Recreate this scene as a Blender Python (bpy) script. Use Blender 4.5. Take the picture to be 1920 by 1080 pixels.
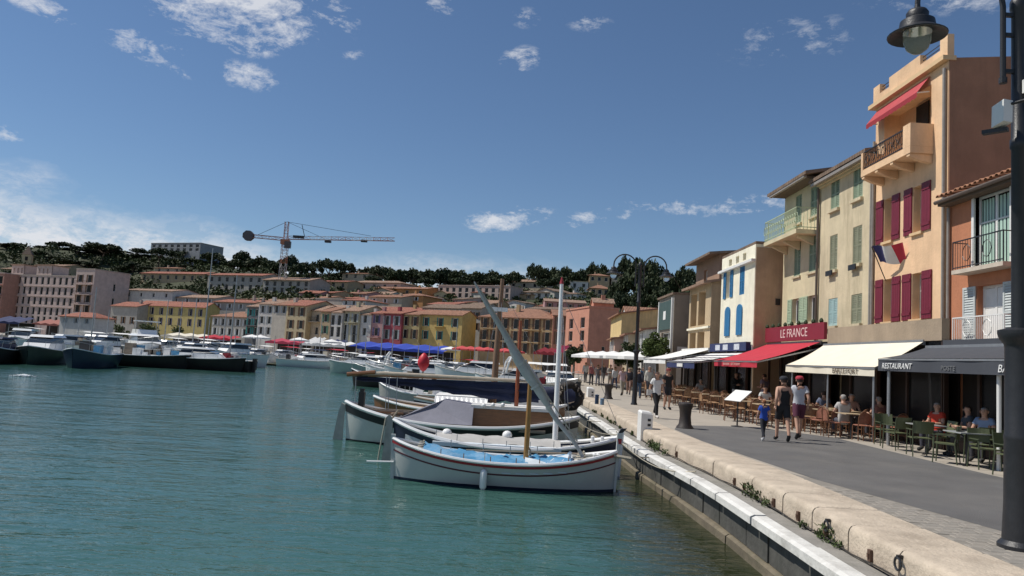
import bpy, bmesh, math, random
from mathutils import Vector, Matrix

random.seed(11)
for o in list(bpy.data.objects):
    bpy.data.objects.remove(o)
scene = bpy.context.scene
C = scene.collection
R = math.radians

# ------------------------------------------------------------------ camera
FPX, PITCH, ROLL, CAMH = 1400.0, R(5.3), R(3.5), 1.8
_f = Vector((0, math.cos(PITCH), math.sin(PITCH)))
_r0 = Vector((1, 0, 0)); _u0 = _r0.cross(_f)
_r = _r0 * math.cos(ROLL) + _u0 * math.sin(ROLL)
_u = -_r0 * math.sin(ROLL) + _u0 * math.cos(ROLL)
CAM = Vector((0, 0, CAMH))
cd = bpy.data.cameras.new('camera'); cam = bpy.data.objects.new('camera', cd); C.objects.link(cam)
cd.sensor_width = 36; cd.lens = FPX / 1920 * 36; cd.clip_end = 5000; cd.clip_start = .05
cam.matrix_world = Matrix(((_r.x, _u.x, -_f.x, CAM.x), (_r.y, _u.y, -_f.y, CAM.y), (_r.z, _u.z, -_f.z, CAM.z), (0, 0, 0, 1)))
scene.camera = cam

# ------------------------------------------------------------------ sun and sky
SUN_EL, SUN_AZ = R(56), R(280)          # azimuth clockwise from +Y
sd = Vector((math.sin(SUN_AZ) * math.cos(SUN_EL), math.cos(SUN_AZ) * math.cos(SUN_EL), math.sin(SUN_EL)))
sl = bpy.data.lights.new('sun', 'SUN'); sun = bpy.data.objects.new('sun', sl); C.objects.link(sun)
sl.energy = 4.6; sl.angle = R(.5); sl.color = (1, .95, .87)
sun.rotation_euler = sd.to_track_quat('Z', 'Y').to_euler(); sun.location = (-30, 10, 60)
scene.view_settings.view_transform = 'Standard'; scene.view_settings.look = 'None'
scene.view_settings.exposure = 0.0; scene.view_settings.gamma = 1
world = bpy.data.worlds.new('World'); scene.world = world; world.use_nodes = True
def build_world():
    nt = world.node_tree; N = nt.nodes; L = nt.links
    for n in list(N): N.remove(n)
    out = N.new('ShaderNodeOutputWorld'); bg = N.new('ShaderNodeBackground'); bg.inputs['Strength'].default_value = SKY_STRENGTH
    L.new(bg.outputs[0], out.inputs[0])
    sky = N.new('ShaderNodeTexSky'); sky.sky_type = 'NISHITA'; sky.sun_disc = False
    sky.sun_elevation = SUN_EL; sky.sun_rotation = SUN_AZ; sky.altitude = 0; sky.air_density = 1.0; sky.dust_density = .05; sky.ozone_density = 6.0
    tc = N.new('ShaderNodeTexCoord')
    def m(op, a, b=None, c=None):
        n = N.new('ShaderNodeMath'); n.operation = op
        for i, x in enumerate((a, b, c)):
            if x is None: continue
            if isinstance(x, (int, float)): n.inputs[i].default_value = x
            else: L.new(x, n.inputs[i])
        return n.outputs[0]
    sep = N.new('ShaderNodeSeparateXYZ'); L.new(tc.outputs['Generated'], sep.inputs[0])
    x, y, z = sep.outputs
    def noise(scale, detail, rough, stretch, off=0.):
        mp = N.new('ShaderNodeMapping'); mp.inputs['Scale'].default_value = stretch; mp.inputs['Location'].default_value = (off, off * .7, 0)
        mp.inputs['Rotation'].default_value = (0, R(-14), 0)
        L.new(tc.outputs['Generated'], mp.inputs[0])
        n = N.new('ShaderNodeTexNoise'); n.inputs['Scale'].default_value = scale; n.inputs['Detail'].default_value = detail; n.inputs['Roughness'].default_value = rough
        n.inputs['Distortion'].default_value = .35
        L.new(mp.outputs[0], n.inputs[0]); return n.outputs[0]
    n1 = noise(8, 10, .72, (1, 1, 2.4)); n2 = noise(34, 8, .72, (1, 1, 1.9), 3.); n3 = noise(3.2, 6, .6, (1, 1, 3.2), 1.7)
    tex = m('ADD', m('MULTIPLY', n1, .55), m('MULTIPLY', n2, .45))
    def blob(u, v, wu, wv, ang=0., gain=1.):
        d0 = (_f * FPX + _r * (u - 960) + _u * (540 - v)).normalized()
        rr = (_r - d0 * _r.dot(d0)).normalized(); uu = rr.cross(d0).normalized() * -1
        if uu.z < 0: uu = -uu
        ca, sa = math.cos(R(ang)), math.sin(R(ang))
        a = rr * ca + uu * sa; b = -rr * sa + uu * ca
        def dot(vec, s):
            n = N.new('ShaderNodeVectorMath'); n.operation = 'DOT_PRODUCT'; L.new(tc.outputs['Generated'], n.inputs[0]); n.inputs[1].default_value = vec
            return m('MULTIPLY', n.outputs['Value'], s)
        q = m('ADD', m('POWER', dot(a, FPX / wu), 2), m('POWER', dot(b, FPX / wv), 2))
        n = N.new('ShaderNodeVectorMath'); n.operation = 'DOT_PRODUCT'; L.new(tc.outputs['Generated'], n.inputs[0]); n.inputs[1].default_value = d0
        fr = m('GREATER_THAN', n.outputs['Value'], .2)
        e = m('MAXIMUM', m('SUBTRACT', 1.0, q), -1.0)
        return m('MULTIPLY', m('MULTIPLY', e, fr), gain)
    # wisps and small cumulus seen over the harbour
    spots = [(450, 15, 200, 60, -8, .8), (385, 30, 110, 50, -28, 1.), (500, 60, 90, 42, 8, .9), (275, 92, 90, 26, -30, 1.), (322, 92, 36, 24, -20, .9), (465, 143, 62, 26, -14, .6), (90, 12, 70, 22, -25, .8),
             (640, 22, 66, 40, 10, .55), (825, 5, 40, 26, 0, .8), (985, 33, 26, 18, 0, .4), (975, 112, 42, 24, 14, .6), (665, 103, 24, 10, 0, .4), (15, 252, 26, 16, 0, .7),
             (1105, 42, 40, 16, 0, .32), (1490, 75, 110, 40, 5, .22), (1790, 0, 130, 22, 0, .25), (1330, 388, 190, 22, 2, .95), (1195, 392, 120, 20, 8, .6), (1095, 418, 44, 24, 8, .85), (950, 412, 95, 28, 8, .85), (1160, 405, 80, 14, 18, .8)]
    tot = None
    for s in spots:
        b = blob(*s); tot = b if tot is None else m('MAXIMUM', tot, b)
    # low bank of haze-white cloud along the horizon, thicker to the left
    el = m('ARCTAN2', z, m('SQRT', m('ADD', m('MULTIPLY', x, x), m('MULTIPLY', y, y))))
    az = m('ARCTAN2', x, y)
    top = m('ADD', .128, m('MULTIPLY', az, -.075))
    bank = m('MULTIPLY', m('SUBTRACT', m('ADD', top, m('MULTIPLY', m('SUBTRACT', n3, .5), .15)), el), 17.)
    bank = m('MINIMUM', m('MAXIMUM', bank, 0.), 1.)
    bank = m('MULTIPLY', bank, m('MINIMUM', m('MAXIMUM', m('ADD', .86, m('MULTIPLY', az, -.7)), .4), .97))
    bank = m('MULTIPLY', bank, m('MINIMUM', m('MAXIMUM', m('MULTIPLY', m('SUBTRACT', tex, .40), 6.5), .28), 1.))
    mask = m('ADD', m('MULTIPLY', m('MINIMUM', tot, .8), .72), m('MULTIPLY', m('SUBTRACT', tex, .5), 6.2))
    mask = m('SUBTRACT', mask, .24)
    mask = m('MULTIPLY', m('MINIMUM', m('MAXIMUM', m('MULTIPLY', mask, 1.15), 0.), 1.), m('MINIMUM', m('MAXIMUM', m('MULTIPLY', m('ADD', tot, .10), 2.3), 0.), 1.))
    allm = m('MINIMUM', m('MAXIMUM', m('MULTIPLY', mask, .82), m('MULTIPLY', bank, .95)), 1.)
    mx = N.new('ShaderNodeMix'); mx.data_type = 'RGBA'
    L.new(allm, mx.inputs[0]); L.new(sky.outputs[0], mx.inputs[6]); mx.inputs[7].default_value = (CLOUD, CLOUD * 1.02, CLOUD * 1.07, 1)
    L.new(mx.outputs[2], bg.inputs[0])
SKY_STRENGTH = .084; CLOUD = 9.0
build_world()

# ------------------------------------------------------------------ picture <-> place helpers
def ray(u, v): return _f * FPX + _r * (u - 960) + _u * (540 - v)
def atz(u, v, z=0.):
    d = ray(u, v); return CAM + d * ((z - CAMH) / d.z)
def aty(u, v, y):
    d = ray(u, v); return CAM + d * (y / d.y)
def atx(u, v, x):
    d = ray(u, v); return CAM + d * (x / d.x)

# ------------------------------------------------------------------ materials
MATS = {}
def mat(name, col, rough=.7, var=.12, scale=3., bump=0., metal=0., streak=0., stretch=(1, 1, 1), spec=.5, dirt=None, dirt_amt=0., coat=0., emit=None, bump_scale=None, coords='Object'):
    if name in MATS: return MATS[name]
    m = bpy.data.materials.new(name); m.use_nodes = True; MATS[name] = m
    N = m.node_tree.nodes; L = m.node_tree.links; b = N['Principled BSDF']
    b.inputs['Roughness'].default_value = rough; b.inputs['Metallic'].default_value = metal
    b.inputs['Specular IOR Level'].default_value = spec
    if coat: b.inputs['Coat Weight'].default_value = coat; b.inputs['Coat Roughness'].default_value = .15
    m.diffuse_color = (*col, 1)
    tc = N.new('ShaderNodeTexCoord'); mp = N.new('ShaderNodeMapping'); mp.inputs['Scale'].default_value = stretch
    L.new(tc.outputs[coords], mp.inputs[0])
    no = N.new('ShaderNodeTexNoise'); no.inputs['Scale'].default_value = scale; no.inputs['Detail'].default_value = 6; no.inputs['Roughness'].default_value = .65
    L.new(mp.outputs[0], no.inputs[0])
    cr = N.new('ShaderNodeValToRGB'); e = cr.color_ramp.elements
    e[0].position = .28; e[1].position = .74
    e[0].color = (*[max(0, c * (1 - var)) for c in col], 1); e[1].color = (*[min(1, c * (1 + var)) for c in col], 1)
    L.new(no.outputs[0], cr.inputs[0]); out = cr.outputs[0]
    if dirt is not None:
        n2 = N.new('ShaderNodeTexNoise'); n2.inputs['Scale'].default_value = scale * .55 if not streak else streak; n2.inputs['Detail'].default_value = 8; n2.inputs['Roughness'].default_value = .7
        mp2 = N.new('ShaderNodeMapping'); mp2.inputs['Scale'].default_value = (1, 1, .16) if streak else (1, 1, 1)
        L.new(tc.outputs[coords], mp2.inputs[0]); L.new(mp2.outputs[0], n2.inputs[0])
        c2 = N.new('ShaderNodeValToRGB'); c2.color_ramp.elements[0].position = .47; c2.color_ramp.elements[1].position = .78
        c2.color_ramp.elements[0].color = (0, 0, 0, 1); c2.color_ramp.elements[1].color = (dirt_amt,) * 3 + (1,)
        L.new(n2.outputs[0], c2.inputs[0])
        mx = N.new('ShaderNodeMix'); mx.data_type = 'RGBA'; L.new(c2.outputs[0], mx.inputs[0]); L.new(out, mx.inputs[6]); mx.inputs[7].default_value = (*dirt, 1)
        out = mx.outputs[2]
    L.new(out, b.inputs['Base Color'])
    if bump:
        bn = N.new('ShaderNodeTexNoise'); bn.inputs['Scale'].default_value = bump_scale or scale * 6; bn.inputs['Detail'].default_value = 5
        L.new(tc.outputs[coords], bn.inputs[0])
        bp = N.new('ShaderNodeBump'); bp.inputs['Strength'].default_value = min(1, bump); bp.inputs['Distance'].default_value = .02
        L.new(bn.outputs[0], bp.inputs['Height']); L.new(bp.outputs[0], b.inputs['Normal'])
    if emit: b.inputs['Emission Color'].default_value = (*emit[0], 1); b.inputs['Emission Strength'].default_value = emit[1]
    return m
def wallm(name, col, dirt=(.2, .16, .12), amt=.35, rough=.9):
    return mat(name, col, rough, .17, 1.1, bump=.45, streak=1.3, dirt=dirt, dirt_amt=min(1., amt * 1.45), bump_scale=14)
def tilem(name, col):
    if name in MATS: return MATS[name]
    m = mat(name, col, .85, .38, 2.2, bump=0)
    N = m.node_tree.nodes; L = m.node_tree.links; b = N['Principled BSDF']
    tc = [n for n in N if n.type == 'TEX_COORD'][0]
    w = N.new('ShaderNodeTexWave'); w.bands_direction = 'X'; w.inputs['Scale'].default_value = 1.55; w.inputs['Distortion'].default_value = .6; w.inputs['Detail'].default_value = 1
    L.new(tc.outputs['Object'], w.inputs[0])
    bp = N.new('ShaderNodeBump'); bp.inputs['Strength'].default_value = .9; bp.inputs['Distance'].default_value = .09
    L.new(w.outputs[0], bp.inputs['Height']); L.new(bp.outputs[0], b.inputs['Normal'])
    return m
def leafm(name, col, var=.45):
    if name in MATS: return MATS[name]
    m = mat(name, col, .65, var, .45, spec=.25)
    return m
M_glass = mat('window_glass', (.018, .02, .022), .18, .2, 1., spec=.3)
M_dark = mat('dark_interior', (.022, .018, .016), .8, .3, 2.)
M_white = mat('white_paint', (.74, .73, .70), .5, .06, 4., dirt=(.45, .42, .36), dirt_amt=.25)
M_bwhite = mat('white_gelcoat', (.82, .82, .80), .25, .04, 2., coat=.4)
M_iron = mat('black_iron', (.018, .019, .022), .45, .25, 8., bump=.15)
M_steel = mat('galvanised_steel', (.36, .37, .38), .4, .12, 6., metal=.6)
M_wood = mat('varnished_wood', (.20, .085, .028), .4, .35, 4., stretch=(1, 1, 6), coat=.3)
M_oldwood = mat('weathered_wood', (.27, .215, .16), .8, .35, 5., stretch=(.4, 3, 3), bump=.3)
M_rope = mat('rope', (.42, .38, .30), .9, .2, 30.)

# ------------------------------------------------------------------ mesh helper
class MB:
    def __init__(s): s.v = []; s.f = []; s.m = []
    def add(s, vs, fs, m=0):
        o = len(s.v); s.v.extend([tuple(p) for p in vs]); s.f.extend([tuple(i + o for i in f) for f in fs]); s.m.extend([m] * len(fs)); return s
    def quad(s, a, b, c, d, m=0): return s.add([a, b, c, d], [(0, 1, 2, 3)], m)
    def box(s, x0, x1, y0, y1, z0, z1, m=0):
        return s.add([(x0, y0, z0), (x1, y0, z0), (x1, y1, z0), (x0, y1, z0), (x0, y0, z1), (x1, y0, z1), (x1, y1, z1), (x0, y1, z1)],
                     [(3, 2, 1, 0), (4, 5, 6, 7), (0, 1, 5, 4), (1, 2, 6, 5), (2, 3, 7, 6), (3, 0, 4, 7)], m)
    def beam(s, p, q, w, h=None, m=0, up=(0, 0, 1)):
        p = Vector(p); q = Vector(q); h = h or w; d = (q - p)
        if d.length < 1e-6: return s
        d.normalize(); u = Vector(up)
        if abs(d.dot(u)) > .98: u = Vector((1, 0, 0))
        a = d.cross(u).normalized(); b = a.cross(d)
        c = [p + a * (sx * w / 2) + b * (sz * h / 2) for sx, sz in ((-1, -1), (1, -1), (1, 1), (-1, 1))] + [q + a * (sx * w / 2) + b * (sz * h / 2) for sx, sz in ((-1, -1), (1, -1), (1, 1), (-1, 1))]
        return s.add(c, [(0, 1, 2, 3), (7, 6, 5, 4), (1, 0, 4, 5), (2, 1, 5, 6), (3, 2, 6, 7), (0, 3, 7, 4)], m)
    def tube(s, pts, rad, n=8, m=0, cap=True):
        pts = [Vector(p) for p in pts]
        if isinstance(rad, (int, float)): rad = [rad] * len(pts)
        o = len(s.v); prev = None
        for i, p in enumerate(pts):
            d = (pts[min(i + 1, len(pts) - 1)] - pts[max(i - 1, 0)]).normalized()
            if prev is None:
                a = d.cross(Vector((0, 0, 1)));
                if a.length < .05: a = d.cross(Vector((1, 0, 0)))
            else: a = prev - d * prev.dot(d)
            a.normalize(); prev = a; b = d.cross(a)
            for k in range(n):
                t = 2 * math.pi * k / n; s.v.append(tuple(p + (a * math.cos(t) + b * math.sin(t)) * rad[i]))
        for i in range(len(pts) - 1):
            for k in range(n):
                k2 = (k + 1) % n; s.f.append((o + i * n + k, o + i * n + k2, o + (i + 1) * n + k2, o + (i + 1) * n + k)); s.m.append(m)
        if cap:
            s.f.append(tuple(o + k for k in range(n - 1, -1, -1))); s.m.append(m)
            e = o + (len(pts) - 1) * n; s.f.append(tuple(e + k for k in range(n))); s.m.append(m)
        return s
    def lathe(s, prof, n=16, c=(0, 0, 0), m=0):
        o = len(s.v)
        for r, z in prof:
            for k in range(n):
                t = 2 * math.pi * k / n; s.v.append((c[0] + r * math.cos(t), c[1] + r * math.sin(t), c[2] + z))
        for i in range(len(prof) - 1):
            for k in range(n):
                k2 = (k + 1) % n; s.f.append((o + i * n + k, o + i * n + k2, o + (i + 1) * n + k2, o + (i + 1) * n + k)); s.m.append(m)
        s.f.append(tuple(o + k for k in range(n - 1, -1, -1))); s.m.append(m)
        e = o + (len(prof) - 1) * n; s.f.append(tuple(e + k for k in range(n))); s.m.append(m)
        return s
    def ball(s, c, r, n=10, k=7, m=0):
        r = (r, r, r) if isinstance(r, (int, float)) else r
        o = len(s.v)
        for i in range(k + 1):
            a = math.pi * i / k - math.pi / 2
            for j in range(n):
                t = 2 * math.pi * j / n; s.v.append((c[0] + r[0] * math.cos(a) * math.cos(t), c[1] + r[1] * math.cos(a) * math.sin(t), c[2] + r[2] * math.sin(a)))
        for i in range(k):
            for j in range(n):
                j2 = (j + 1) % n; s.f.append((o + i * n + j, o + i * n + j2, o + (i + 1) * n + j2, o + (i + 1) * n + j)); s.m.append(m)
        return s
    def prism(s, poly, y0, y1, axis='y', m=0):
        """poly of 2D points extruded along an axis; (a,b) -> axis y: (a, t, b); x: (t, a, b); z: (a, b, t)"""
        def P(a, b, t): return {'y': (a, t, b), 'x': (t, a, b), 'z': (a, b, t)}[axis]
        n = len(poly); vs = [P(a, b, y0) for a, b in poly] + [P(a, b, y1) for a, b in poly]
        fs = [tuple(range(n)), tuple(range(2 * n - 1, n - 1, -1))] + [((i + 1) % n, i, n + i, n + (i + 1) % n) for i in range(n)]
        return s.add(vs, fs, m)
    def mesh(s, name, mats, smooth=False):
        me = bpy.data.meshes.new(name); me.from_pydata(s.v, [], s.f)
        for mm in (mats if isinstance(mats, (list, tuple)) else [mats]): me.materials.append(mm)
        if any(s.m): me.polygons.foreach_set('material_index', s.m)
        bm = bmesh.new(); bm.from_mesh(me); bmesh.ops.recalc_face_normals(bm, faces=bm.faces); bm.to_mesh(me); bm.free()
        if smooth:
            me.polygons.foreach_set('use_smooth', [True] * len(me.polygons))
            if smooth != 'all':
                me.set_sharp_from_angle(angle=R(40))
        return me
    def build(s, name, mats, parent=None, smooth=False, loc=None, rz=None): return obj(name, s.mesh(name, mats, smooth), parent, loc, rz)
def obj(name, data, parent=None, loc=None, rz=None):
    o = bpy.data.objects.new(name, data); C.objects.link(o)
    if parent: o.parent = parent
    if loc is not None: o.location = loc
    if rz is not None: o.rotation_euler = (0, 0, rz)
    return o
def tag(o, label=None, cat=None, group=None, kind=None):
    if label: o['label'] = label
    if cat: o['category'] = cat
    if group: o['group'] = group
    if kind: o['kind'] = kind
    return o
def empty(name, loc, rz=0, label=None, cat=None, group=None):
    o = bpy.data.objects.new(name, None); C.objects.link(o); o.location = loc; o.rotation_euler = (0, 0, rz); o.empty_display_size = .2
    return tag(o, label, cat, group)
KIDS = {}
def copy_tree(o, parent=None):
    c = o.copy(); C.objects.link(c); c.parent = parent
    for ch in o.children: copy_tree(ch, c)
    return c
def dup(o, loc, rz=None, label=None, group=None, scale=None):
    c = copy_tree(o); c.location = loc
    if rz is not None: c.rotation_euler = (0, 0, rz)
    if label: c['label'] = label
    if group: c['group'] = group
    if scale: c.scale = (scale,) * 3 if isinstance(scale, (int, float)) else scale
    return c
def struct(o): o['kind'] = 'structure'; return o
def text_obj(name, body, size, m, parent, loc, rot, depth=.004, sx=1., shear=0., align='CENTER'):
    cu = bpy.data.curves.new(name, 'FONT'); cu.body = body; cu.size = size; cu.extrude = depth; cu.align_x = align; cu.shear = shear; cu.resolution_u = 2
    t = bpy.data.objects.new('tmp_text', cu); C.objects.link(t)
    bpy.context.view_layer.update()
    me = bpy.data.meshes.new_from_object(t.evaluated_get(bpy.context.evaluated_depsgraph_get()))
    bpy.data.objects.remove(t); me.materials.clear(); me.materials.append(m)
    o = obj(name, me, parent, loc); o.rotation_euler = rot; o.scale = (sx, 1, 1); return o

# ================================================================== SETTING
WZ = -1.1
def make_water():
    m = bpy.data.materials.new('harbour_water'); m.use_nodes = True
    N = m.node_tree.nodes; L = m.node_tree.links; b = N['Principled BSDF']
    b.inputs['Roughness'].default_value = .07; b.inputs['IOR'].default_value = 1.33; b.inputs['Specular IOR Level'].default_value = .5
    tc = N.new('ShaderNodeTexCoord')
    def noise(sc, st, det, rot=0.):
        mp = N.new('ShaderNodeMapping'); mp.inputs['Scale'].default_value = st; mp.inputs['Rotation'].default_value = (0, 0, rot); L.new(tc.outputs['Object'], mp.inputs[0])
        n = N.new('ShaderNodeTexNoise'); n.inputs['Scale'].default_value = sc; n.inputs['Detail'].default_value = det; n.inputs['Roughness'].default_value = .55; n.inputs['Distortion'].default_value = .6
        L.new(mp.outputs[0], n.inputs[0]); return n.outputs[0]
    big = noise(.05, (1, 1.5, 1), 3)
    cr = N.new('ShaderNodeValToRGB'); e = cr.color_ramp.elements
    e[0].position = .3; e[1].position = .7; e[0].color = (.032, .090, .076, 1); e[1].color = (.044, .114, .096, 1)
    L.new(big, cr.inputs[0])
    sx = N.new('ShaderNodeSeparateXYZ'); L.new(tc.outputs['Object'], sx.inputs[0])      # quay wall's dark reflection and olive shallow bed, both painted into the base colour
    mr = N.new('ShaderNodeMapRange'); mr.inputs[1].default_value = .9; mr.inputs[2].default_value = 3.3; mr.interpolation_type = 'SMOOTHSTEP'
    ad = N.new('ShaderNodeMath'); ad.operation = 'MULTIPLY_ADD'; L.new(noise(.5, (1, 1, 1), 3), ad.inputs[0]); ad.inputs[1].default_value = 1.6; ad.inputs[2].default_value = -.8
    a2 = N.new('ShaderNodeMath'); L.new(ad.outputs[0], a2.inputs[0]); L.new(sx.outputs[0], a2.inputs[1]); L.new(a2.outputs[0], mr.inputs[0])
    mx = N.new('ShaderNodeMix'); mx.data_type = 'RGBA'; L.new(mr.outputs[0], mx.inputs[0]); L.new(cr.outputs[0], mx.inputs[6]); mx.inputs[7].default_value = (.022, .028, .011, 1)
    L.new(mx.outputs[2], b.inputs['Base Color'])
    def m2(op, a, c):
        n = N.new('ShaderNodeMath'); n.operation = op; L.new(a, n.inputs[0])
        if isinstance(c, float): n.inputs[1].default_value = c
        else: L.new(c, n.inputs[1])
        return n.outputs[0]
    h = m2('ADD', m2('MULTIPLY', noise(1.5, (.55, 1.25, 1), 3, .25), .62), m2('ADD', m2('MULTIPLY', noise(4.2, (.6, 1.3, 1), 3, -.2), .30), m2('MULTIPLY', noise(.35, (.6, 1.2, 1), 2, .1), 1.3)))
    bp = N.new('ShaderNodeBump'); bp.inputs['Strength'].default_value = .8; bp.inputs['Distance'].default_value = .095
    L.new(h, bp.inputs['Height']); L.new(bp.outputs[0], b.inputs['Normal'])
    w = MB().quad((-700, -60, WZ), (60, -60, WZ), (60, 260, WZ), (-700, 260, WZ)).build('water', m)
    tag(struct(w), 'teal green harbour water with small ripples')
make_water()

M_pave = mat('beige_paving', (.36, .32, .265), .85, .12, 1.2, bump=.25, dirt=(.22, .20, .17), dirt_amt=.5)
M_asph = mat('asphalt', (.112, .109, .106), .85, .2, .7, bump=.6, bump_scale=60, dirt=(.175, .165, .15), dirt_amt=.75)
M_stone = mat('kerb_limestone', (.50, .42, .325), .75, .2, 2.6, bump=.9, dirt=(.24, .19, .14), dirt_amt=.75, bump_scale=22)
M_ledgep = mat('white_painted_stone', (.64, .63, .59), .7, .12, 2.5, bump=.5, dirt=(.22, .20, .17), dirt_amt=.8)
M_conc = mat('ledge_concrete', (.25, .235, .21), .9, .2, 3., bump=.5, dirt=(.11, .12, .08), dirt_amt=.5)
M_wetwall = mat('wet_quay_wall', (.085, .083, .074), .65, .35, 2., bump=.6, dirt=(.035, .04, .03), dirt_amt=.7, streak=3.)
M_plinth = mat('tide_stained_concrete', (.15, .125, .085), .8, .3, 3., bump=.5, dirt=(.06, .065, .03), dirt_amt=.7)
def xe(y):   # front line of the kerb stones
    if y < 13: return 4.32
    if y < 21: return 4.32 - .36 * (0.5 - .5 * math.cos(math.pi * (y - 13) / 8))
    return 3.96 - .20 * min(1, (y - 21) / 25)
def kerbquay():
    ys = [-6 + i * 1.0 for i in range(0, 113)]
    # main pavement slab
    vs = []; fs = []
    for y in ys: vs += [(xe(y) + .93, y, 0), (60, y, 0)]
    for i in range(len(ys) - 1): fs.append((2 * i, 2 * i + 1, 2 * i + 3, 2 * i + 2))
    pv = MB().add(vs, fs).build('quay_pavement', M_pave); tag(struct(pv), 'beige paved quay promenade in front of the restaurants')
    # asphalt carriageway laid on it
    edge = [(7.9, -6), (7.3, 4), (6.75, 8.2), (6.33, 9.6), (5.97, 11.2), (5.5, 13.3), (5.25, 16), (5.0, 19), (4.98, 22), (5.4, 23.6), (5.97, 23.95), (7.2, 24.5), (8.1, 24.75), (8.7, 24.2), (9.9, 22.6), (9.9, 20), (9.95, 17), (10.1, 14), (10.4, 8), (10.8, -6)]
    a = MB().add([(x, y, .004) for x, y in edge], [tuple(range(len(edge)))]).build('asphalt_road', M_asph); tag(struct(a), 'dark grey asphalt patch on the quay')
    # cobbled strip between kerb and asphalt
    cob = MB().add([(xe(y) + .94, y, .002) for y in (2, 5, 8, 11, 14)] + [(5.5, 13.4, .002), (6.0, 11.3, .002), (6.36, 9.7, .002), (6.8, 8.3, .002), (7.4, 4, .002), (7.8, 2, .002)], [tuple(range(11))]).build('paver_bed', mat('paver_joint', (.225, .205, .175), .9, .2, 4.))
    struct(cob)
    pm = [mat('paver_stone_a', (.27, .245, .21), .85, .15, 5., bump=.3), mat('paver_stone_b', (.245, .225, .195), .85, .15, 5., bump=.3)]
    def rowmesh(m): return MB().add([(-.115, -.07, 0), (.115, -.07, 0), (.115, .07, 0), (-.115, .07, 0), (-.105, -.06, .007), (.105, -.06, .007), (.105, .06, .007), (-.105, .06, .007)], [(4, 5, 6, 7), (0, 1, 5, 4), (1, 2, 6, 5), (2, 3, 7, 6), (3, 0, 4, 7)]).mesh('paver', m)
    pms = [rowmesh(q) for q in pm]
    n = 0; y = 7.0
    def xa(y):
        pts = [(7.4, 4), (6.8, 8.3), (6.36, 9.7), (6.0, 11.3), (5.5, 13.4)]
        for (x0, y0), (x1, y1) in zip(pts, pts[1:]):
            if y0 <= y <= y1: return x0 + (x1 - x0) * (y - y0) / (y1 - y0)
        return 5.3
    row = 0
    while y < 12.6 and n < 290:
        x = xe(y) + 1.08 + (.12 if row % 2 else 0)
        while x < xa(y) - .16 and n < 290:
            o = obj('paver', pms[random.random() > .6], cob, (x, y, .001 + random.random() * .004)); o.rotation_euler = (random.uniform(-.02, .02), random.uniform(-.02, .02), random.uniform(-.03, .03)); n += 1
            x += .245
        y += .16; row += 1
    # limestone kerb: one object per stone
    kerb = tag(struct(MB().add([(xe(y) + .12, y, -.34) for y in ys] + [(xe(y) + .9, y, -.34) for y in ys[::-1]], [tuple(range(2 * len(ys)))]).build('kerb_foundation', M_conc)), 'foundation under the limestone kerb stones')
    y = 3.2; k = 0
    while y < 47:
        Ls = random.choice((1.1, 1.2, 1.3, 1.45)); y1 = y + Ls - .034
        m = MB(); dx = random.uniform(-.012, .012); dz = random.uniform(-.006, .01)
        prof = [(0, -.33), (0, -.10), (.012, -.05), (.04, -.015), (.09, 0), (.6, .004), (.925, .004), (.925, -.33)]
        def st(yy, ins): return [(xe(yy) + dx + a + (ins if i < 5 else 0), yy, .008 + dz + b - (ins if 1 < i < 7 else 0)) for i, (a, b) in enumerate(prof)]
        rings = [st(y, .012), st(y + .03, 0), st((y + y1) / 2, 0), st(y1 - .03, 0), st(y1, .012)]
        n = len(prof); vs = [p for r in rings for p in r]; fs = []
        for j in range(len(rings) - 1):
            for i in range(n - 1): fs.append((j * n + i, j * n + i + 1, (j + 1) * n + i + 1, (j + 1) * n + i))
        fs += [tuple(range(n)), tuple(range(len(vs) - 1, len(vs) - n - 1, -1))]
        m.add(vs, fs).build('kerb_stone', M_stone, kerb, smooth=True)
        y += Ls; k += 1
    # low ledge with painted lip stones
    led = MB()
    for i in range(len(ys) - 1):
        y0, y1 = ys[i], ys[i + 1]
        if y0 > 46: break
        led.quad((xe(y0) - .30, y0, -.335), (xe(y0) + .14, y0, -.335), (xe(y1) + .14, y1, -.335), (xe(y1) - .30, y1, -.335))
    lo = tag(struct(led.build('quay_ledge', M_conc)), 'narrow concrete ledge below the kerb stones')
    y = 2.6
    while y < 46:
        Ls = random.choice((1.6, 1.9, 2.2)); y1 = y + Ls - .05; m = MB()
        o0 = random.uniform(-.02, .02); z0 = random.uniform(-.012, .012)
        vs = []
        for yy in (y, y1): vs += [(xe(yy) - .29, yy, -.325 + z0), (xe(yy) - .48 + o0, yy, -.33 + z0), (xe(yy) - .54 + o0, yy, -.36 + z0), (xe(yy) - .54 + o0, yy, -.47 + z0), (xe(yy) - .29, yy, -.47 + z0)]
        m.add(vs, [(0, 1, 6, 5), (1, 2, 7, 6), (2, 3, 8, 7), (3, 4, 9, 8), (4, 0, 5, 9), (0, 4, 3, 2, 1), (5, 6, 7, 8, 9)]).build('lip_stone', M_ledgep, lo)
        y += Ls
    w = MB()
    for i in range(len(ys) - 1):
        y0, y1 = ys[i], ys[i + 1]
        w.quad((xe(y0) - .36, y0, -.46), (xe(y1) - .36, y1, -.46), (xe(y1) - .36, y1, -2.2), (xe(y0) - .36, y0, -2.2))
        if y0 >= 46: w.quad((xe(y0) - .36, y0, -.46), (xe(y1) - .36, y1, -.46), (xe(y1) + 1, y1, 0.), (xe(y0) + 1, y0, 0.))
    wo = tag(struct(w.build('quay_wall', M_wetwall)), 'dark wet quay wall above the water')
    y = 2.6
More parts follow.
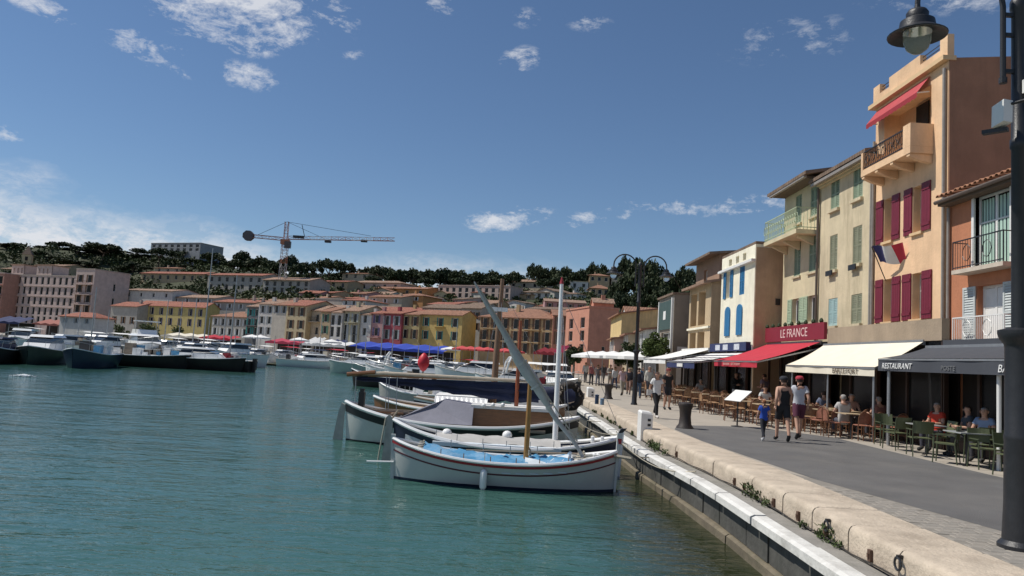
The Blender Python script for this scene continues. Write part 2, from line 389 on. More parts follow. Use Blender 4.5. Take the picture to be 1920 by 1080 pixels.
    while y < 46:
        Ls = random.choice((1.0, 1.25, 1.5)); y1 = y + Ls - .05; d = random.uniform(-.012, .012)
        MB().add([(xe(yy) - .36 + a + d, yy, z) for yy in (y, y1) for a, z in ((.03, -.5), (-.035, -.5), (-.03, -.93), (.03, -.93))],
                 [(0, 1, 5, 4), (1, 2, 6, 5), (2, 3, 7, 6), (0, 3, 2, 1), (4, 5, 6, 7)]).build('wall_panel', M_wetwall, wo)
        y += Ls
    y = 2.6
    while y < 46:
        Ls = random.choice((2.4, 3.1, 3.6)); y1 = y + Ls - .02; d = random.uniform(-.015, .015)
        MB().add([(xe(yy) - .36 + a + d, yy, z) for yy in (y, y1) for a, z in ((.03, -.935), (-.06, -.94), (-.11, -.97), (-.12, -1.5), (.03, -1.5))],
                 [(0, 1, 6, 5), (1, 2, 7, 6), (2, 3, 8, 7), (0, 4, 3, 2, 1), (5, 6, 7, 8, 9)]).build('plinth_block', M_plinth, wo)
        y += Ls
    return kerb, lo
KERB, LEDGE = kerbquay()

# far quay across the harbour
def far_quay():
    P = [(3.4, 104), (-6, 108), (-22, 116), (-45, 128), (-80, 146), (-130, 165), (-260, 190), (-700, 230)]
    m = MB()
    for (x0, y0), (x1, y1) in zip(P, P[1:]):
        m.quad((x0, y0, 0), (x1, y1, 0), (x1 - 20, y1 + 190, 0), (x0 - 20, y0 + 190, 0))
        m.quad((x0, y0, 0), (x1, y1, 0), (x1, y1, -2), (x0, y0, -2))
    m.quad((3.4, 104, 0), (60, 104, 0), (60, 300, 0), (-16.6, 294, 0))
    o = m.build('far_quay', mat('far_paving', (.30, .27, .235), .85, .2, .4)); tag(struct(o), 'paved quay along the far side of the harbour')
far_quay()

# hill behind the town
def smooth(t): t = max(0., min(1., t)); return t * t * (3 - 2 * t)
def hill(x, y):
    r = math.hypot(x, y); k = smooth((-math.atan2(x, y) - .28) / .24); s = 150 + 110 * k - .5 * max(0, min(x, 120))
    Lr = 165. - 30 * k; Hh = 29 + 9 * k; t = (r - s) / Lr
    h = Hh * max(0., min(1., t)) ** 1.05 if t < 1 else Hh - min(30, (r - s - Lr) * .05)
    b = math.sin(x * .05 + 1) * math.cos(y * .043) * 1.6
    return max(-.3, h + b * smooth((r - s) / 60) - .3)
def ray_hill(u, v):
    d = ray(u, v); t = 100 / d.y
    while t * d.y < 600:
        p = CAM + d * t
        if p.z <= hill(p.x, p.y): return p
        t += .6 / d.y
    return CAM + d * (330 / d.y)
def make_hill():
    nx, ny = 90, 70; vs = []; fs = []
    for j in range(ny + 1):
        for i in range(nx + 1):
            x = -560 + 1000 * i / nx; y = 96 + 470 * j / ny
            vs.append((x, y, hill(x, y) - (0.6 if hill(x, y) < 0 else 0)))
    for j in range(ny):
        for i in range(nx): a = j * (nx + 1) + i; fs.append((a, a + 1, a + nx + 2, a + nx + 1))
    m = mat('hill_scrub', (.032, .040, .016), .95, .5, .06, bump=.6, dirt=(.12, .10, .06), dirt_amt=.35)
    o = MB().add(vs, fs).build('hillside', m, smooth='all'); tag(struct(o), 'scrub covered hill rising behind the town')
make_hill()

# ================================================================== HOUSES
def front_wall(mb, Lx, H, ops, rd=.22, y=0., z0=0., m=0):
    xs = sorted({0., Lx, *[o[0] for o in ops], *[o[1] for o in ops]}); zs = sorted({z0, H, *[o[2] for o in ops], *[o[3] for o in ops]})
    for a, b in zip(xs, xs[1:]):
        for c, d in zip(zs, zs[1:]):
            if b - a < 1e-4 or d - c < 1e-4: continue
            cx, cz = (a + b) / 2, (c + d) / 2
            if any(o[0] < cx < o[1] and o[2] < cz < o[3] for o in ops): continue
            mb.quad((a, y, c), (b, y, c), (b, y, d), (a, y, d), m)
    for a, b, c, d in [o[:4] for o in ops]:
        mb.quad((a, y, c), (a, y, d), (a, y + rd, d), (a, y + rd, c), m); mb.quad((b, y, c), (b, y + rd, c), (b, y + rd, d), (b, y, d), m)
        mb.quad((a, y, d), (b, y, d), (b, y + rd, d), (a, y + rd, d), m); mb.quad((a, y, c), (a, y + rd, c), (b, y + rd, c), (b, y, c), m)
WCACHE = {}
def win_mesh(w, h, fm, detail=True):
    k = (round(w, 2), round(h, 2), fm.name, detail)
    if k not in WCACHE:
        t = min(.07, w * .09); mb = MB()
        mb.box(0, w, 0, .05, 0, t); mb.box(0, w, 0, .05, h - t, h); mb.box(0, t, .001, .049, t, h - t); mb.box(w - t, w, .001, .049, t, h - t)
        if detail:
            mb.box(w / 2 - t * .6, w / 2 + t * .6, .002, .048, t, h - t)
            if h > 1.3: mb.box(t, w - t, .004, .046, h * .62, h * .62 + t * .6)
        g = MB().quad((t * .5, .03, t * .5), (w - t * .5, .03, t * .5), (w - t * .5, .03, h - t * .5), (t * .5, .03, h - t * .5))
        WCACHE[k] = (mb.mesh('window', fm), g.mesh('pane', M_glass))
    return WCACHE[k]
def add_window(root, x0, x1, z0, z1, fm=None, rd=.22, sill=None, detail=True, pane=None):
    f, g = win_mesh(x1 - x0, z1 - z0, fm or M_white, detail)
    w = obj('window', f, root, (x0, rd - .06, z0)); p = obj('pane', g, w)
    if pane: p.material_slots[0].link = 'OBJECT'; p.material_slots[0].material = pane
    if sill: MB().box(-.08, x1 - x0 + .08, -rd - .02, -rd + .13, -.09, -.005).build('sill', sill, w)
    return w
def shutter_mesh(w, h, m, louvre=True):
    k = ('s', round(w, 2), round(h, 2), m.name, louvre)
    if k not in WCACHE:
        mb = MB()
        if louvre:
            t = min(.06, w * .16)
            mb.box(0, t, -.035, 0, 0, h); mb.box(w - t, w, -.035, 0, 0, h)
            for zz in (0, h * .5 - t / 2, h - t): mb.box(t, w - t, -.033, -.002, zz, zz + t)
            n = max(4, int(h / .075)); z = t
            for i in range(n):
                z = t + (h - 2 * t) * i / n; dz = (h - 2 * t) / n
                mb.quad((t, -.004, z + dz * 1.1), (w - t, -.004, z + dz * 1.1), (w - t, -.03, z + dz * .1), (t, -.03, z + dz * .1))
        else:
            n = max(2, round(w / .14))
            for i in range(n): mb.box(w * i / n + .004, w * (i + 1) / n - .004, -.032, 0, 0, h)
            for zz in (.15, h - .25): mb.box(.02, w - .02, -.05, -.03, zz, zz + .09)
        WCACHE[k] = mb.mesh('shutter', m)
    return WCACHE[k]
def add_shutter(root, x0, x1, z0, z1, m, louvre=True, y=-.012): return obj('shutter', shutter_mesh(x1 - x0, z1 - z0, m, louvre), root, (x0, y, z0))
def add_roof(root, Lx, D, H, kind, rise, rm, oh=.4, gm=None):
    mb = MB(); t = .14
    if kind == 'gable':      # ridge parallel to the front
        for (y0, z0, y1, z1) in ((-oh, H - oh * rise / (D / 2), D / 2, H + rise), (D + oh, H - oh * rise / (D / 2), D / 2, H + rise)):
            a = [(-oh * .5, y0, z0), (Lx + oh * .5, y0, z0), (Lx + oh * .5, y1, z1), (-oh * .5, y1, z1)]
            mb.add(a + [(x, y, z + t) for x, y, z in a], [(0, 1, 2, 3), (4, 5, 6, 7), (0, 1, 5, 4), (1, 2, 6, 5), (2, 3, 7, 6), (3, 0, 4, 7)])
        for q in (0, Lx): MB().add([(q, 0, H), (q, D, H), (q, D / 2, H + rise)], [(0, 1, 2)]).build('gable', gm, root)
    elif kind == 'side':     # ridge perpendicular to the front
        for (x0, x1) in ((-oh, Lx / 2), (Lx + oh, Lx / 2)):
            z0 = H - oh * rise / (Lx / 2)
            a = [(x0, -oh, z0), (x0, D + oh, z0), (x1, D + oh, H + rise), (x1, -oh, H + rise)]
            mb.add(a + [(x, y, z + t) for x, y, z in a], [(0, 1, 2, 3), (4, 5, 6, 7), (0, 1, 5, 4), (1, 2, 6, 5), (2, 3, 7, 6), (3, 0, 4, 7)])
        for q in (0, D): MB().add([(0, q, H), (Lx, q, H), (Lx / 2, q, H + rise)], [(0, 1, 2)]).build('gable', gm, root)
    elif kind == 'hip':
        i = min(Lx, D) / 2 * .95; z0 = H - .08
        b = [(-oh, -oh, z0), (Lx + oh, -oh, z0), (Lx + oh, D + oh, z0), (-oh, D + oh, z0)]
        r = [(i, D / 2, H + rise), (Lx - i, D / 2, H + rise)] if Lx >= D else [(Lx / 2, i, H + rise), (Lx / 2, D - i, H + rise)]
        vs = b + [(x, y, z + t) for x, y, z in b] + r
        fs = [(3, 2, 1, 0), (0, 1, 5, 4), (1, 2, 6, 5), (2, 3, 7, 6), (3, 0, 4, 7)]
        fs += [(4, 5, 9, 8), (5, 6, 9), (6, 7, 8, 9), (7, 4, 8)] if Lx >= D else [(4, 5, 8), (5, 6, 9, 8), (6, 7, 9), (7, 4, 8, 9)]
        mb.add(vs, fs)
    elif kind == 'shed':
        z0 = H - oh * rise / D; z1 = H + rise
        a = [(-oh * .4, -oh, z0), (Lx + oh * .4, -oh, z0), (Lx + oh * .4, D, z1), (-oh * .4, D, z1)]
        mb.add(a + [(x, y, z + t) for x, y, z in a], [(0, 1, 2, 3), (4, 5, 6, 7), (0, 1, 5, 4), (1, 2, 6, 5), (2, 3, 7, 6), (3, 0, 4, 7)])
        MB().add([(0, 0, H), (0, D, H), (0, D, z1), (Lx, 0, H), (Lx, D, H), (Lx, D, z1), ], [(0, 1, 2), (3, 4, 5), (1, 4, 5, 2)]).build('gable', gm, root)
    else:
        mb.box(-oh * .3, Lx + oh * .3, -oh * .3, D + oh * .3, H + .002, H + .25)
    return mb.build('roof', rm, root)
def house(name, label, A, B, depth, H, wm, ops, roof=('gable', 1.2), rm=None, oh=.4, cat='building', group=None, zb=0., side=None, base_down=0., rd=.22):
    """A -> B: left and right front corners seen from the front. ops: (x0,x1,z0,z1) openings"""
    A = Vector(A[:2]); B = Vector(B[:2]); d = B - A; Lx = d.length
    root = empty(name, (A.x, A.y, zb), math.atan2(d.y, d.x), label, cat, group)
    mb = MB(); front_wall(mb, Lx, H, ops, rd, z0=-base_down)
    b = -base_down
    mb.quad((0, 0, b), (0, depth, b), (0, depth, H), (0, 0, H)); mb.quad((0, depth, b), (Lx, depth, b), (Lx, depth, H), (0, depth, H))
    mb.quad((0, 0, H), (Lx, 0, H), (Lx, depth, H), (0, depth, H))
    if side:      # openings on the right side wall, given along the depth
        sub = MB(); front_wall(sub, depth, H, side, rd, z0=b)
        mb.add([(Lx - y, x, z) for x, y, z in sub.v], sub.f)
        for a, c, e, g in side:
            w = add_window(root, 0, c - a, 0, g - e, rd=rd, detail=False); w.location = (Lx - rd + .06, a, e); w.rotation_euler = (0, 0, R(90))
    else: mb.quad((Lx, 0, b), (Lx, depth, b), (Lx, depth, H), (Lx, 0, H))
    mb.build('wall', wm, root)
    if roof: add_roof(root, Lx, depth, H, roof[0], roof[1], rm, oh, wm)
    root['_L'] = Lx
    return root

M_orange = wallm('orange_render', (.76, .51, .31), (.48, .30, .18), .4)
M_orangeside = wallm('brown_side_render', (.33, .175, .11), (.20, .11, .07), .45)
M_ivory = wallm('aged_ivory_render', (.58, .49, .33), (.27, .215, .135), .95)
M_ivory2 = wallm('cream_render', (.60, .52, .34), (.33, .27, .18), .35)
M_cream = wallm('pale_cream_render', (.80, .75, .60), (.5, .44, .32), .25)
M_terra = wallm('terracotta_render', (.48, .195, .10), (.30, .11, .06), .4)
M_brownwall = wallm('bare_brown_render', (.43, .31, .20), (.26, .185, .12), .5)
M_burg = mat('burgundy_shutter', (.16, .013, .030), .55, .15, 5., bump=.1)
M_green = mat('faded_green_shutter', (.27, .34, .235), .7, .2, 6., dirt=(.16, .19, .14), dirt_amt=.4)
M_green2 = mat('pale_green_shutter', (.36, .45, .31), .7, .15, 6.)
M_oldsh = mat('weathered_shutter', (.24, .25, .17), .8, .25, 6., dirt=(.13, .12, .08), dirt_amt=.5)
M_cyan = mat('pale_blue_shutter', (.33, .47, .46), .7, .12, 6.)
M_blue = mat('blue_shutter', (.022, .15, .32), .6, .12, 6.)
M_cornice = mat('cream_cornice', (.66, .46, .26), .8, .08, 3.)
M_tile = tilem('roof_tile', (.31, .155, .095)); M_tile2 = tilem('roof_tile_pale', (.33, .21, .145)); M_tile3 = tilem('roof_tile_red', (.33, .125, .08)); M_tileold = tilem('roof_tile_old', (.22, .15, .105))
M_pipe = mat('zinc_pipe', (.30, .27, .24), .55, .15, 6., metal=.2)
FX = 12.6
def fr(u0, u1, vt, vb, x, yA, z0=0.):
    """rectangle on the facade plane x: local (x0,x1,z0,z1)"""
    vc = (vt + vb) / 2; uc = (u0 + u1) / 2
    return (yA - atx(u0, vc, x).y, yA - atx(u1, vc, x).y, atx(uc, vb, x).z - z0, atx(uc, vt, x).z - z0)

# ---------------------------------------------------- orange house with burgundy shutters
def orange_house():
    yA, yB = 25.9, 21.5
    rows = [fr(1658, 1673, 372, 452, FX, yA), fr(1712, 1729, 351, 436, FX, yA), fr(1657, 1673, 523, 600, FX, yA), fr(1710, 1729, 512, 600, FX, yA)]
    rows = [(a, b, c if i < 2 else 3.75, rows[i // 2 * 2][3]) for i, (a, b, c, d) in enumerate(rows)]
    rows = [(a, b, rows[i // 2 * 2][2], d) for i, (a, b, c, d) in enumerate(rows)]
    log = (.6, 3.5, 9.0, 11.0)
    r = house('townhouse', 'tall orange house with burgundy shutters, roof terrace parapet and projecting balcony', (FX, yA), (FX, yB), 9., 11.40, M_orange, rows + [log], None, None, rd=.6)
    for a, b, c, d in rows:
        add_window(r, a, b, c, d, mat('white_frame', (.6, .58, .52), .6), .3, M_cornice)
        w = (b - a) * .92
        add_shutter(r, a - w - .02, a - .02, c - .02, d + .02, M_burg, False); add_shutter(r, b + .02, b + w + .02, c - .02, d + .02, M_burg, False)
    # side wall skin, bare brown render facing the road, and its darker pipe
    MB().box(4.402, 4.43, .02, 9., 0, 11.5).build('side_render', M_orangeside, r)
    MB().add([(4.402, .15, 11.5), (4.402, 9, 11.5), (4.402, 9, 12.5), (4.402, 3, 11.75), (4.10, .25, 11.5), (4.10, 9, 11.5), (4.10, 9, 12.5), (4.10, 3, 11.75)], [(0, 1, 2, 3), (4, 5, 6, 7), (0, 3, 7, 4), (3, 2, 6, 7)]).build('side_parapet', M_orangeside, r)
    MB().tube([(4.30, -.07, .2), (4.30, -.07, 11.2)], .05, 8).build('drain_pipe', M_pipe, r)
    MB().tube([(.03, -.07, .2), (.03, -.07, 10.2)], .05, 8).build('drain_pipe', M_pipe, r)
    # loggia behind balcony
    lg = MB(); lg.box(.6, 3.5, .55, .6, 9.0, 11.0); lg.build('loggia_wall', M_orange, r)
    MB().box(1.75, 2.45, .48, .54, 9.02, 10.9).build('balcony_door', M_dark, r)
    for x in (1.25, 3.05): MB().prism([(x + .24 * math.cos(t * .5236), 10.05 + .3 * math.sin(t * .5236)) for t in range(12)], .51, .545).build('round_niche', M_orangeside, r)
    # balcony
    b = obj('balcony', MB().box(.45, 3.65, -.72, -.004, 8.76, 8.98).mesh('balcony', M_orange), r)
    for x in (.58, 1.5, 2.5, 3.5): MB().prism([(-.70, 8.755), (-.70, 8.68), (-.4, 8.56), (-.01, 8.48), (-.01, 8.755)], x - .09, x + .09, 'x').build('corbel', M_orange, b)
    MB().box(3.47, 3.65, -.72, -.004, 8.984, 9.70).build('end_wall', M_orange, b); MB().box(.45, .58, -.72, -.004, 8.984, 9.60).build('end_wall', M_orange, b)
    MB().box(3.22, 3.465, -.72, -.58, 8.984, 9.70).build('pier', M_orange, b)
    rl = MB(); rl.box(.58, 3.22, -.68, -.64, 9.6, 9.64); rl.box(.58, 3.22, -.68, -.64, 9.04, 9.07)
    for i in range(22): x = .65 + i * .118; rl.tube([(x, -.66, 9.05), (x + .03 * math.sin(i), -.69, 9.3), (x, -.66, 9.6)], .011, 5)
    for i in range(7): x = .8 + i * .37; rl.tube([(x + .14 * math.cos(t), -.66, 9.32 + .14 * math.sin(t)) for t in [k * .628 for k in range(11)]], .012, 4)
    rl.build('railing', M_iron, b)
    # cornice and stepped parapet
    MB().box(-.2, 4.46, -.20, .2, 11.41, 11.55).build('cornice', M_cornice, r)
    pa = [(-.05, 11.625), (4.44, 11.625), (4.44, 12.55), (4.0, 12.55), (4.0, 11.95), (2.95, 11.95), (2.95, 12.4), (1.15, 12.4), (1.15, 11.95), (.42, 11.95), (.42, 12.4), (-.05, 12.4)]
    q = MB()
    for x0, x1, z1 in ((-.1, .36, 12.2), (.36, 1.0, 11.85), (1.0, 2.95, 12.18), (2.95, 4.05, 11.85), (4.05, 4.44, 12.22)): q.box(x0, x1, -.06, .14, 11.555, z1)
    q.build('parapet', M_orange, r)
    for x0, x1 in ((.36, 1.0), (2.95, 4.05)):
        for z in (11.98, 12.10): MB().box(x0, x1, .03, .05, z, z + .02).build('roof_rail', M_iron, r)
    return r
orange_house()
# folding red awning over its loggia
def small_awning():
    a = empty('window_awning', (FX, 25.75, 11.3), 0, 'faded red awning over the top balcony of the orange house', 'awning')
    m = mat('faded_red_canvas', (.42, .055, .06), .8, .15, 4.)
    MB().add([(-.02, 0, 0), (-.02, -3.3, 0), (-.42, -3.3, -.55), (-.42, 0, -.55)], [(0, 1, 2, 3)]).build('canvas', m, a)
    MB().add([(-.425, 0, -.55)] + [(-.425, -3.3 * i / 24, -.70 - .03 * (i % 2)) for i in range(25)] + [(-.425, -3.3, -.55)], [tuple(range(27))]).build('valance', mat('dark_red_canvas', (.30, .02, .03), .8), a)
    for y in (-.02, -3.28): MB().tube([(-.03, y, -.5), (-.41, y, -.56)], .02, 6).build('arm', M_white, a)
small_awning()

# ---------------------------------------------------- ivory house with weathered shutters
def ivory_house():
    yA, yB = 30.55, 25.92
    w = [((1558, 1574, 337, 393), M_green), ((1600, 1618, 310, 371), M_green), ((1556, 1570, 442, 507), M_oldsh), ((1599, 1616, 423, 494), M_oldsh), ((1553, 1570, 560, 611), M_cyan), ((1596, 1616, 551, 607), M_oldsh)]
    ops = [fr(*a, FX, yA) for a, _ in w]
    for i in (0, 2, 4):      # line both windows of a floor up
        zb_ = (ops[i][2] + ops[i + 1][2]) / 2; zt_ = (ops[i][3] + ops[i + 1][3]) / 2
        ops[i] = (ops[i][0], ops[i][1], zb_, zt_); ops[i + 1] = (ops[i + 1][0], ops[i + 1][1], zb_, zt_)
    r = house('townhouse', 'stained ivory house with closed weathered louvred shutters', (FX, yA), (FX, yB), 9, 9.85, M_ivory, ops, ('shed', 1.6), M_tileold, oh=.45)
    for (a, b, c, d), (_, m) in zip(ops, w):
        add_window(r, a, b, c, d, M_white, .22)
        mid = (a + b) / 2; add_shutter(r, a + .01, mid - .005, c + .01, d - .01, m, True, .05); add_shutter(r, mid + .005, b - .01, c + .01, d - .01, m, True, .05)
        MB().box(a - .07, b + .07, -.12, -.003, c - .12, c - .01).build('sill', M_ivory, r)
    for x in (ops[2][0], ops[3][0]): MB().box(x - .02, x + .55, -.16, -.121, ops[2][2] - .22, ops[2][2] - .02).build('flower_box', M_iron, r)
    MB().box(-.05, 4.68, -.42, -.30, 9.62, 9.74).build('gutter', M_pipe, r)
    g = MB()
    for i in range(3): g.box(0, 4.63, -.1 - .1 * i, -.002, 9.55 + .09 * i, 9.635 + .09 * i)
    g.build('eave_cornice', M_ivory2, r)
    MB().tube([(.0, -.09, .2), (.0, -.09, 9.6)], .055, 8).build('drain_pipe', mat('dark_pipe', (.10, .075, .06), .6), r)
    MB().tube([(4.58, -.09, .2), (4.58, -.09, 9.6)], .05, 8).build('drain_pipe', M_pipe, r)
ivory_house()

# ---------------------------------------------------- cream house with pale green shutters and balcony
def cream_house():
    yA, yB = 34.6, 30.6
    w = [(1489, 1501, 456, 519), (1517, 1533, 440, 508), (1492, 1503, 366, 420), (1520, 1536, 349, 403), (1486, 1499, 558, 607), (1515, 1529, 556, 602)]
    ops = [fr(*a, FX, yA) for a in w]
    for i in (0, 2, 4):
        zb_ = (ops[i][2] + ops[i + 1][2]) / 2; zt_ = (ops[i][3] + ops[i + 1][3]) / 2
        ops[i] = (ops[i][0], min(ops[i][1], 3.9), zb_, zt_); ops[i + 1] = (ops[i + 1][0], min(ops[i + 1][1], 3.85), zb_, zt_)
    r = house('townhouse', 'cream house with pale green shutters and a green iron balcony under the eaves', (FX, yA), (FX, yB), 9, 10.25, M_ivory2, ops, ('shed', 1.7), M_tileold, oh=.75)
    for i, (a, b, c, d) in enumerate(ops):
        add_window(r, a, b, c, d, M_white, .22, M_ivory)
        h = (b - a) / 2
        if i < 4:
            mid = (a + b) / 2; add_shutter(r, a + .01, mid - .005, c + .01, d - .01, M_green, True, .05); add_shutter(r, mid + .005, b - .01, c + .01, d - .01, M_green, True, .05)
        else:
            add_shutter(r, a - .52, a - .02, c, d, M_green2); add_shutter(r, b + .02, min(b + .52, 3.98), c, d, M_green2)
    b = MB().box(.02, 3.95, -.95, -.003, 8.02 - .35, 7.85).build('balcony', M_ivory2, r)
    for x in (.4, 1.9, 3.4): MB().prism([(-.7, 7.665), (-.7, 7.6), (-.01, 7.3), (-.01, 7.665)], x - .1, x + .1, 'x').build('corbel', M_ivory2, b)
    rl = MB(); fl = [(.05, -.01), (.05, -.92), (3.9, -.92), (3.9, -.01)]
    for z in (7.95, 8.78): 
        for p, q in zip(fl, fl[1:]): rl.beam((*p, z), (*q, z), .03)
    def bars(p, q, n):
        for i in range(n + 1):
            t = i / n; x = p[0] + (q[0] - p[0]) * t; y = p[1] + (q[1] - p[1]) * t
            rl.tube([(x, y, 7.86), (x, y, 8.78)], .012, 4)
            if i % 2 == 0 and n > 10: rl.tube([(x + .13 * math.cos(k * .785), y, 8.36 + .2 * math.sin(k * .785)) for k in range(9)], .013, 4)
    bars(fl[1], fl[2], 30); bars(fl[0], fl[1], 6); bars(fl[2], fl[3], 6)
    rl.build('railing', mat('pale_green_iron', (.42, .50, .33), .6, .15, 5.), b)
    MB().box(-.1, 4.05, -.73, -.60, 10.02, 10.13).build('gutter', M_pipe, r)
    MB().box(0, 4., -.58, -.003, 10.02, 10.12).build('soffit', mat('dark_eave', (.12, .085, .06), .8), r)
cream_house()

# ---------------------------------------------------- blue shuttered house standing forward
BX = 11.4
def blue_house():
    yA, yB = 40.5, 34.95
    def f(*a): return fr(*a, BX, yA)
    att = [f(1367, 1372, 484, 496), f(1380, 1385, 479, 491), f(1393, 1399, 474, 487)]
    za = sum(a[2] for a in att) / 3; zb_ = za + .5
    att = [(a, a + .52, 7.28, 7.64) for a, b, c, d in att]
    u1 = f(1362, 1370, 513, 560); u2 = f(1387, 1396, 500, 552); l1 = f(1360, 1369, 588, 632); l2 = f(1382, 1392, 581, 628)
    u1 = (u1[0], u1[1], u2[2], u2[3]); l1 = (l1[0], l1[1], l2[2], l2[3])
    r = house('townhouse', 'cream house with bright blue shutters and three small attic windows', (BX, yA), (BX, yB), 9, 7.84, M_cream, att + [u1, u2, l1, l2], ('shed', .12), M_tileold, oh=.0)
    for a in att: add_window(r, *a, M_white, .22, None, False, M_dark)
    for a in (u1, u2, l1, l2): add_window(r, *a, M_white, .22)
    add_shutter(r, u1[0] - .45, u1[0], u1[2], u1[3], M_blue); add_shutter(r, u1[1], u1[1] + .45, u1[2], u1[3], M_blue)
    add_shutter(r, u2[0] + .01, (u2[0] + u2[1]) / 2 - .004, u2[2], u2[3], M_blue, True, .03); add_shutter(r, (u2[0] + u2[1]) / 2 + .004, u2[1] - .01, u2[2], u2[3], M_blue, True, .03)
    for a, b, c, d in (l1, l2):      # arched closed shutters
        h = (b - a) / 2
        for s in (0, 1):
            pts = [(a, c), (a + h - .008, c), (a + h - .008, d + .28)] + [(a + h - h * math.sin(t), d + .28 * math.cos(t)) for t in (.4, .8, 1.2, 1.57)]
            if s: pts = [(2 * (a + h) - x, z) for x, z in pts]
            MB().prism(pts, -.06, -.01).build('shutter', M_blue, r)
    MB().box(-.1, 5.58, -.2, -.002, 7.02, 7.14).build('cornice', M_white, r)
    MB().box(-.02, 5.57, -.04, -.002, 2.75, 3.05).build('string_course', M_white, r)
    MB().box(5.552, 5.58, .04, 9, 0, 7.70).build('side_render', M_brownwall, r)
    MB().box(5.05, 5.5, 4.4, 5.1, 8.0, 8.6).build('chimney', M_brownwall, r)
    d = MB().lathe([(.03, 0), (.2, .05), (.33, .13)], 12).build('satellite_dish', M_white, r, loc=(5.75, 2.9, 7.35)); d.rotation_euler = (R(60), 0, R(60))
    MB().box(5.58, 5.64, 1.0, 1.2, 5.0, 5.3).build('wall_vent', M_dark, r)
blue_house()

# ---------------------------------------------------- terracotta house beside the orange one
def terra_house():
    yA, yB = 21.44, 11.2
    x = FX
    big = fr(1829, 1889, 360, 500, x, yA); low = fr(1832, 1882, 533, 645, x, yA)
    big = (big[0], big[1] + .15, big[2], big[3]); 
    ops = [big, low, (5.4, 6.6, 4.4, 6.3), (5.4, 6.6, 2.9, 4.0), (8, 9.2, 4.4, 6.3)]
    r = house('townhouse', 'terracotta red house with wide white framed balcony window and tiled eaves', (x, yA), (x, yB), 8, 7.05, M_terra, ops, ('shed', 1.8), M_tile2, oh=.0)
    cur = mat('pale_green_curtain', (.40, .56, .47), .8, .2, 3., stretch=(9, 1, .3))
    add_window(r, *big, M_white, .16); 
    for a, b in ((big[0] + .1, (big[0] + big[1]) / 2 - .12), ((big[0] + big[1]) / 2 + .04, big[1] - .1)):
        n = 14; m = MB()
        m.add([(a + (b - a) * i / n, .125 - .0 + .012 * math.sin(i * 1.9), z) for z in (big[2] + .08, big[3] - .12) for i in range(n + 1)], [(i, i + 1, n + 2 + i, n + 1 + i) for i in range(n)])
        m.build('curtain', cur, r, smooth='all')
    f = MB(); t = .11
    f.box(big[0] - t, big[0], -.05, .1, big[2], big[3] + t); f.box(big[1], big[1] + t, -.05, .1, big[2], big[3] + t); f.box(big[0], big[1], -.05, .1, big[3], big[3] + t)
    f.build('window_surround', M_white, r)
    b1 = MB().box(big[0] - .35, big[1] + .35, -.45, -.003, big[2] - .13, big[2] - .02).build('balcony', mat('balcony_stone', (.55, .47, .38), .8, .15, 4.), r)
    def rail(x0, x1, y, z0, z1, par, m, dense=.11, mesh=False):
        q = MB(); q.box(x0, x1, y - .015, y + .015, z1 - .03, z1); q.box(x0, x1, y - .012, y + .012, z0 + .05, z0 + .075)
        n = int((x1 - x0) / dense)
        for i in range(n + 1): xx = x0 + (x1 - x0) * i / n; q.tube([(xx, y, z0 + .01), (xx, y, z1 - .02)], .008, 4)
        for xx in (x0, x1): q.tube([(xx, y, z0 + .01), (xx, y, z1)], .018, 5); q.beam((xx, y, z1 - .02), (xx, -.01, z1 - .02), .025)
        for i in range(2): xx = x0 + (x1 - x0) * (.3 + .4 * i); q.tube([(xx + .18 * math.cos(k * .7), y - .012, z0 + .42 + .22 * math.sin(k * .7)) for k in range(10)], .012, 4)
        q.build('railing', m, par)
    rail(big[0] - .33, big[1] + .33, -.42, big[2] - .02, big[2] + .78, b1, M_iron)
    add_window(r, *low, M_white, .22)
    MB().box(low[0] + .05, low[0] + .85, .175, .20, low[2] + .1, low[3] - .08).build('blind', M_white, r)
    add_shutter(r, low[0] - .58, low[0] - .03, low[2], low[3], mat('white_grey_shutter', (.5, .53, .52), .7)); add_shutter(r, low[1] + .03, low[1] + .55, low[2], low[3], mat('white_grey_shutter', (.5, .53, .52), .7))
    b2 = MB().box(low[0] - .5, low[1] + .6, -.4, -.003, low[2] - .14, low[2] - .02).build('balcony', mat('balcony_stone', (.55, .47, .38), .8), r)
    rail(low[0] - .48, low[1] + .58, -.37, low[2] - .02, low[2] + .72, b2, M_white, .08)
    for o in ops[2:]: add_window(r, *o, M_white, .22)
    # eave: curved canal tiles, one object each, over a gutter board
    tm = MB(); n = 6
    for k in range(2):
        yy = -.42 if k == 0 else .12
    pr = [(.09 * math.cos(math.pi * i / n), .075 * math.sin(math.pi * i / n)) for i in range(n + 1)]
    vs = [(a, -.40, b) for a, b in pr] + [(a * .85, .15, b * .9 + .12) for a, b in pr] + [(a * .8, -.40, b * .75) for a, b in pr]
    fs = [(i, i + 1, n + 2 + i, n + 1 + i) for i in range(n)] + [(i, i + 1, 2 * n + 3 + i, 2 * n + 2 + i) for i in range(n)]
    tm.add(vs, fs); tmesh = tm.mesh('roof_tile', [mat('canal_tile', (.43, .21, .12), .85, .3, 3.)], True)
    rf = [c for c in r.children if c.name.startswith('roof')][0]
    for i in range(46): o = obj('roof_tile', tmesh, rf, (.1 + i * .22, 0, 7.18 + random.uniform(-.008, .008)))
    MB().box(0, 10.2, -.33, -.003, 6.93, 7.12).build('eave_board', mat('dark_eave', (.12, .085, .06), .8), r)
    MB().tube([(0, -.40, 7.03), (2.9, -.40, 7.05), (10.2, -.40, 7.05)], .06, 8).build('gutter', mat('dark_pipe', (.10, .075, .06), .6), r)
    MB().tube([(.10, -.07, .2), (.10, -.07, 6.9)], .045, 8).build('drain_pipe', M_pipe, r)
terra_house()

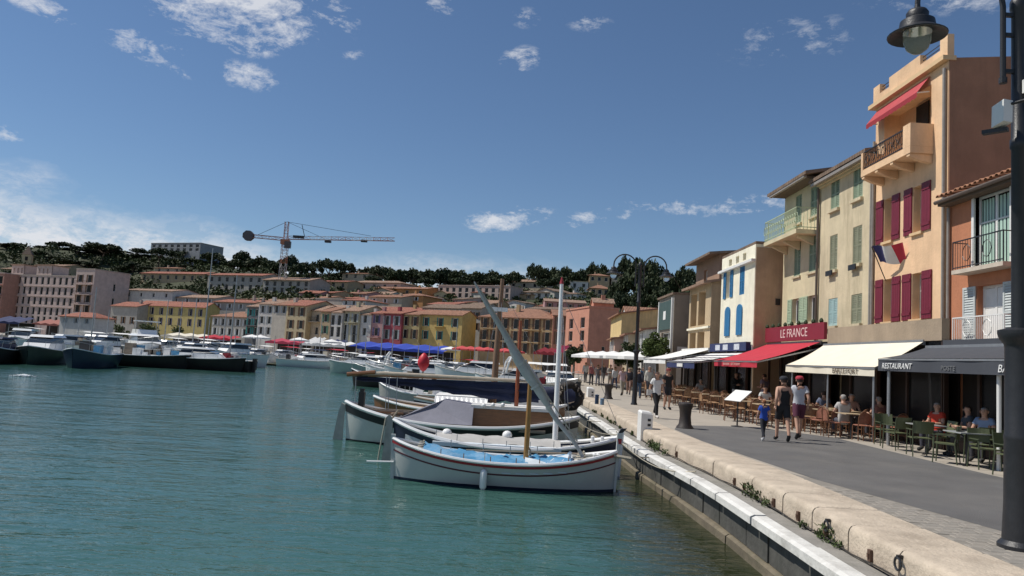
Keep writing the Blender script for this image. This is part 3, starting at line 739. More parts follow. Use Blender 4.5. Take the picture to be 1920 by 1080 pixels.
# ---------------------------------------------------- houses farther along the quay
def street_houses():
    # loggia house
    r = house('townhouse', 'ochre house with stacked white framed loggias beyond the blue shuttered house', (11.35, 47.4), (11.35, 42.3), 6, 6.75, wallm('ochre_render', (.48, .36, .22)), [(.4, 1.9, 4.4, 6.4), (2.3, 3.9, 4.4, 6.4), (.4, 1.9, 3.0, 4.0), (2.3, 3.9, 3.0, 4.0), (.4, 3.9, .3, 2.7)], ('shed', 1.2), M_tile2, oh=.5, rd=.9)
    for a in [(.4, 1.9, 4.4, 6.4), (2.3, 3.9, 4.4, 6.4), (.4, 1.9, 3.0, 4.0), (2.3, 3.9, 3.0, 4.0)]: add_window(r, *a, mat('brown_frame', (.1, .07, .05), .6), .9)
    for z in (2.85, 4.15): MB().box(0, 5.1, -.12, -.002, z, z + .12).build('string_course', M_cream, r)
    MB().box(5.102, 5.12, 0, 6, 0, 6.7).build('side_render', M_brownwall, r)
    r = house('townhouse', 'tall brown house with jutting dark eaves behind the loggia house', (12.1, 49), (12.1, 43.5), 7, 8.6, wallm('brown_render', (.30, .19, .13)), [(2, 2.8, 6.9, 8.0)], ('shed', .8), M_tileold, oh=.7)
    add_window(r, 2, 2.8, 6.9, 8.0)
    # grey gabled end with green panel
    r = house('townhouse', 'grey house with dark green upper bay and white trellis windows', (11.0, 55.3), (11.0, 50.2), 10, 6.7, wallm('grey_render', (.27, .225, .18)), [(1.2, 4.4, 2.9, 4.2)], ('shed', .35), M_tileold, oh=.15, side=[(1.2, 2.1, 5.2, 6.2)])
    add_window(r, 1.2, 4.4, 2.9, 4.2)
    MB().box(.6, 4.8, -.1, -.002, 4.4, 6.4).build('green_bay', mat('dark_green_panel', (.05, .085, .075), .5), r)
    MB().box(2.2, 3.0, -.13, -.101, 5.1, 5.7).build('panel_emblem', M_white, r)
    for x in (.5, 4.85): MB().box(x - .1, x + .1, -.14, -.002, 2.6, 6.5).build('pilaster', M_white, r)
    MB().box(.4, 5, -.16, -.141, 2.5, 2.8).build('sign_board', M_white, r)
    MB().box(5.102, 5.13, .3, 4.5, 0, 3.2).build('white_wash', M_white, r)
    # run of small facades closing the street
    cols = [('white', (.62, .6, .55)), ('tan', (.46, .37, .25)), ('yellow', (.66, .48, .22)), ('pale_pink', (.5, .33, .26))]
    for i, (nm, c) in enumerate(cols):
        w = [5.5, 5.5, 11., 6.][i]; y = [56.5, 62.3, 77., 69.][i]; x = [10.7, 10.4, 11.9, 10.2][i]
        ops = [(1.0 + k * 2.2, 1.9 + k * 2.2, z, z + 1.4) for k in range(2) for z in (2.9,)]
        r = house('townhouse', ['low white house with open shutters beyond the leafy quay tree', 'narrow tan house between the white and yellow houses at the street end', 'yellow gabled house beside the pink corner house', 'pale pink house closing the end of the quay street'][i], (x, y + w), (x - .4, y), 7, [4.5, 4.3, 7.0, 4.1][i], wallm(nm + '_street_render', c), ops, ('shed', [1.0, .9, 1.2, .9][i]), M_tile, oh=.4)
        for o in ops: add_window(r, *o, M_white, .22); add_shutter(r, o[0] - .45, o[0], o[2], o[3], M_white); add_shutter(r, o[1], o[1] + .45, o[2], o[3], M_white)
street_houses()

# ================================================================== RESTAURANT FRONTS
def canvas_mat(name, col, rough=.8): return mat(name, col, rough, .05, 2., dirt=tuple(c * .6 for c in col), dirt_amt=.3)
def awning(name, label, y_far, y_near, xb, xf, zb, zf, cm, vm, vh, stripes=None, posts=True, scallop=0.):
    """y_far is the left end seen from the harbour; root at the near back corner"""
    r = empty(name, (xb, y_near, 0), 0, label, 'awning')
    Ly = y_far - y_near; Px = xf - xb; n = max(6, int(Ly / .45)); k = 9
    vs = []; fs = []
    for j in range(k + 1):
        t = j / k
        for i in range(n + 1):
            s = i / n; vs.append((Px * t, Ly * s, zb + (zf - zb) * t - .05 * math.sin(math.pi * t) - .012 * abs(math.sin(i * 1.57)) * math.sin(math.pi * t)))
    for j in range(k):
        for i in range(n): a = j * (n + 1) + i; fs.append((a, a + 1, a + n + 2, a + n + 1))
    mb = MB()
    if stripes:
        for q, f in enumerate(fs): mb.f.append(f); mb.m.append((q // n) % 2)
        mb.v = vs
        mb.build('canvas', [cm, stripes], r)
    else: mb.add(vs, fs).build('canvas', cm, r)
    v = []
    for i in range(n * 2 + 1): s = i / (n * 2); v.append((Px - .012, Ly * s, zf - vh - scallop * (i % 2)))
    mv = MB(); m2 = n * 2 + 1
    mv.add([(p[0] + .006 * math.sin(i * .8), p[1], zf - .015) for i, p in enumerate(v)] + [(p[0] + .02 * math.sin(i * .8), p[1], p[2]) for i, p in enumerate(v)], [(i, i + 1, m2 + i + 1, m2 + i) for i in range(m2 - 1)])
    mv.build('valance', vm, r, smooth='all')
    MB().box(Px - .03, Px + .03, .01, Ly - .01, zf - .06, zf - .012).build('front_bar', M_steel, r)
    MB().box(-.02, .06, 0, Ly, zb - .1, zb + .06).build('cassette', M_steel, r)
    for y in (.06, Ly - .06): MB().beam((0, y, zb - .25), (Px, y, zf - .05), .04, .05).build('arm', M_steel, r)
    if posts:
        c = 3
        for i in range(c): MB().tube([(Px + .12, .3 + (Ly - .6) * i / (c - 1), 0), (Px + .12, .3 + (Ly - .6) * i / (c - 1), zf - .06)], .035, 8).build('post', M_steel, r)
    return r
M_creamc = canvas_mat('cream_canvas', (.74, .68, .55)); M_greyc = canvas_mat('charcoal_canvas', (.055, .06, .072)); M_redc = canvas_mat('red_canvas', (.46, .022, .042)); M_whitec = canvas_mat('white_canvas', (.76, .75, .72)); M_navyc = canvas_mat('navy_canvas', (.02, .03, .10))
M_letter = mat('white_lettering', (.8, .8, .78), .6); M_brownlet = mat('brown_lettering', (.10, .07, .045), .7)
RY = (R(90), 0, R(-90))      # text on a face looking towards -X, reading left to right from the harbour
a1 = awning('awning', 'wide cream canvas awning over the bar terrace', 28.5, 21.62, 12.0, 10.6, 2.98, 2.16, M_creamc, M_creamc, .27)
text_obj('lettering', 'BAR LE PORT', .24, M_brownlet, a1, (-1.4 - .05, 1.85, 1.93), RY, sx=1.25)
a2 = awning('awning', 'charcoal restaurant awning with white lettering', 21.5, 11.5, 12.0, 10.65, 2.80, 2.42, M_greyc, M_greyc, .36, posts=False)
text_obj('lettering', 'RESTAURANT', .22, M_letter, a2, (-1.35 - .04, 9.75, 2.13), RY, sx=1.15, shear=.2, align='LEFT')
text_obj('lettering', 'POSTE', .17, mat('grey_lettering', (.16, .165, .17), .7), a2, (-1.35 - .04, 6.55, 2.12), RY, sx=1.2)
text_obj('lettering', 'BAR', .24, M_letter, a2, (-1.35 - .04, 4.72, 2.12), RY, sx=1.15, shear=.2, align='LEFT')
for y in (1.0, 4.95, 9.7): MB().tube([(-1.2, y, 0), (-1.2, y, 2.36)], .05, 10).build('post', M_white if y == 4.95 else M_steel, a2)
a3 = awning('awning', 'red restaurant awning below the red sign board', 34.75, 28.75, 12.0, 9.57, 3.12, 2.24, M_redc, M_redc, .26, posts=False)
text_obj('lettering', 'BRASSERIE   RESTAURANT', .15, mat('pale_red_lettering', (.62, .33, .30), .7), a3, (-2.43 - .04, 3.2, 2.04), RY, sx=1.4)
a4 = awning('awning', 'grey and white striped awning with navy valance', 41.2, 35.1, 11.35, 8.75, 2.75, 2.12, canvas_mat('grey_stripe_canvas', (.13, .12, .14)), M_navyc, .30, stripes=M_whitec, scallop=.05, posts=False)
MB().box(-2.66, -2.63, 2.2, 3.4, 1.85, 2.02).build('valance_sign', M_white, a4)
a5 = awning('awning', 'plain white awning beside the striped one', 48.2, 41.6, 11.3, 8.75, 2.95, 2.25, M_whitec, M_whitec, .28)

def shopfront(label, y0, y1, x, fas_m, zf0, zf1, glass=True, xw=12.58):
    r = empty('shopfront', (x, y0, 0), 0, label, 'shopfront')
    L_ = y1 - y0
    MB().box(0, .22, 0, L_, zf0, zf1).build('fascia', fas_m, r)
    n = max(2, int(L_ / 1.5))
    for i in range(n + 1): MB().box(.02, .14, L_ * i / n - .05 if i else 0, L_ * i / n + .05 if i < n else L_, 0, zf0 - .002).build('pillar', mat('dark_wood_front', (.05, .028, .02), .5), r)
    for i in range(n):
        MB().box(.06, .10, L_ * i / n + .052, L_ * (i + 1) / n - .052, .02, .55).build('stall_riser', mat('dark_wood_front', (.05, .028, .02), .5), r)
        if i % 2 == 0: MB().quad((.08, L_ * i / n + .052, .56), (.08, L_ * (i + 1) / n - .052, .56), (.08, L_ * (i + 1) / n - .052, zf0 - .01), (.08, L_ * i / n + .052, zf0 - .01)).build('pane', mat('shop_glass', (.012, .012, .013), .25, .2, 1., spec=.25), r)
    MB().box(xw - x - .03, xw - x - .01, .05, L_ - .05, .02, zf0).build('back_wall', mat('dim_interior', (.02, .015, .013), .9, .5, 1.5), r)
    return r
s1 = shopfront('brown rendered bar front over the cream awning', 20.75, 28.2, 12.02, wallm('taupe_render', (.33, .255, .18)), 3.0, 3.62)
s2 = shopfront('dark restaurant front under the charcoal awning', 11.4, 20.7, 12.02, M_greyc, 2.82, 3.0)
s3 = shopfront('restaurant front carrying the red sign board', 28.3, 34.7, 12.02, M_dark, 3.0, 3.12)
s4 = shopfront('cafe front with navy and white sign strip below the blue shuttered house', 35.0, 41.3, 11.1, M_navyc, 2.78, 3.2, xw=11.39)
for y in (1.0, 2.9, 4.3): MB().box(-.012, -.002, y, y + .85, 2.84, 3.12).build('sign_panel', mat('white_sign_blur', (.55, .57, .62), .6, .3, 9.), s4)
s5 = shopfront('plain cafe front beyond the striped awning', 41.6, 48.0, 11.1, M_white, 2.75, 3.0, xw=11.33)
# red sign board
pL = atx(1437, 630, 11.95); pR = atx(1548, 620, 11.95)
zt, zbm = atx(1492, 610, 11.95).z, atx(1492, 639, 11.95).z
sb = empty('sign_board', (11.95, pR.y, 0), 0, 'red sign board with white lettering above the red awning', 'sign')
MB().box(-.06, .06, 0, pL.y - pR.y, zbm, zt).build('board', mat('red_board', (.21, .014, .03), .6, .1, 2.), sb)
text_obj('lettering', 'LE FRANCE', .52, mat('pale_lettering', (.66, .50, .47), .7), sb, (-.066, (pL.y - pR.y) * .47, zbm + (zt - zbm) * .24), RY, sx=1.15)
for i in range(9): MB().lathe([(.05, 0), (.09, .08), (.06, .16), (.02, .2)], 7).build('plant_tuft', leafm('tuft_leaf', (.03, .05, .02)), sb, loc=(0, .4 + i * .75, zt - .02))
# wall lantern sign inside the charcoal terrace
hl = MB().box(11.2, 11.45, 14.2, 14.9, 1.85, 2.1).build('hanging_lamp', mat('amber_lamp', (.55, .20, .03), .6)); tag(hl, 'small amber box lamp hanging under the charcoal awning', 'lamp')

# flag on the orange house
def flag():
    r = empty('flag', (12.3, 24.35, 3.9), 0, 'french tricolour flag on a slanted pole on the orange house', 'flag')
    p0 = Vector((12.57, 25.0, 5.15)); p1 = Vector((11.9, 24.62, 6.2))
    r.location = p0
    d = p1 - p0
    MB().tube([(0, 0, 0), tuple(d)], .018, 6).build('pole', M_iron, r)
    ms = [mat('flag_blue', (.035, .035, .13), .8), mat('flag_white', (.72, .70, .68), .8), mat('flag_red', (.50, .03, .055), .8)]
    n = 18; k = 5; W = 1.15; Hh = .62; vs = []; fs = []
    up = -d.normalized()
    for j in range(k + 1):
        for i in range(n + 1):
            s = i / n; b = j / k * Hh
            base = d * (.99) + up * b
            vs.append(tuple(base + Vector((.40 * s * W + .06 * math.sin(s * 9 + j * .3), -s * W * .9, -.05 * s * s + .05 * math.sin(s * 7 + 1) - s * .05 * (j - 2) / 3))))
    mb = MB(); mb.v = vs
    for j in range(k):
        for i in range(n): a = j * (n + 1) + i; mb.f.append((a, a + 1, a + n + 2, a + n + 1)); mb.m.append(min(2, i * 3 // n))
    mb.build('cloth', ms, r, smooth='all')
flag()

# ================================================================== STREET FURNITURE
M_lampglass = mat('lamp_glass', (.86, .88, .80), .05, .03, 4., spec=.5); M_lampglass.node_tree.nodes['Principled BSDF'].inputs['Transmission Weight'].default_value = .8; M_lampglass.node_tree.nodes['Principled BSDF'].inputs['IOR'].default_value = 1.08
def street_lamp(loc, label, near=False):
    r = empty('street_lamp', loc, 0, label, 'street lamp', 'black double armed street lamps on the quay')
    k_ = .93 if near else .62
    MB().lathe([(q * k_, z) for q, z in [(.24, 0), (.24, .05), (.19, .10), (.17, .5), (.165, 1.2), (.17, 1.22), (.17, 1.26), (.162, 1.28), (.158, 2.25), (.165, 2.3), (.215, 2.36), (.235, 2.42), (.235, 2.46), (.13, 2.49)]], 24).build('base', M_iron, r, smooth=True)
    MB().lathe([(.082, 2.45), (.08, 4.6), (.095, 4.62), (.095, 4.72), (.08, 4.74), (.078, 6.30), (.095, 6.33), (.095, 6.42), (.05, 6.52), (.01, 6.56)], 18).build('pole', M_iron, r, smooth=True)
    for s in (-1, 1):
        pts = [(s * .19, 0, 5.45), (s * .19, 0, 6.35)] + [(s * (.705 - .515 * math.cos(t)), 0, 6.35 + .5 * math.sin(t)) for t in [math.pi * k / 12 for k in range(1, 12)]] + [(s * 1.22, 0, 6.35), (s * 1.22, 0, 6.28)]
        a = MB().tube(pts, .032, 8).build('arm', M_iron, r, smooth=True)
        for z in (5.55, 6.0, 6.25): MB().beam((s * .06, 0, z), (s * .19, 0, z), .045).build('bracket', M_iron, a)
        MB().tube([(s * .19, 0, 5.40), (s * .19, 0, 5.47)], .045, 8).build('finial', M_iron, a)
        l = MB().lathe([(.03, 6.05), (.035, 6.00), (.10, 5.97), (.125, 5.93), (.12, 5.87), (.19, 5.83), (.205, 5.74), (.33, 5.66), (.325, 5.645), (.18, 5.70), (.16, 5.72)], 24, (s * 1.22, 0, .27)).build('lantern', M_iron, r, smooth=True)
        MB().lathe([(.155, 5.70), (.152, 5.58), (.12, 5.49), (.06, 5.44), (.01, 5.43)], 18, (s * 1.22, 0, .27)).build('globe', M_lampglass, l, smooth=True)
    return r
lamp1 = street_lamp((5.88, 8.6, 0), 'tall black street lamp with wide base carrying a white equipment box', True)
lamp2 = street_lamp((5.85, 34.2, 0), 'black double armed street lamp standing near the walking crowd')
eb = empty('equipment_box', (5.60, 8.5, 4.98), 0, 'small white equipment box clamped to the black lamp post', 'box'); eb.rotation_euler = (0, 0, R(-48))
MB().add([(-.09, -.03, -.15), (.05, -.10, -.11), (.11, .02, -.11), (-.03, .09, -.15), (-.085, -.03, .10), (.055, -.10, .15), (.115, .02, .15), (-.025, .09, .10)], [(0, 1, 5, 4), (1, 2, 6, 5), (2, 3, 7, 6), (3, 0, 4, 7), (4, 5, 6, 7), (0, 3, 2, 1)]).build('housing', M_white, eb)
MB().tube([(.05, 0, .1), (.27, .04, .14)], .018, 6).build('bracket', M_iron, eb); MB().box(-.2, .06, .0, .08, -.2, -.152).build('under_plate', M_iron, eb)
cb2 = empty('camera_unit', (5.9, 8.47, 5.35), 0, 'white camera unit strapped high on the black lamp post', 'camera')
MB().box(-.05, .12, -.06, .03, -.1, .06).build('housing', M_white, cb2); MB().tube([(.0, -.10, .14), (.22, -.16, .10)], .05, 10).build('lens_tube', M_white, cb2)
nt_ = MB().add([(5.88 + .168 * math.cos(t), 8.6 + .168 * math.sin(t), z) for z in (1.12, 1.42) for t in [R(-92 + 9 * k) for k in range(7)]], [(i, i + 1, 8 + i, 7 + i) for i in range(6)]).build('notice', mat('grey_notice', (.55, .56, .58), .6, .35, 9.)); tag(nt_, 'weathered pale notice stuck on the wide lamp post base', 'notice')

def bollard(u, v, label, h=.72):
    p = atz(u, v); r = empty('bollard', (p.x, p.y, 0), 0, label, 'bollard', 'dark cast iron bollards on the quay')
    MB().lathe([(.26, 0), (.25, .04), (.19, .12), (.165, .35), (.18, .55), (.215, .66), (.225, .72), (.21, .75)], 20).build('post', mat('brown_iron', (.035, .026, .022), .55, .3, 6., bump=.2), r, smooth=True)
    MB().lathe([(.21, .751), (.12, .77), (.01, .775)], 20).build('cap', mat('brown_iron', (.035, .026, .022), .55), r, smooth=True)
bollard(1284, 803, 'dark flared mooring bollard by the white service box'); bollard(1140, 748, 'dark flared mooring bollard beside the far white service box')
def service_box(u, v, label, z):
    p = atz(u, v, z); r = empty('service_box', (p.x, p.y, z), R(8), label, 'service box', 'white quay service boxes')
    s = .17
    MB().add([(-s, -s, 0), (s, -s, 0), (s, s, 0), (-s, s, 0), (-s, -s, .78), (s, -s, .74), (s, s, .78), (-s, s, .82), (-s * .8, -s * .8, .83), (s * .8, -s * .8, .80), (s * .8, s * .8, .83), (-s * .8, s * .8, .86)],
             [(0, 1, 5, 4), (1, 2, 6, 5), (2, 3, 7, 6), (3, 0, 4, 7), (4, 5, 9, 8), (5, 6, 10, 9), (6, 7, 11, 10), (7, 4, 8, 11), (8, 9, 10, 11)]).build('housing', M_white, r)
    for z in (.42, .56): MB().box(.02, .11, -s - .012, -s - .001, z, z + .07).build('socket', M_iron, r)
service_box(1208, 826, 'white service box standing in weeds on the ledge', -.33); service_box(1106, 757, 'white service box farther along the ledge edge', -.33)
for u, v, c, lab, h in ((1118, 772, (.02, .045, .10), 'dark blue mooring post on the ledge', .75), (1128, 774, (.13, .22, .33), 'light blue mooring post on the ledge', .62), (1092, 760, (.08, .08, .085), 'grey mooring post beside the far service box', .6)):
    p = atz(u, v, -.33); o = empty('mooring_post', (p.x, p.y, -.33), 0, lab, 'post')
    MB().tube([(0, 0, 0), (0, 0, h * .93)], .085, 12).build('shaft', mat('post_%d' % u, c, .5), o, smooth=True); MB().lathe([(.085, h * .93), (.10, h * .94), (.10, h * .97), (.02, h)], 12).build('cap', mat('post_%d' % u, c, .5), o, smooth=True)
# iron brackets and rings fixed to the kerb face
for (u, v) in [(1530, 993), (1614, 1038), (1437, 940), (1380, 910), (1354, 900), (1262, 850), (1485, 965)]:
    p = atz(u, v, -.2); o = MB().box(-.025, .02, -.035, .035, -.06, .07).box(-.04, -.02, -.02, .02, -.02, .03).build('mooring_bracket', mat('rusty_iron', (.10, .055, .035), .8, .3, 9.)); o.location = (xe(p.y) - .012, p.y, -.22)
    tag(o, 'small rusty bracket fixed to the kerb face', 'bracket', 'rusty brackets along the kerb face')
for (u, v) in [(1566, 990), (1706, 1062)]:
    p = atz(u, v, -.15); o = empty('mooring_ring', (xe(p.y) - .02, p.y, -.13), 0, 'iron mooring ring hanging on the kerb face', 'ring', 'iron rings on the kerb face')
    MB().tube([(-.03, .065 * math.cos(t), .065 * math.sin(t)) for t in [k * math.pi / 7 for k in range(15)]], .014, 6).build('ring', M_iron, o); MB().box(-.04, .02, -.02, .02, .05, .09).build('eye', M_iron, o)
cable = MB().tube([(xe(y) - .03, y, -.315 + .03 * abs(math.sin(y * 1.7))) for y in [4 + .25 * i for i in range(90)]], .011, 5).build('cable', mat('dark_cable', (.04, .035, .03), .8)); tag(cable, 'thin dark cable running along the foot of the kerb', 'cable')
# weeds at the foot of the kerb
def weeds():
    mb = MB()
    cl = [(19.6 + random.gauss(0, .8), random.uniform(-.16, .04), random.uniform(.06, .22), 60) for _ in range(10)] + [(25 + random.uniform(-4, 8), random.uniform(-.1, .05), random.uniform(.06, .15), 60) for _ in range(12)] + [(13.1, -.03, .22, 110), (12.7, -.04, .18, 80), (12.2, -.04, .14, 50), (9.95, -.04, .22, 90), (10.1, -.03, .1, 40), (10.7, -.04, .08, 30), (9.6, -.04, .07, 24)]
    for y, ox, rad, n in cl:
        for _ in range(n):
            a = random.uniform(0, 6.28); rr = rad * math.sqrt(random.random()); p = Vector((xe(y) + ox + math.cos(a) * rr * .5, y + math.sin(a) * rr, -.33 + random.random() * rad * .9)); p.x = min(p.x, xe(p.y) - .012)
            d = Vector((random.uniform(-1, 1), random.uniform(-1, 1), random.uniform(0, 1.3))).normalized() * random.uniform(.03, .07); e = d.cross(Vector((random.random() - .5, random.random() - .5, 1))).normalized() * .015
            mb.quad(p - e, p + e, p + d + e * .4, p + d - e * .4)
    o = mb.build('weeds', leafm('weed_leaf', (.05, .075, .022))); tag(o, 'green weeds growing between ledge and kerb', 'weeds', kind='stuff')
weeds()

# ---------------------------------------------------- chairs and tables
M_rattan = mat('rattan_weave', (.30, .175, .09), .7, .45, 14., bump=.3); M_cane = mat('cane_frame', (.17, .075, .035), .5, .2, 6.)
M_cane2 = mat('red_brown_weave', (.26, .10, .06), .7, .3, 14.)
def rattan_chair(wm):
    r = empty('bistro_chair', (0, 0, 0), 0, 'x', 'chair')
    MB().lathe([(.20, .43), (.215, .445), (.20, .46), (.02, .465)], 12).build('seat', wm, r)
    for sx in (-1, 1):
        MB().tube([(sx * .17, .17, 0), (sx * .165, .15, .44)], .015, 6).build('leg', M_cane, r)
        MB().tube([(sx * .18, -.20, 0), (sx * .17, -.17, .45)], .015, 6).build('leg', M_cane, r)
    arc = [(.20 * math.sin(t), -.17 - .06 * math.cos(t) - .06, .45 + .42 * abs(math.cos(t)) ** .5) for t in [-math.pi / 2 + math.pi * k / 12 for k in range(13)]]
    MB().tube(arc, .016, 6).build('back_frame', M_cane, r)
    n = 8; vs = []; fs = []
    for j in range(4):
        for i in range(n + 1):
            t = -1.3 + 2.6 * i / n; vs.append((.19 * math.sin(t), -.20 - .05 * math.cos(t) - .02 * j / 3, .50 + (.33 * abs(math.cos(t)) ** .5) * j / 3))
    for j in range(3):
        for i in range(n): a = j * (n + 1) + i; fs.append((a, a + 1, a + n + 2, a + n + 1))
    MB().add(vs, fs).build('backrest', wm, r)
    MB().tube([(.17, .15, .2), (-.17, .15, .2)], .01, 5).tube([(.17, .15, .22), (.175, -.18, .22)], .01, 5).tube([(-.17, .15, .22), (-.175, -.18, .22)], .01, 5).build('stretcher', M_cane, r)
    return r
def green_chair():
    g = mat('olive_green_metal', (.065, .08, .042), .5, .12, 5.); g2 = mat('olive_green_seat', (.11, .128, .062), .45, .1, 5.)
    r = empty('terrace_chair', (0, 0, 0), 0, 'x', 'chair')
    MB().box(-.22, .22, -.21, .22, .43, .455).build('seat', g2, r)
    vs = [(x, -.22 - .05 * z / .4 - .05 * (1 - (x / .23) ** 2), .56 + z) for z in (0, .30) for x in (-.23, -.15, -.07, 0, .07, .15, .23)]
    MB().add(vs + [(x, y - .018, z) for x, y, z in vs], [(i, i + 1, 8 + i, 7 + i) for i in range(6)] + [(14 + i, 15 + i, 22 + i, 21 + i) for i in range(6)] + [(i + 7, i + 8, i + 22, i + 21) for i in range(6)] + [(i, i + 1, i + 15, i + 14) for i in range(6)]).build('backrest', g2, r)
    for sx in (-1, 1):
        MB().tube([(sx * .235, .22, 0), (sx * .225, .19, .62)], .014, 6).build('leg', g, r); MB().tube([(sx * .235, -.27, 0), (sx * .225, -.22, .45), (sx * .225, -.28, .86)], .014, 6).build('leg', g, r)
        MB().box(sx * .23 - .022, sx * .23 + .022, -.24, .23, .63, .65).build('armrest', g, r)
    return r
def bistro_table(top, w=.68):
    r = empty('bistro_table', (0, 0, 0), 0, 'x', 'table')
    MB().box(-w / 2, w / 2, -w / 2, w / 2, .72, .745).build('table_top', top, r)
    MB().tube([(0, 0, .03), (0, 0, .72)], .035, 8).build('pedestal', M_iron, r)
    m = MB()
    for a in range(4): m.beam((0, 0, .03), (.28 * math.cos(a * 1.571 + .785), .28 * math.sin(a * 1.571 + .785), .012), .05, .02)
    m.build('foot', M_iron, r)
    return r
rc = rattan_chair(M_rattan); rc2 = rattan_chair(M_cane2); gc = green_chair()
tb = bistro_table(mat('light_wood_top', (.42, .32, .20), .5, .2, 4.)); tb2 = bistro_table(mat('grey_table_top', (.33, .34, .33), .35, .1, 4.), .7)
used = set()
def place(proto, loc, rz, label, group):
    if proto.name in used: o = dup(proto, loc, rz, label, group)
    else: used.add(proto.name); o = proto; o.location = loc; o.rotation_euler = (0, 0, rz); o['label'] = label; o['group'] = group
    return o
def terraces():
    LF, LP, LS = 'woven bistro chair under the red awning', 'red brown bistro chair under the cream awning', 'woven bistro chair under the striped awning'
    for lab, tl, pr, xs, ys, g in ((LF, 'pale wooden bistro table under the red awning', rc, (8.75, 10.15, 11.3), (25.6, 27.2, 28.9, 30.6, 32.3, 34.0), 'red awning terrace'),
                                 (LP, 'pale wooden bistro table under the cream awning', rc2, (10.35, 11.4), (22.6, 24.2), 'cream awning terrace'),
                                 (LS, 'pale wooden bistro table under the striped awning', rc, (8.5, 9.9), (36.0, 37.8, 39.6, 41.4, 43.4, 45.4), 'striped awning terrace')):
        for x in xs:
            for y in ys:
                tn = [' at kerbside table', ' at inner table', ' at wall table'][xs.index(x)]
                xx = x + random.uniform(-.08, .08); yy = y + random.uniform(-.1, .1)
                place(tb, (xx, yy, 0), random.uniform(-.06, .06), tl + [' in the kerbside row', ' in the inner row', ' in the row by the wall'][xs.index(x)], 'tables of the ' + g)
                place(pr, (xx + random.uniform(-.05, .05), yy - .52, 0), random.uniform(-.25, .25), lab + tn + ' facing along the quay', 'chairs of the ' + g)
                place(pr, (xx + random.uniform(-.05, .05), yy + .55, 0), math.pi + random.uniform(-.25, .25), lab + tn + ' facing back along the quay', 'chairs of the ' + g)
                if random.random() < .55: place(pr, (xx - .56, yy + random.uniform(-.05, .05), 0), -math.pi / 2 + random.uniform(-.25, .25), lab + tn + ' backing onto the harbour', 'chairs of the ' + g)
    for x, y in ((9.75, 23.4), (9.6, 24.6), (10.7, 21.9)): place(rc2, (x, y, 0), random.uniform(0, 6), LP + ' standing away from the tables', 'chairs of the cream awning terrace')
    gl, gg = 'olive green metal armchair on the terrace under the charcoal awning', 'green chairs of the charcoal awning terrace'
    for (x, y, a) in ((10.35, 19.9, .2), (10.25, 18.6, -.2), (11.2, 19.3, 1.5), (10.15, 17.35, .9), (10.55, 16.55, 3.05), (11.0, 16.35, 3.2), (11.1, 17.6, .1), (11.35, 15.5, 1.4), (10.4, 15.4, 3.3), (10.6, 20.9, 3.)):
        near_t = min(((10.75, 19.2, 'beside the cream awning'), (10.5, 17.1, 'in mid terrace'), (11.05, 15.9, 'behind the lamp post')), key=lambda t: abs(t[1] - y))
        side_ = 'kerb side' if x < near_t[0] - .2 else 'wall side' if x > near_t[0] + .3 else ('far end' if y > near_t[1] else 'near end')
        place(gc, (x, y, 0), a, 'olive green armchair at the %s of the grey table %s' % (side_, near_t[2]), gg)
    for (x, y) in ((10.75, 19.2), (10.5, 17.1), (11.05, 15.9)): place(tb2, (x, y, 0), 0, 'grey topped bistro table under the charcoal awning', 'tables of the charcoal awning terrace')
terraces()
mb_ = empty('menu_board', (*atz(1382, 800)[:2], 0), R(-70), 'tilted white menu board on a stand before the red awning terrace', 'menu board')
MB().tube([(0, 0, 0), (0, 0, .95)], .025, 8).build('post', M_iron, mb_); MB().lathe([(.2, 0), (.2, .02), (.05, .04)], 12).build('foot', M_iron, mb_)
o_ = MB().box(-.42, .42, -.28, .28, -.012, .012).build('panel', M_white, mb_, loc=(0, 0, 1.0)); o_.rotation_euler = (R(38), 0, 0)
# white parasols of the farther terraces
def parasol(loc, label, cm, rad=1.7, h=2.5, group=None, closed=False):
    r = empty('parasol', loc, random.uniform(0, .6), label, 'parasol', group)
    n = 8; vs = [(0, 0, h + .42)]; 
    for i in range(n): a = i * 2 * math.pi / n; vs.append((rad * math.cos(a), rad * math.sin(a), h))
    for i in range(n): a = i * 2 * math.pi / n; vs.append((rad * math.cos(a), rad * math.sin(a), h - .2))
    MB().add(vs, [(0, 1 + i, 1 + (i + 1) % n) for i in range(n)] + [(1 + i, 1 + (i + 1) % n, 1 + n + (i + 1) % n, 1 + n + i) for i in range(n)]).build('canopy', cm, r)
    MB().tube([(0, 0, 0), (0, 0, h + .4)], .03, 6).build('pole', M_steel, r)
    MB().lathe([(.3, 0), (.3, .06), (.06, .09)], 10).build('foot', M_iron, r)
    return r
for i, (x, y) in enumerate(((9.2, 50.5), (8.6, 54), (8.1, 57.5), (7.7, 61), (7.2, 65))): parasol((x, y, 0), 'white parasol in the row beyond the white awning', M_whitec, 1.8, 2.35, 'white parasols along the quay')

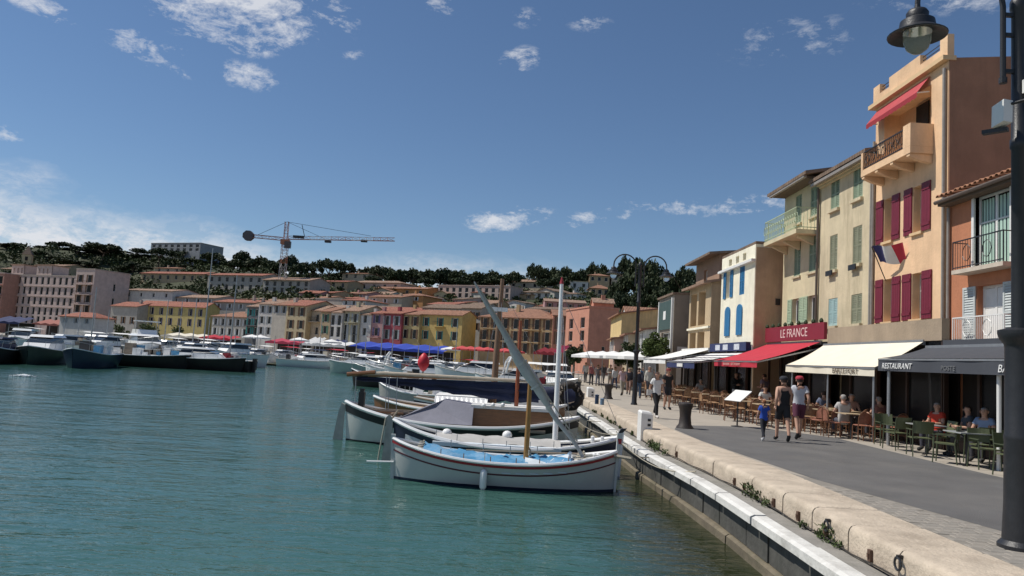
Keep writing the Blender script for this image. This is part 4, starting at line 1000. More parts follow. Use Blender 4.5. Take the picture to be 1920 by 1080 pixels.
# ================================================================== BOATS
class Hull:
    def __init__(s, L, B, fb, rb, rs, p=2.6, q=.85, draft=.45, transom=0., flare=.42, rake=.05):
        s.L, s.B, s.fb, s.rb, s.rs, s.p, s.q, s.draft, s.tr, s.fl, s.rake = L, B, fb, rb, rs, p, q, draft, transom, flare, rake
    def zs(s, t): return s.fb + (s.rb if t > 0 else s.rs) * abs(t) ** 2.2
    def b(s, t):
        if t < 0 and s.tr: return s.B / 2 * (1 - (1 - s.tr) * abs(t) ** 2)
        return s.B / 2 * max(0., 1 - abs(t) ** s.p) ** s.q + .015
    def P(s, t, sd, h, off=0.):
        zs = s.zs(t); z = zs - h; k = max(0., (z + s.draft) / (zs + s.draft)); y = s.b(t) * k ** s.fl + off
        e = 1 - s.rake * (1 - k) * (1 if t > 0 or not s.tr else .3)
        return Vector((s.L / 2 * t * e + (off * (1 if t > .97 else -1 if t < -.97 else 0)), sd * y, z))
    def ts(s, n=26): return [-1 + 2 * i / n for i in range(n + 1)]
    def shell(s, name, m, par, h0=0., n=26, rows=9):
        mb = MB()
        for sd in (-1, 1):
            o = []
            for t in s.ts(n):
                H = s.zs(t) + s.draft
                o += [s.P(t, sd, h0 + (H - h0) * j / rows) for j in range(rows + 1)]
            mb.add(o, [(i * (rows + 1) + j, (i + 1) * (rows + 1) + j, (i + 1) * (rows + 1) + j + 1, i * (rows + 1) + j + 1) for i in range(n) for j in range(rows)])
        if s.tr:
            H = s.zs(-1) + s.draft; a = [s.P(-1, -1, H * j / rows) for j in range(rows + 1)]; c = [s.P(-1, 1, H * j / rows) for j in range(rows + 1)]
            mb.add(a + c, [(j, j + 1, rows + 2 + j, rows + 1 + j) for j in range(rows)])
        return mb.build(name, m, par, smooth=True)
    def band(s, name, m, par, h0, h1, off=.012, n=26, t0=-1., t1=1.):
        mb = MB()
        for sd in (-1, 1):
            o = []
            for i in range(n + 1):
                t = t0 + (t1 - t0) * i / n
                a = h0(t) if callable(h0) else h0; b_ = h1(t) if callable(h1) else h1
                o += [s.P(t, sd, a), s.P(t, sd, a, off), s.P(t, sd, b_, off), s.P(t, sd, b_)]
            mb.add(o, [(i * 4 + j, i * 4 + 4 + j, i * 4 + 5 + j, i * 4 + 1 + j) for i in range(n) for j in range(3)])
        return mb.build(name, m, par, smooth=True)
    def rail(s, name, m, par, h, r, off=.0, n=26):
        mb = MB()
        for sd in (-1, 1): mb.tube([s.P(t, sd, h, off) for t in s.ts(n)], r, 6)
        return mb.build(name, m, par, smooth=True)
    def deck(s, name, m, par, h, t0=-1., t1=1., camber=.04, n=20, inset=.0, k=4):
        vs = []; fs = []
        for i in range(n + 1):
            t = t0 + (t1 - t0) * i / n
            for j in range(k + 1):
                c = -1 + 2 * j / k; p = s.P(t, 1, h); vs.append((p.x, (p.y - inset) * c, p.z + camber * (1 - c * c)))
        for i in range(n):
            for j in range(k): a = i * (k + 1) + j; fs.append((a, a + 1, a + k + 2, a + k + 1))
        return MB().add(vs, fs).build(name, m, par, smooth='all')
def fender(par, loc, m=None, L_=.42, r=.075):
    f = MB().lathe([(.02, 0), (r * .7, .02), (r, .08), (r, L_ - .08), (r * .7, L_ - .02), (.02, L_)], 10).build('fender', m or M_white, par, smooth=True, loc=loc)
    MB().tube([(0, 0, L_), (0, .05, L_ + .35)], .008, 5).build('line', M_rope, f); return f
M_navy = mat('navy_paint', (.014, .02, .045), .4, .15, 4.); M_black = mat('black_paint', (.012, .013, .015), .45, .2, 4.)
M_redp = mat('red_paint', (.32, .022, .03), .45, .15, 5.); M_hullw = mat('hull_white', (.50, .525, .505), .4, .06, 2., dirt=(.36, .36, .32), dirt_amt=.3, coat=.2)
M_bluet = mat('blue_tarp', (.06, .235, .42), .6, .2, 3., bump=.3, dirt=(.42, .52, .58), dirt_amt=.75); M_greyt = mat('grey_tarp', (.20, .20, .24), .75, .15, 2., bump=.3)
M_deckg = mat('grey_deck', (.42, .41, .38), .75, .15, 4., dirt=(.25, .23, .2), dirt_amt=.4)
M_ochre = mat('ochre_spar', (.33, .17, .045), .45, .25, 4., stretch=(4, 4, .5)); M_orspar = mat('red_brown_spar', (.30, .075, .03), .45, .2, 4., stretch=(4, 4, .5)); M_brspar = mat('brown_mast', (.21, .125, .075), .6, .25, 4., stretch=(4, 4, .5))
M_greyspar = mat('grey_sailcloth', (.47, .455, .42), .8, .15, 5., bump=.3); M_navyt = mat('navy_cover', (.012, .018, .055), .7, .2, 3., bump=.3)

def place_boat(name, label, uL, uR, vw, y, cat='boat', z=WZ, rz=0.):
    a = aty(uL, vw, y).x; b = aty(uR, vw, y).x
    return empty(name, ((a + b) / 2, y, z), rz, label, cat), b - a
def X(u, v, y, r): return aty(u, v, y).x - r.location.x
def Z(u, v, y, r): return aty(u, v, y).z - r.location.z

# ---- nearest: white double-ender with red rubbing strake
def boat_one():
    y = 17.35; r, L_ = place_boat('fishing_boat', 'small white double ended wooden boat with red strake and blue tarp', 733, 1156, 880, y)
    h = Hull(L_, 1.5, .58, .34, .33, 2.5, .8, .4, rake=.035)
    hull = h.shell('hull', M_hullw, r, .03)
    h.band('boot_top', M_navy, hull, lambda t: h.zs(t) - .06, lambda t: h.zs(t) + .12, .006)
    h.band('strake', M_redp, hull, .05, .105, .022); h.band('stripe', mat('maroon_stripe', (.10, .02, .035), .5), hull, .24, .275, .008)
    h.rail('gunwale', M_bwhite, r, .01, .038, .0)
    h.deck('deck', M_deckg, r, .09, camber=.05)
    # blue tarp bunched over the well
    vs = []; fs = []; n, k = 30, 8
    for i in range(n + 1):
        t = -.72 + 1.3 * i / n
        for j in range(k + 1):
            c = -1 + 2 * j / k; p = h.P(t, 1, .06)
            vs.append((p.x, (p.y - .06) * c, p.z - .03 + (.13 + .05 * math.sin(t * 13 + j) + .035 * math.sin(t * 31 + j * 2.3) + .02 * math.sin(t * 57 - j * 3)) * (1 - c ** 4) * min(1, (1 - abs(c)) * 5 + .1)))
    for i in range(n):
        for j in range(k): a = i * (k + 1) + j; fs.append((a, a + 1, a + k + 2, a + k + 1))
    MB().add(vs, fs).build('tarp', M_bluet, r, smooth='all')
    # light cover forward
    vs2 = []; fs2 = []
    for i in range(11):
        t = .18 + .42 * i / 10
        for j in range(k + 1):
            c = -1 + 2 * j / k; p = h.P(t, 1, .06); vs2.append((p.x, (p.y - .12) * c, p.z + (.11 + .03 * math.sin(t * 25 + j)) * (1 - c ** 4)))
    for i in range(10):
        for j in range(k): a = i * (k + 1) + j; fs2.append((a, a + 1, a + k + 2, a + k + 1))
    MB().add(vs2, fs2).build('cover', mat('pale_cover', (.52, .58, .62), .8, .15, 6.), r, smooth='all')
    # stem post and sternpost
    zb = h.zs(1); st = MB(); st.prism([(L_ / 2 - .06, -.3), (L_ / 2 - .02, -.3), (L_ / 2 + .05, zb), (L_ / 2 + .10, zb + .42), (L_ / 2 - .02, zb + .40), (L_ / 2 - .03, zb)], -.05, .05)
    so = st.build('stem_post', M_hullw, r); MB().prism([(L_ / 2 + .01, zb + .16), (L_ / 2 + .075, zb + .16), (L_ / 2 + .085, zb + .28), (L_ / 2 - .01, zb + .28)], -.056, .056).build('red_band', M_redp, so)
    MB().prism([(L_ / 2 + .0, zb + .40), (L_ / 2 + .10, zb + .42), (L_ / 2 + .19, zb + .52), (L_ / 2 + .06, zb + .50)], -.045, .045).build('post_cap', M_black, so)
    MB().prism([(-L_ / 2 + .09, -.35), (-L_ / 2 + .02, -.35), (-L_ / 2 - .05, h.zs(-1) + .08), (-L_ / 2 + .05, h.zs(-1) + .08)], -.04, .04).build('stern_post', M_hullw, r)
    MB().tube([(L_ / 2 - .1, -.1, zb - .1), (L_ / 2 + .3, -.15, zb - .14)], .04, 6).build('rope_fender', M_rope, r)
    # mast and lateen yard with furled sail
    xm = X(986, 862, y, r); z0 = Z(986, 866, y, r) - .1; z1 = Z(981, 700, y, r)
    mst = MB().tube([(xm, 0, z0), (xm, 0, z1 * .6), (xm - .01, 0, z1)], [.065, .06, .045], 10).build('mast', M_ochre, r, smooth=True)
    MB().lathe([(.05, z1), (.06, z1 + .03), (.02, z1 + .07)], 8, (xm - .01, 0, 0)).build('mast_cap', M_ochre, mst)
    for q in range(4): MB().tube([(xm + .02, .06, z0 + .3 + .05 * q), (xm + .1, .05, z0 + .24 + .04 * q), (xm + .05, -.08, z0 + .28 + .03 * q)], .018, 5).build('rope_coil', M_rope, mst)
    a = Vector((X(1092, 856, y, r), -.1, Z(1092, 856, y, r))); b = Vector((X(888, 527, y, r), -.1, Z(888, 527, y, r)))
    n = 26; pts = []; rad = []
    prof = [(0, .04), (.18, .05), (.32, .07), (.38, .12), (.47, .15), (.56, .13), (.66, .085), (.8, .06), (.95, .035), (1, .015)]
    for i in range(n + 1):
        t = i / n; pts.append(a.lerp(b, t) + Vector((.02 * math.sin(t * 20), 0, .02 * math.sin(t * 17) - .10 * math.sin(math.pi * t))))
        for (t0, r0), (t1, r1) in zip(prof, prof[1:]):
            if t0 <= t <= t1 + 1e-6: rad.append((r0 + (r1 - r0) * (t - t0) / (t1 - t0)) * random.uniform(.9, 1.1)); break
    yd = MB().tube(pts, rad, 10).build('lateen_yard', M_greyspar, r, smooth=True)
    for t in (.3, .42, .55, .68): p = a.lerp(b, t); MB().tube([p + (b - a).normalized() * -.02 + Vector((0, 0, -.10 * math.sin(math.pi * t))), p + (b - a).normalized() * .03 + Vector((0, 0, -.10 * math.sin(math.pi * t)))], .145 if .35 < t < .6 else .095, 10).build('lashing', mat('pale_lashing', (.55, .53, .48), .8), yd)
    MB().tube([a.lerp(b, .08) + Vector((.06, -.05, .05)), a.lerp(b, .5) + Vector((.05, -.17, -.02)), a.lerp(b, .95) + Vector((.03, -.03, 0))], .016, 5).build('sheet_line', M_rope, yd)
    fx = X(907, 900, y, r); t = fx / (L_ / 2); p = h.P(t, -1, .3); fender(r, (p.x, p.y - .09, -.02), M_bwhite, .46, .08)
    for t in (-.2, .05, .3, -.5): p = h.P(t, 1, 0); MB().tube([(p.x, p.y - .03, p.z), (p.x, p.y - .03, p.z + .22)], .012, 5).build('thole_pin', M_steel, r)
    for u in (1068, 1113, 1120): MB().lathe([(.03, 0), (.035, .12), (.05, .14), (.02, .17)], 8).build('cleat', M_bwhite, r, loc=(X(u, 850, y, r), -.15, h.zs(.8) - .1))
    for q in range(5): MB().box(-.1, .1, -.004, .004, -.012, .012).build('painted_dash', mat('pale_grey_paint', (.52, .58, .62), .5), r).location = h.P(.02 + q * .12, -1, .21) + Vector((0, -.014, 0))
    # loose gear: oar, coils, railing stanchions, boat hook over the stern
    MB().tube([(-.9, .25, h.zs(0) + .12), (1.5, .33, h.zs(.5) + .1)], [.02, .022], 6).box(1.5, 1.85, .27, .40, h.zs(.5) + .085, h.zs(.5) + .115).build('oar', M_oldwood, r)
    MB().tube([(-L_ / 2 - .55, -.1, .36), (-L_ / 2 + .06, -.08, .38)], .022, 6).build('boat_hook', M_bwhite, r)
    for x, rr in ((1.75, .12), (-1.9, .10)): MB().tube([(x + (rr - .0015 * k) * math.cos(k * .5), (rr - .0015 * k) * math.sin(k * .5), h.zs(x / L_ * 2) - .02 + .004 * k) for k in range(40)], .014, 5).build('rope_coil', M_rope, r)
    for t in (-.55, -.35, -.12, .1, .3, .55): p = h.P(t, -1, 0); MB().tube([(p.x, p.y + .03, p.z), (p.x, p.y + .03, p.z + .13)], .011, 5).build('thole_pin', M_wood, r)
boat_one()

# ---- second: navy double-ender with white rail
def boat_two():
    y = 19.75; r, L_ = place_boat('fishing_boat', 'navy double ended boat with white gunwale and white mast', 733, 1162, 860, y)
    h = Hull(L_, 1.65, .62, .38, .48, 2.6, .8, .4, rake=.035)
    hull = h.shell('hull', M_navy, r, .03); h.band('white_strake', M_hullw, hull, .42, .55, .006); h.rail('gunwale', M_bwhite, r, .0, .05)
    h.deck('deck', M_deckg, r, .10, camber=.06)
    x0, x1 = X(815, 845, y, r), X(1048, 845, y, r)
    c = MB().box(x0, x1, -.82, -.5, .60, .70).box(x0 + .1, x1 - .1, .5, .82, .60, .68).build('side_bench', mat('pale_blue_white', (.62, .68, .72), .6, .06, 4.), r)
    cv = MB(); n = 20; vs = []; fs = []
    for i in range(n + 1):
        x = x0 + (x1 - x0) * i / n
        for j in range(7): q = -1 + j / 3; vs.append((x, q * .6, .70 + .13 * (1 - q * q) + .02 * math.sin(x * 9 + j)))
    for i in range(n):
        for j in range(6): a = i * 7 + j; fs.append((a, a + 1, a + 8, a + 7))
    cv.add(vs, fs).build('cover', mat('grey_canvas_cover', (.40, .39, .37), .8, .12, 4.), r, smooth='all')
    for u, v in ((838, 812), (951, 816)): MB().ball((X(u, v, y, r), 0, Z(u, v, y, r)), (.13, .13, .12)).build('buoy', M_bwhite, r, smooth=True)
    xm = X(1040, 838, y, r); zt = Z(1035, 530, y, r)
    mst = MB().tube([(xm, 0, .6), (xm - .02, 0, zt * .5), (xm - .05, 0, zt)], [.075, .07, .05], 10).build('mast', M_bwhite, r, smooth=True)
    MB().tube([(xm - .05, 0, zt - .02), (xm - .05, 0, zt + .16)], [.06, .02], 8).build('mast_head', M_redp, mst)
    p = h.P(-.88, -1, .20); q = h.P(-.64, -1, .20); MB().add([tuple(p + Vector((0, -.03, 0))), tuple(q + Vector((0, -.03, 0))), tuple(q + Vector((0, -.03, -.17))), tuple(p + Vector((0, -.03, -.17)))], [(0, 1, 2, 3)]).build('name_board', mat('grey_name_board', (.50, .52, .52), .6, .2, 12.), r)
    MB().prism([(L_ / 2 - .05, -.3), (L_ / 2, -.3), (L_ / 2 + .08, h.zs(1) + .2), (L_ / 2 - .05, h.zs(1) + .2)], -.05, .05).build('stem_post', M_bwhite, r)
    for u in (1112, 1130): MB().lathe([(.05, 0), (.05, .16), (.02, .18)], 8).build('cleat', M_bwhite, r, loc=(X(u, 826, y, r), .1, h.zs(.85) - .08))
    rd = MB(); rd.prism([(-L_ / 2 - .02, -.35), (-L_ / 2 - .02, 1.12), (-L_ / 2 - .12, 1.22), (-L_ / 2 - .19, 1.17), (-L_ / 2 - .21, .45), (-L_ / 2 - .27, -.35)], -.03, .03)
    ro = rd.build('rudder', mat('bleached_wood', (.40, .385, .345), .85, .2, 5., bump=.3), r)
    MB().tube([(-L_ / 2 - .05, .0, 1.12), (-L_ / 2 + .1, 0, 1.36)], .03, 6).build('tiller', M_oldwood, ro)
    MB().tube([(-L_ / 2 - .2, -.05, 1.15), (-L_ / 2 - .3, -.07, .3), (-L_ / 2 - .33, -.05, -.02)], .02, 5).build('rope', M_rope, ro)
    for t in (-.6, -.42, -.2, 0, .2, .4, .6):
        p = h.P(t, -1, 0); MB().tube([(p.x, p.y + .04, p.z), (p.x, p.y + .04, p.z + .2)], .010, 5).build('stanchion', M_steel, r)
    for sy in (-.7, .7): MB().tube([(xm - .04, 0, zt - .3), (xm + .35, sy, .75)], .007, 4).build('shroud', M_steel, r)
    MB().tube([(xm - .04, 0, zt - .2), (L_ / 2, 0, h.zs(1) + .1)], .007, 4).build('forestay', M_steel, r)
boat_two()

# ---- third: long boat with white rail, grey tent tarp
def boat_three():
    y = 23.9; r, L_ = place_boat('fishing_boat', 'long double ended boat with weathered deck and grey tent tarpaulin', 645, 1085, 800, y)
    h = Hull(L_, 2.3, .72, .42, .48, 2.7, .8, .45, rake=.035)
    hull = h.shell('hull', mat('pale_grey_hull', (.50, .53, .50), .45, .08, 2., dirt=(.33, .34, .3), dirt_amt=.4), r, .03)
    h.band('dark_strake', M_black, hull, .08, .30, .014); h.band('boot_top', M_black, hull, lambda t: h.zs(t) - .05, lambda t: h.zs(t) + .1, .006); h.rail('gunwale', M_bwhite, r, 0, .055)
    h.deck('deck', M_oldwood, r, .12, camber=.08)
    # deck planks / gear at the stern
    for i in range(7): MB().box(-L_ / 2 + .6 + i * .05, -L_ / 2 + 1.9 + .1 * (i % 3), -.45 + i * .13, -.36 + i * .13, .93 + .03 * (i % 2), .98 + .04 * (i % 2)).build('plank', M_oldwood if i % 3 else M_wood, r)
    MB().box(-L_ / 2 + .40, -L_ / 2 + .58, -.1, .12, 1.0, 1.52).box(-L_ / 2 + .43, -L_ / 2 + .55, -.07, .09, 1.521, 1.63).build('outboard_motor', M_black, r)
    for k in range(9): MB().ball((-L_ / 2 + 1.6 + k * .13, -.5 + .15 * (k % 4), .93), (.10, .09, .06), 7, 5).build('net_heap', mat('brown_net', (.17, .12, .085), .9, .4, 20., bump=.6), r)
    xa, xb = X(745, 785, y, r), X(888, 785, y, r); xr = X(835, 750, y, r); zr = Z(850, 749, y, r); zb_ = .78
    vs = [(xa, -1.0, zb_), (xb, -1.02, zb_), (xb, -.55, zr - .12), (xr, -.35, zr), (xr - .35, -.45, zr - .22), (xa, 1.0, zb_), (xb, 1.02, zb_), (xb, .55, zr - .1), (xr, .35, zr)]
    MB().add(vs, [(0, 4, 3), (0, 1, 4), (1, 2, 3, 4), (2, 7, 8, 3), (5, 8, 7, 6), (0, 3, 8, 5), (1, 6, 7, 2)]).build('tent_tarp', M_greyt, r)
    MB().box(X(886, 770, y, r), X(1035, 770, y, r), -.5, .75, .72, Z(960, 768, y, r)).build('cabin', M_wood, r)
    MB().box(X(884, 770, y, r), X(1037, 770, y, r), -.56, .8, Z(960, 767, y, r), Z(960, 763, y, r) + .03).build('cabin_top', M_white, r)
    MB().box(X(1050, 790, y, r) - 2.4, X(1050, 790, y, r) - .5, -1.0, -.75, .66, .74).build('side_bench', M_oldwood, r)
    rd = MB(); rd.prism([(-L_ / 2 - .02, -.3), (-L_ / 2 - .02, 1.1), (-L_ / 2 - .12, 1.15), (-L_ / 2 - .2, .9), (-L_ / 2 - .36, -.3)], -.035, .035); rd.build('rudder', mat('bleached_wood', (.40, .385, .345), .85), r)
    xm = X(966, 795, y, r); zt = Z(960, 600, y, r); MB().tube([(xm, 0, .7), (xm - .02, 0, zt)], [.075, .05], 10).build('mast', M_orspar, r, smooth=True)
    for u in (668, 725, 730, 745): MB().tube([(X(u, 780, y, r), -.3, .85), (X(u + 2, 705, y, r), -.2, Z(u, 706, y, r))], .012, 5).build('stay_wire', M_steel, r)
    for u, v in ((785, 782), (908, 758), (925, 757), (943, 757)): MB().ball((X(u, v, y, r), -.62, Z(u, v, y, r)), .07, 8, 6).build('net_float', M_bwhite, r)
    bm = [(X(650, 702, y, r), 0.05, Z(650, 702, y, r)), (X(720, 700, y, r), .05, Z(720, 700, y, r)), (X(1010, 716, y, r), .05, Z(1010, 716, y, r))]
    bo = MB().tube(bm, [.05, .06, .05], 8).build('boom', mat('pale_boom', (.50, .42, .32), .6, .2, 3.), r, smooth=True)
    MB().tube([bm[0], (bm[0][0] + .9, .05, bm[1][2] + .01)], [.07, .075], 8).build('boom_end', M_wood, bo)
    n = 22; sv = []; sf = []      # furled navy sail hanging under the boom
    for i in range(n + 1):
        t = i / n; x = bm[0][0] + .3 + (bm[2][0] - bm[0][0] - .3) * t; zz = bm[0][2] + (bm[2][2] - bm[0][2]) * t - .05; d = .10 + .52 * min(1, t * 1.15) + .03 * math.sin(i * 1.7)
        for j in range(6): a = j / 5; sv.append((x + .04 * math.sin(i + j), .05 + (.10 * math.sin(a * 3.14) + .03 * math.sin(i * 1.3)) * (1 if j % 2 else -1), zz - d * a))
    for i in range(n):
        for j in range(5): a = i * 6 + j; sf.append((a, a + 1, a + 7, a + 6))
    MB().add(sv, sf).build('furled_sail', M_navyt, bo, smooth='all')
boat_three()

# ---- fourth: varnished launch, fifth: navy covered sailing boat
def boat_four():
    y = 28.2; r, L_ = place_boat('sailing_boat', 'varnished brown sailing boat with tall brown mast and white fringed awning', 700, 1062, 760, y)
    h = Hull(L_, 2.4, .80, .45, .35, 2.7, .8, .5, rake=.06)
    hull = h.shell('hull', M_wood, r, .03); h.band('dark_strake', M_black, hull, lambda t: h.zs(t) - .15, lambda t: h.zs(t) + .1, .006); h.rail('gunwale', M_bwhite, r, 0, .05); h.deck('deck', mat('tan_deck', (.36, .25, .14), .6, .2, 3., stretch=(.3, 6, 1)), r, .08)
    xm = X(924, 752, y, r); zt = Z(930, 522, y, r); m = MB().tube([(xm, 0, .6), (xm + .03, 0, zt * .55), (xm + .08, 0, zt)], [.13, .115, .07], 12).build('mast', M_brspar, r, smooth=True)
    MB().box(xm - .25, xm + .35, -.12, .12, zt - 1.25, zt - 1.1).build('spreader', M_bwhite, m)
    x0, x1 = X(820, 742, y, r), X(916, 742, y, r); zz = Z(868, 742, y, r)
    aw = MB().box(x0, x1, -.9, .9, zz - .02, zz + .03).build('awning_top', M_whitec, r)
    n = 22; MB().add([(x0 + (x1 - x0) * i / n, -.905 - (0 if j == 0 else .28), zz - (.0 if j == 0 else .20 + .04 * (i % 2))) for j in range(2) for i in range(n + 1)], [(i, i + 1, n + 2 + i, n + 1 + i) for i in range(n)]).build('awning_fringe', M_bwhite, aw)
    for x in (x0 + .05, x1 - .05):
        for yy in (-.85, .85): MB().tube([(x, yy, .7), (x, yy, zz)], .02, 6).build('awning_pole', M_steel, aw)
    p0 = (X(690, 703, y, r), 0, Z(690, 703, y, r)); p1 = (xm, 0, Z(925, 712, y, r))
    b = MB().tube([p0, p1], .06, 8).build('boom', M_wood, r)
    for sy, dx in ((-1.1, .5), (1.1, .5), (-1.1, -.6), (1.1, -.6)): MB().tube([(xm + .06, 0, zt - .6), (xm + dx, sy, .85)], .006, 4).build('shroud', M_steel, r)
    MB().tube([(xm + .06, 0, zt - .3), (L_ / 2 - .1, 0, 1.2)], .006, 4).build('stay', M_steel, r)
boat_four()
def boat_five():
    y = 31.5; r, L_ = place_boat('sailing_boat', 'white sailing boat under a long navy boom cover', 780, 1085, 745, y)
    h = Hull(L_, 2.4, .85, .4, .2, 2.8, .8, .5, transom=.6); hull = h.shell('hull', M_bwhite, r, .02); h.band('stripe', M_navy, hull, .12, .2, .008); h.deck('deck', M_deckg, r, .04); h.rail('gunwale', M_oldwood, r, 0, .04)
    n = 18; x0, x1 = X(905, 735, y, r), X(1082, 735, y, r); za, zb_ = Z(905, 722, y, r), Z(1082, 728, y, r); vs = []; fs = []
    for i in range(n + 1):
        t = i / n; x = x0 + (x1 - x0) * t; zc = za + (zb_ - za) * t
        for j in range(10): a = 2 * math.pi * j / 10; vs.append((x, .22 * math.cos(a) + .04 * math.sin(i + j), zc - .3 + (.38 + .06 * math.sin(i * .9)) * math.sin(a)))
    for i in range(n):
        for j in range(10): fs.append((i * 10 + j, i * 10 + (j + 1) % 10, i * 10 + 10 + (j + 1) % 10, i * 10 + 10 + j))
    bm = MB().add(vs, fs).build('boom_cover', M_navyt, r, smooth='all')
    for x in (x0 + .3, x1 - .3): MB().tube([(x, 0, .8), (x, 0, za - .5)], .03, 6).build('boom_crutch', M_steel, r)
    MB().box(X(1000, 745, y, r) - .9, X(1000, 745, y, r) + .6, -.6, .6, .85, 1.2).build('coachroof', M_bwhite, r)
boat_five()
def mooring_lines():
    for i, (a, b, who) in enumerate((((2.72, 17.3, .0), (4.0, 15.6, -.30), 'the white boat with the red strake'), ((2.70, 17.4, .0), (3.9, 18.6, -.30), 'the white boat towards the service box'), ((2.95, 19.75, .05), (3.7, 21.4, -.30), 'the navy double ended boat'), ((2.05, 23.9, .1), (3.6, 22.8, -.30), 'the long boat with the grey tent'), ((2.0, 28.2, .2), (3.5, 27.3, -.30), 'the varnished sailing boat'))):
        a = Vector(a); b = Vector(b); m_ = [tuple(a.lerp(b, t / 10) + Vector((0, 0, -.22 * math.sin(math.pi * t / 10)))) for t in range(11)]
        tag(MB().tube(m_, .014, 5).build('mooring_line', M_rope), 'slack rope tying the bow of %s to the quay' % who, 'rope')
mooring_lines()
# wheel-like heap of nets / tyre on the quay edge
p = atz(1066, 778, -.33)
pt = aty(1066, 768, 30.3)
ty = empty('tyre_fender', (pt.x, 30.3, pt.z - .08), 0, 'dark tyre wrapped in old rope standing at the boat bow by the quay', 'tyre')
tm = MB().tube([(.40 * math.cos(t), -.15 + .1 * math.sin(t * 3), .62 + .45 * math.sin(t)) for t in [k * math.pi / 12 for k in range(25)]], [.15 + .02 * math.sin(k * 2.3) for k in range(25)], 10, cap=False); tm.build('tyre', mat('old_rubber', (.03, .025, .022), .9, .4, 12., bump=.5), ty, smooth='all')
MB().tube([(.42 * math.cos(t * .5) + .05 * math.sin(t * 9), -.16 + .18 * math.cos(t * 7), .62 + .46 * math.sin(t * .5) + .05 * math.cos(t * 8)) for t in [k * .12 for k in range(106)]], .03, 5).build('rope', mat('old_rope', (.19, .16, .13), .95, .3, 30.), ty)

# ---------------------------------------------------- motor boats
M_wind = mat('boat_windscreen', (.02, .025, .03), .1, .2, 2., spec=.6)
def motorboat(name, label, loc, rz, L_, B, hull_m, fb=.9, cabin=1, group=None, cab_m=None, fly=False, deck_m=None, stripe=None, arch=False, canopy=None, mast=0., clutter=0, rb=.5):
    r = empty(name, loc, rz, label, 'boat', group); h = Hull(L_, B, fb, rb, .05, 2.3, .75, .5, transom=.8, flare=.3, rake=.10)
    hl = h.shell('hull', hull_m, r, .02, 18, 6)
    h.rail('gunwale', M_bwhite if hull_m is not M_bwhite else M_deckg, r, 0, .04, 0, 18)
    if stripe: h.band('stripe', stripe, hl, .15, .3, .01, 18)
    h.deck('deck', deck_m or M_bwhite, r, .05, n=12, k=2)
    cm = cab_m or M_bwhite; z = fb
    if cabin:
        a, b = -.05 * L_, .30 * L_; w = B * .36; hh = .55 + .25 * cabin
        def cab(x0, x1, x0t, x1t, w0, w1, z0, z1): return [(x0, -w0, z0), (x1, -w0 * .7, z0), (x1, w0 * .7, z0), (x0, w0, z0), (x0t, -w1, z1), (x1t, -w1 * .75, z1), (x1t, w1 * .75, z1), (x0t, w1, z1)]
        F = [(0, 1, 5, 4), (1, 2, 6, 5), (2, 3, 7, 6), (3, 0, 4, 7), (4, 5, 6, 7)]
        c = MB().add(cab(-.12 * L_, .32 * L_, -.12 * L_, .24 * L_, w * 1.1, w, z - .1, z + hh * .55), F).build('cabin', cm, r)
        MB().add(cab(-.12 * L_, .235 * L_, -.10 * L_, .12 * L_, w * .97, w * .85, z + hh * .552, z + hh * 1.0), F).build('windscreen', M_wind, c)
        MB().add(cab(-.16 * L_, .14 * L_, -.15 * L_, .11 * L_, w * 1.0, w * .88, z + hh * 1.002, z + hh * 1.18), F).build('cabin_roof', cm, c)
        if fly:
            MB().add(cab(-.16 * L_, .06 * L_, -.16 * L_, .03 * L_, w * .85, w * .8, z + hh * 1.162, z + hh * 1.6), F).build('flybridge', cm, c)
            MB().box(-.17 * L_, .02 * L_, -w * .8, w * .8, z + hh * 2.35, z + hh * 2.43).build('flybridge_top', cm, c)
            for sx in (-.15, .0):
                for sy in (-.7, .7): MB().tube([(sx * L_, sy * w, z + hh * 1.3), (sx * L_, sy * w, z + hh * 2.36)], .03, 5).build('flybridge_post', M_steel, c)
    if arch:
        w = B * .42; MB().tube([(-.22 * L_, -w, z), (-.25 * L_, -w, z + 1.1), (-.28 * L_, -w * .7, z + 1.5), (-.28 * L_, w * .7, z + 1.5), (-.25 * L_, w, z + 1.1), (-.22 * L_, w, z)], .09, 6).build('radar_arch', M_bwhite, r)
    if canopy:
        w = B * .42; MB().add([(x * L_, s * w, z + 1.35 + (.12 if abs(s) < .1 else 0)) for x in (-.4, -.02) for s in (-1, 0, 1)], [(0, 1, 4, 3), (1, 2, 5, 4)]).build('canopy', canopy, r)
        for x in (-.39, -.03):
            for s in (-1, 1): MB().tube([(x * L_, s * w, z - .1), (x * L_, s * w, z + 1.35)], .02, 5).build('canopy_post', M_steel, r)
    if mast: MB().tube([(.05 * L_, 0, z), (.05 * L_, 0, z + mast)], [.07, .04], 6).build('mast', M_steel, r)
    for q in range(clutter):
        x = random.uniform(-.45, .1) * L_; yy = random.uniform(-.3, .3) * B; s = random.uniform(.14, .4)
        MB().box(x - s, x + s, yy - s, yy + s, z - .05, z + s * random.uniform(.8, 3.0)).build('fish_crate', random.choice([M_bwhite, M_bwhite, M_oldwood, M_oldwood, M_rope, M_redp, M_bluet, M_deckg, M_iron, M_whitec]), r)
    rl = MB(); ts = [.1 + .9 * i / 8 for i in range(9)]
    for sd in (-1, 1): rl.tube([h.P(t, sd, -.55, -.06) for t in ts], .018, 4)
    for sd in (-1, 1):
        for t in ts[::2]: rl.tube([h.P(t, sd, 0, -.04), h.P(t, sd, -.55, -.06)], .014, 4)
    rl.build('pulpit_rail', M_steel, r)
    if L_ < 8: MB().box(-L_ / 2 - .35, -L_ / 2 - .02, -.16, .16, .25, fb + .3).box(-L_ / 2 - .28, -L_ / 2 - .1, -.07, .07, -.4, .249).build('outboard_motor', M_iron, r)
    return r
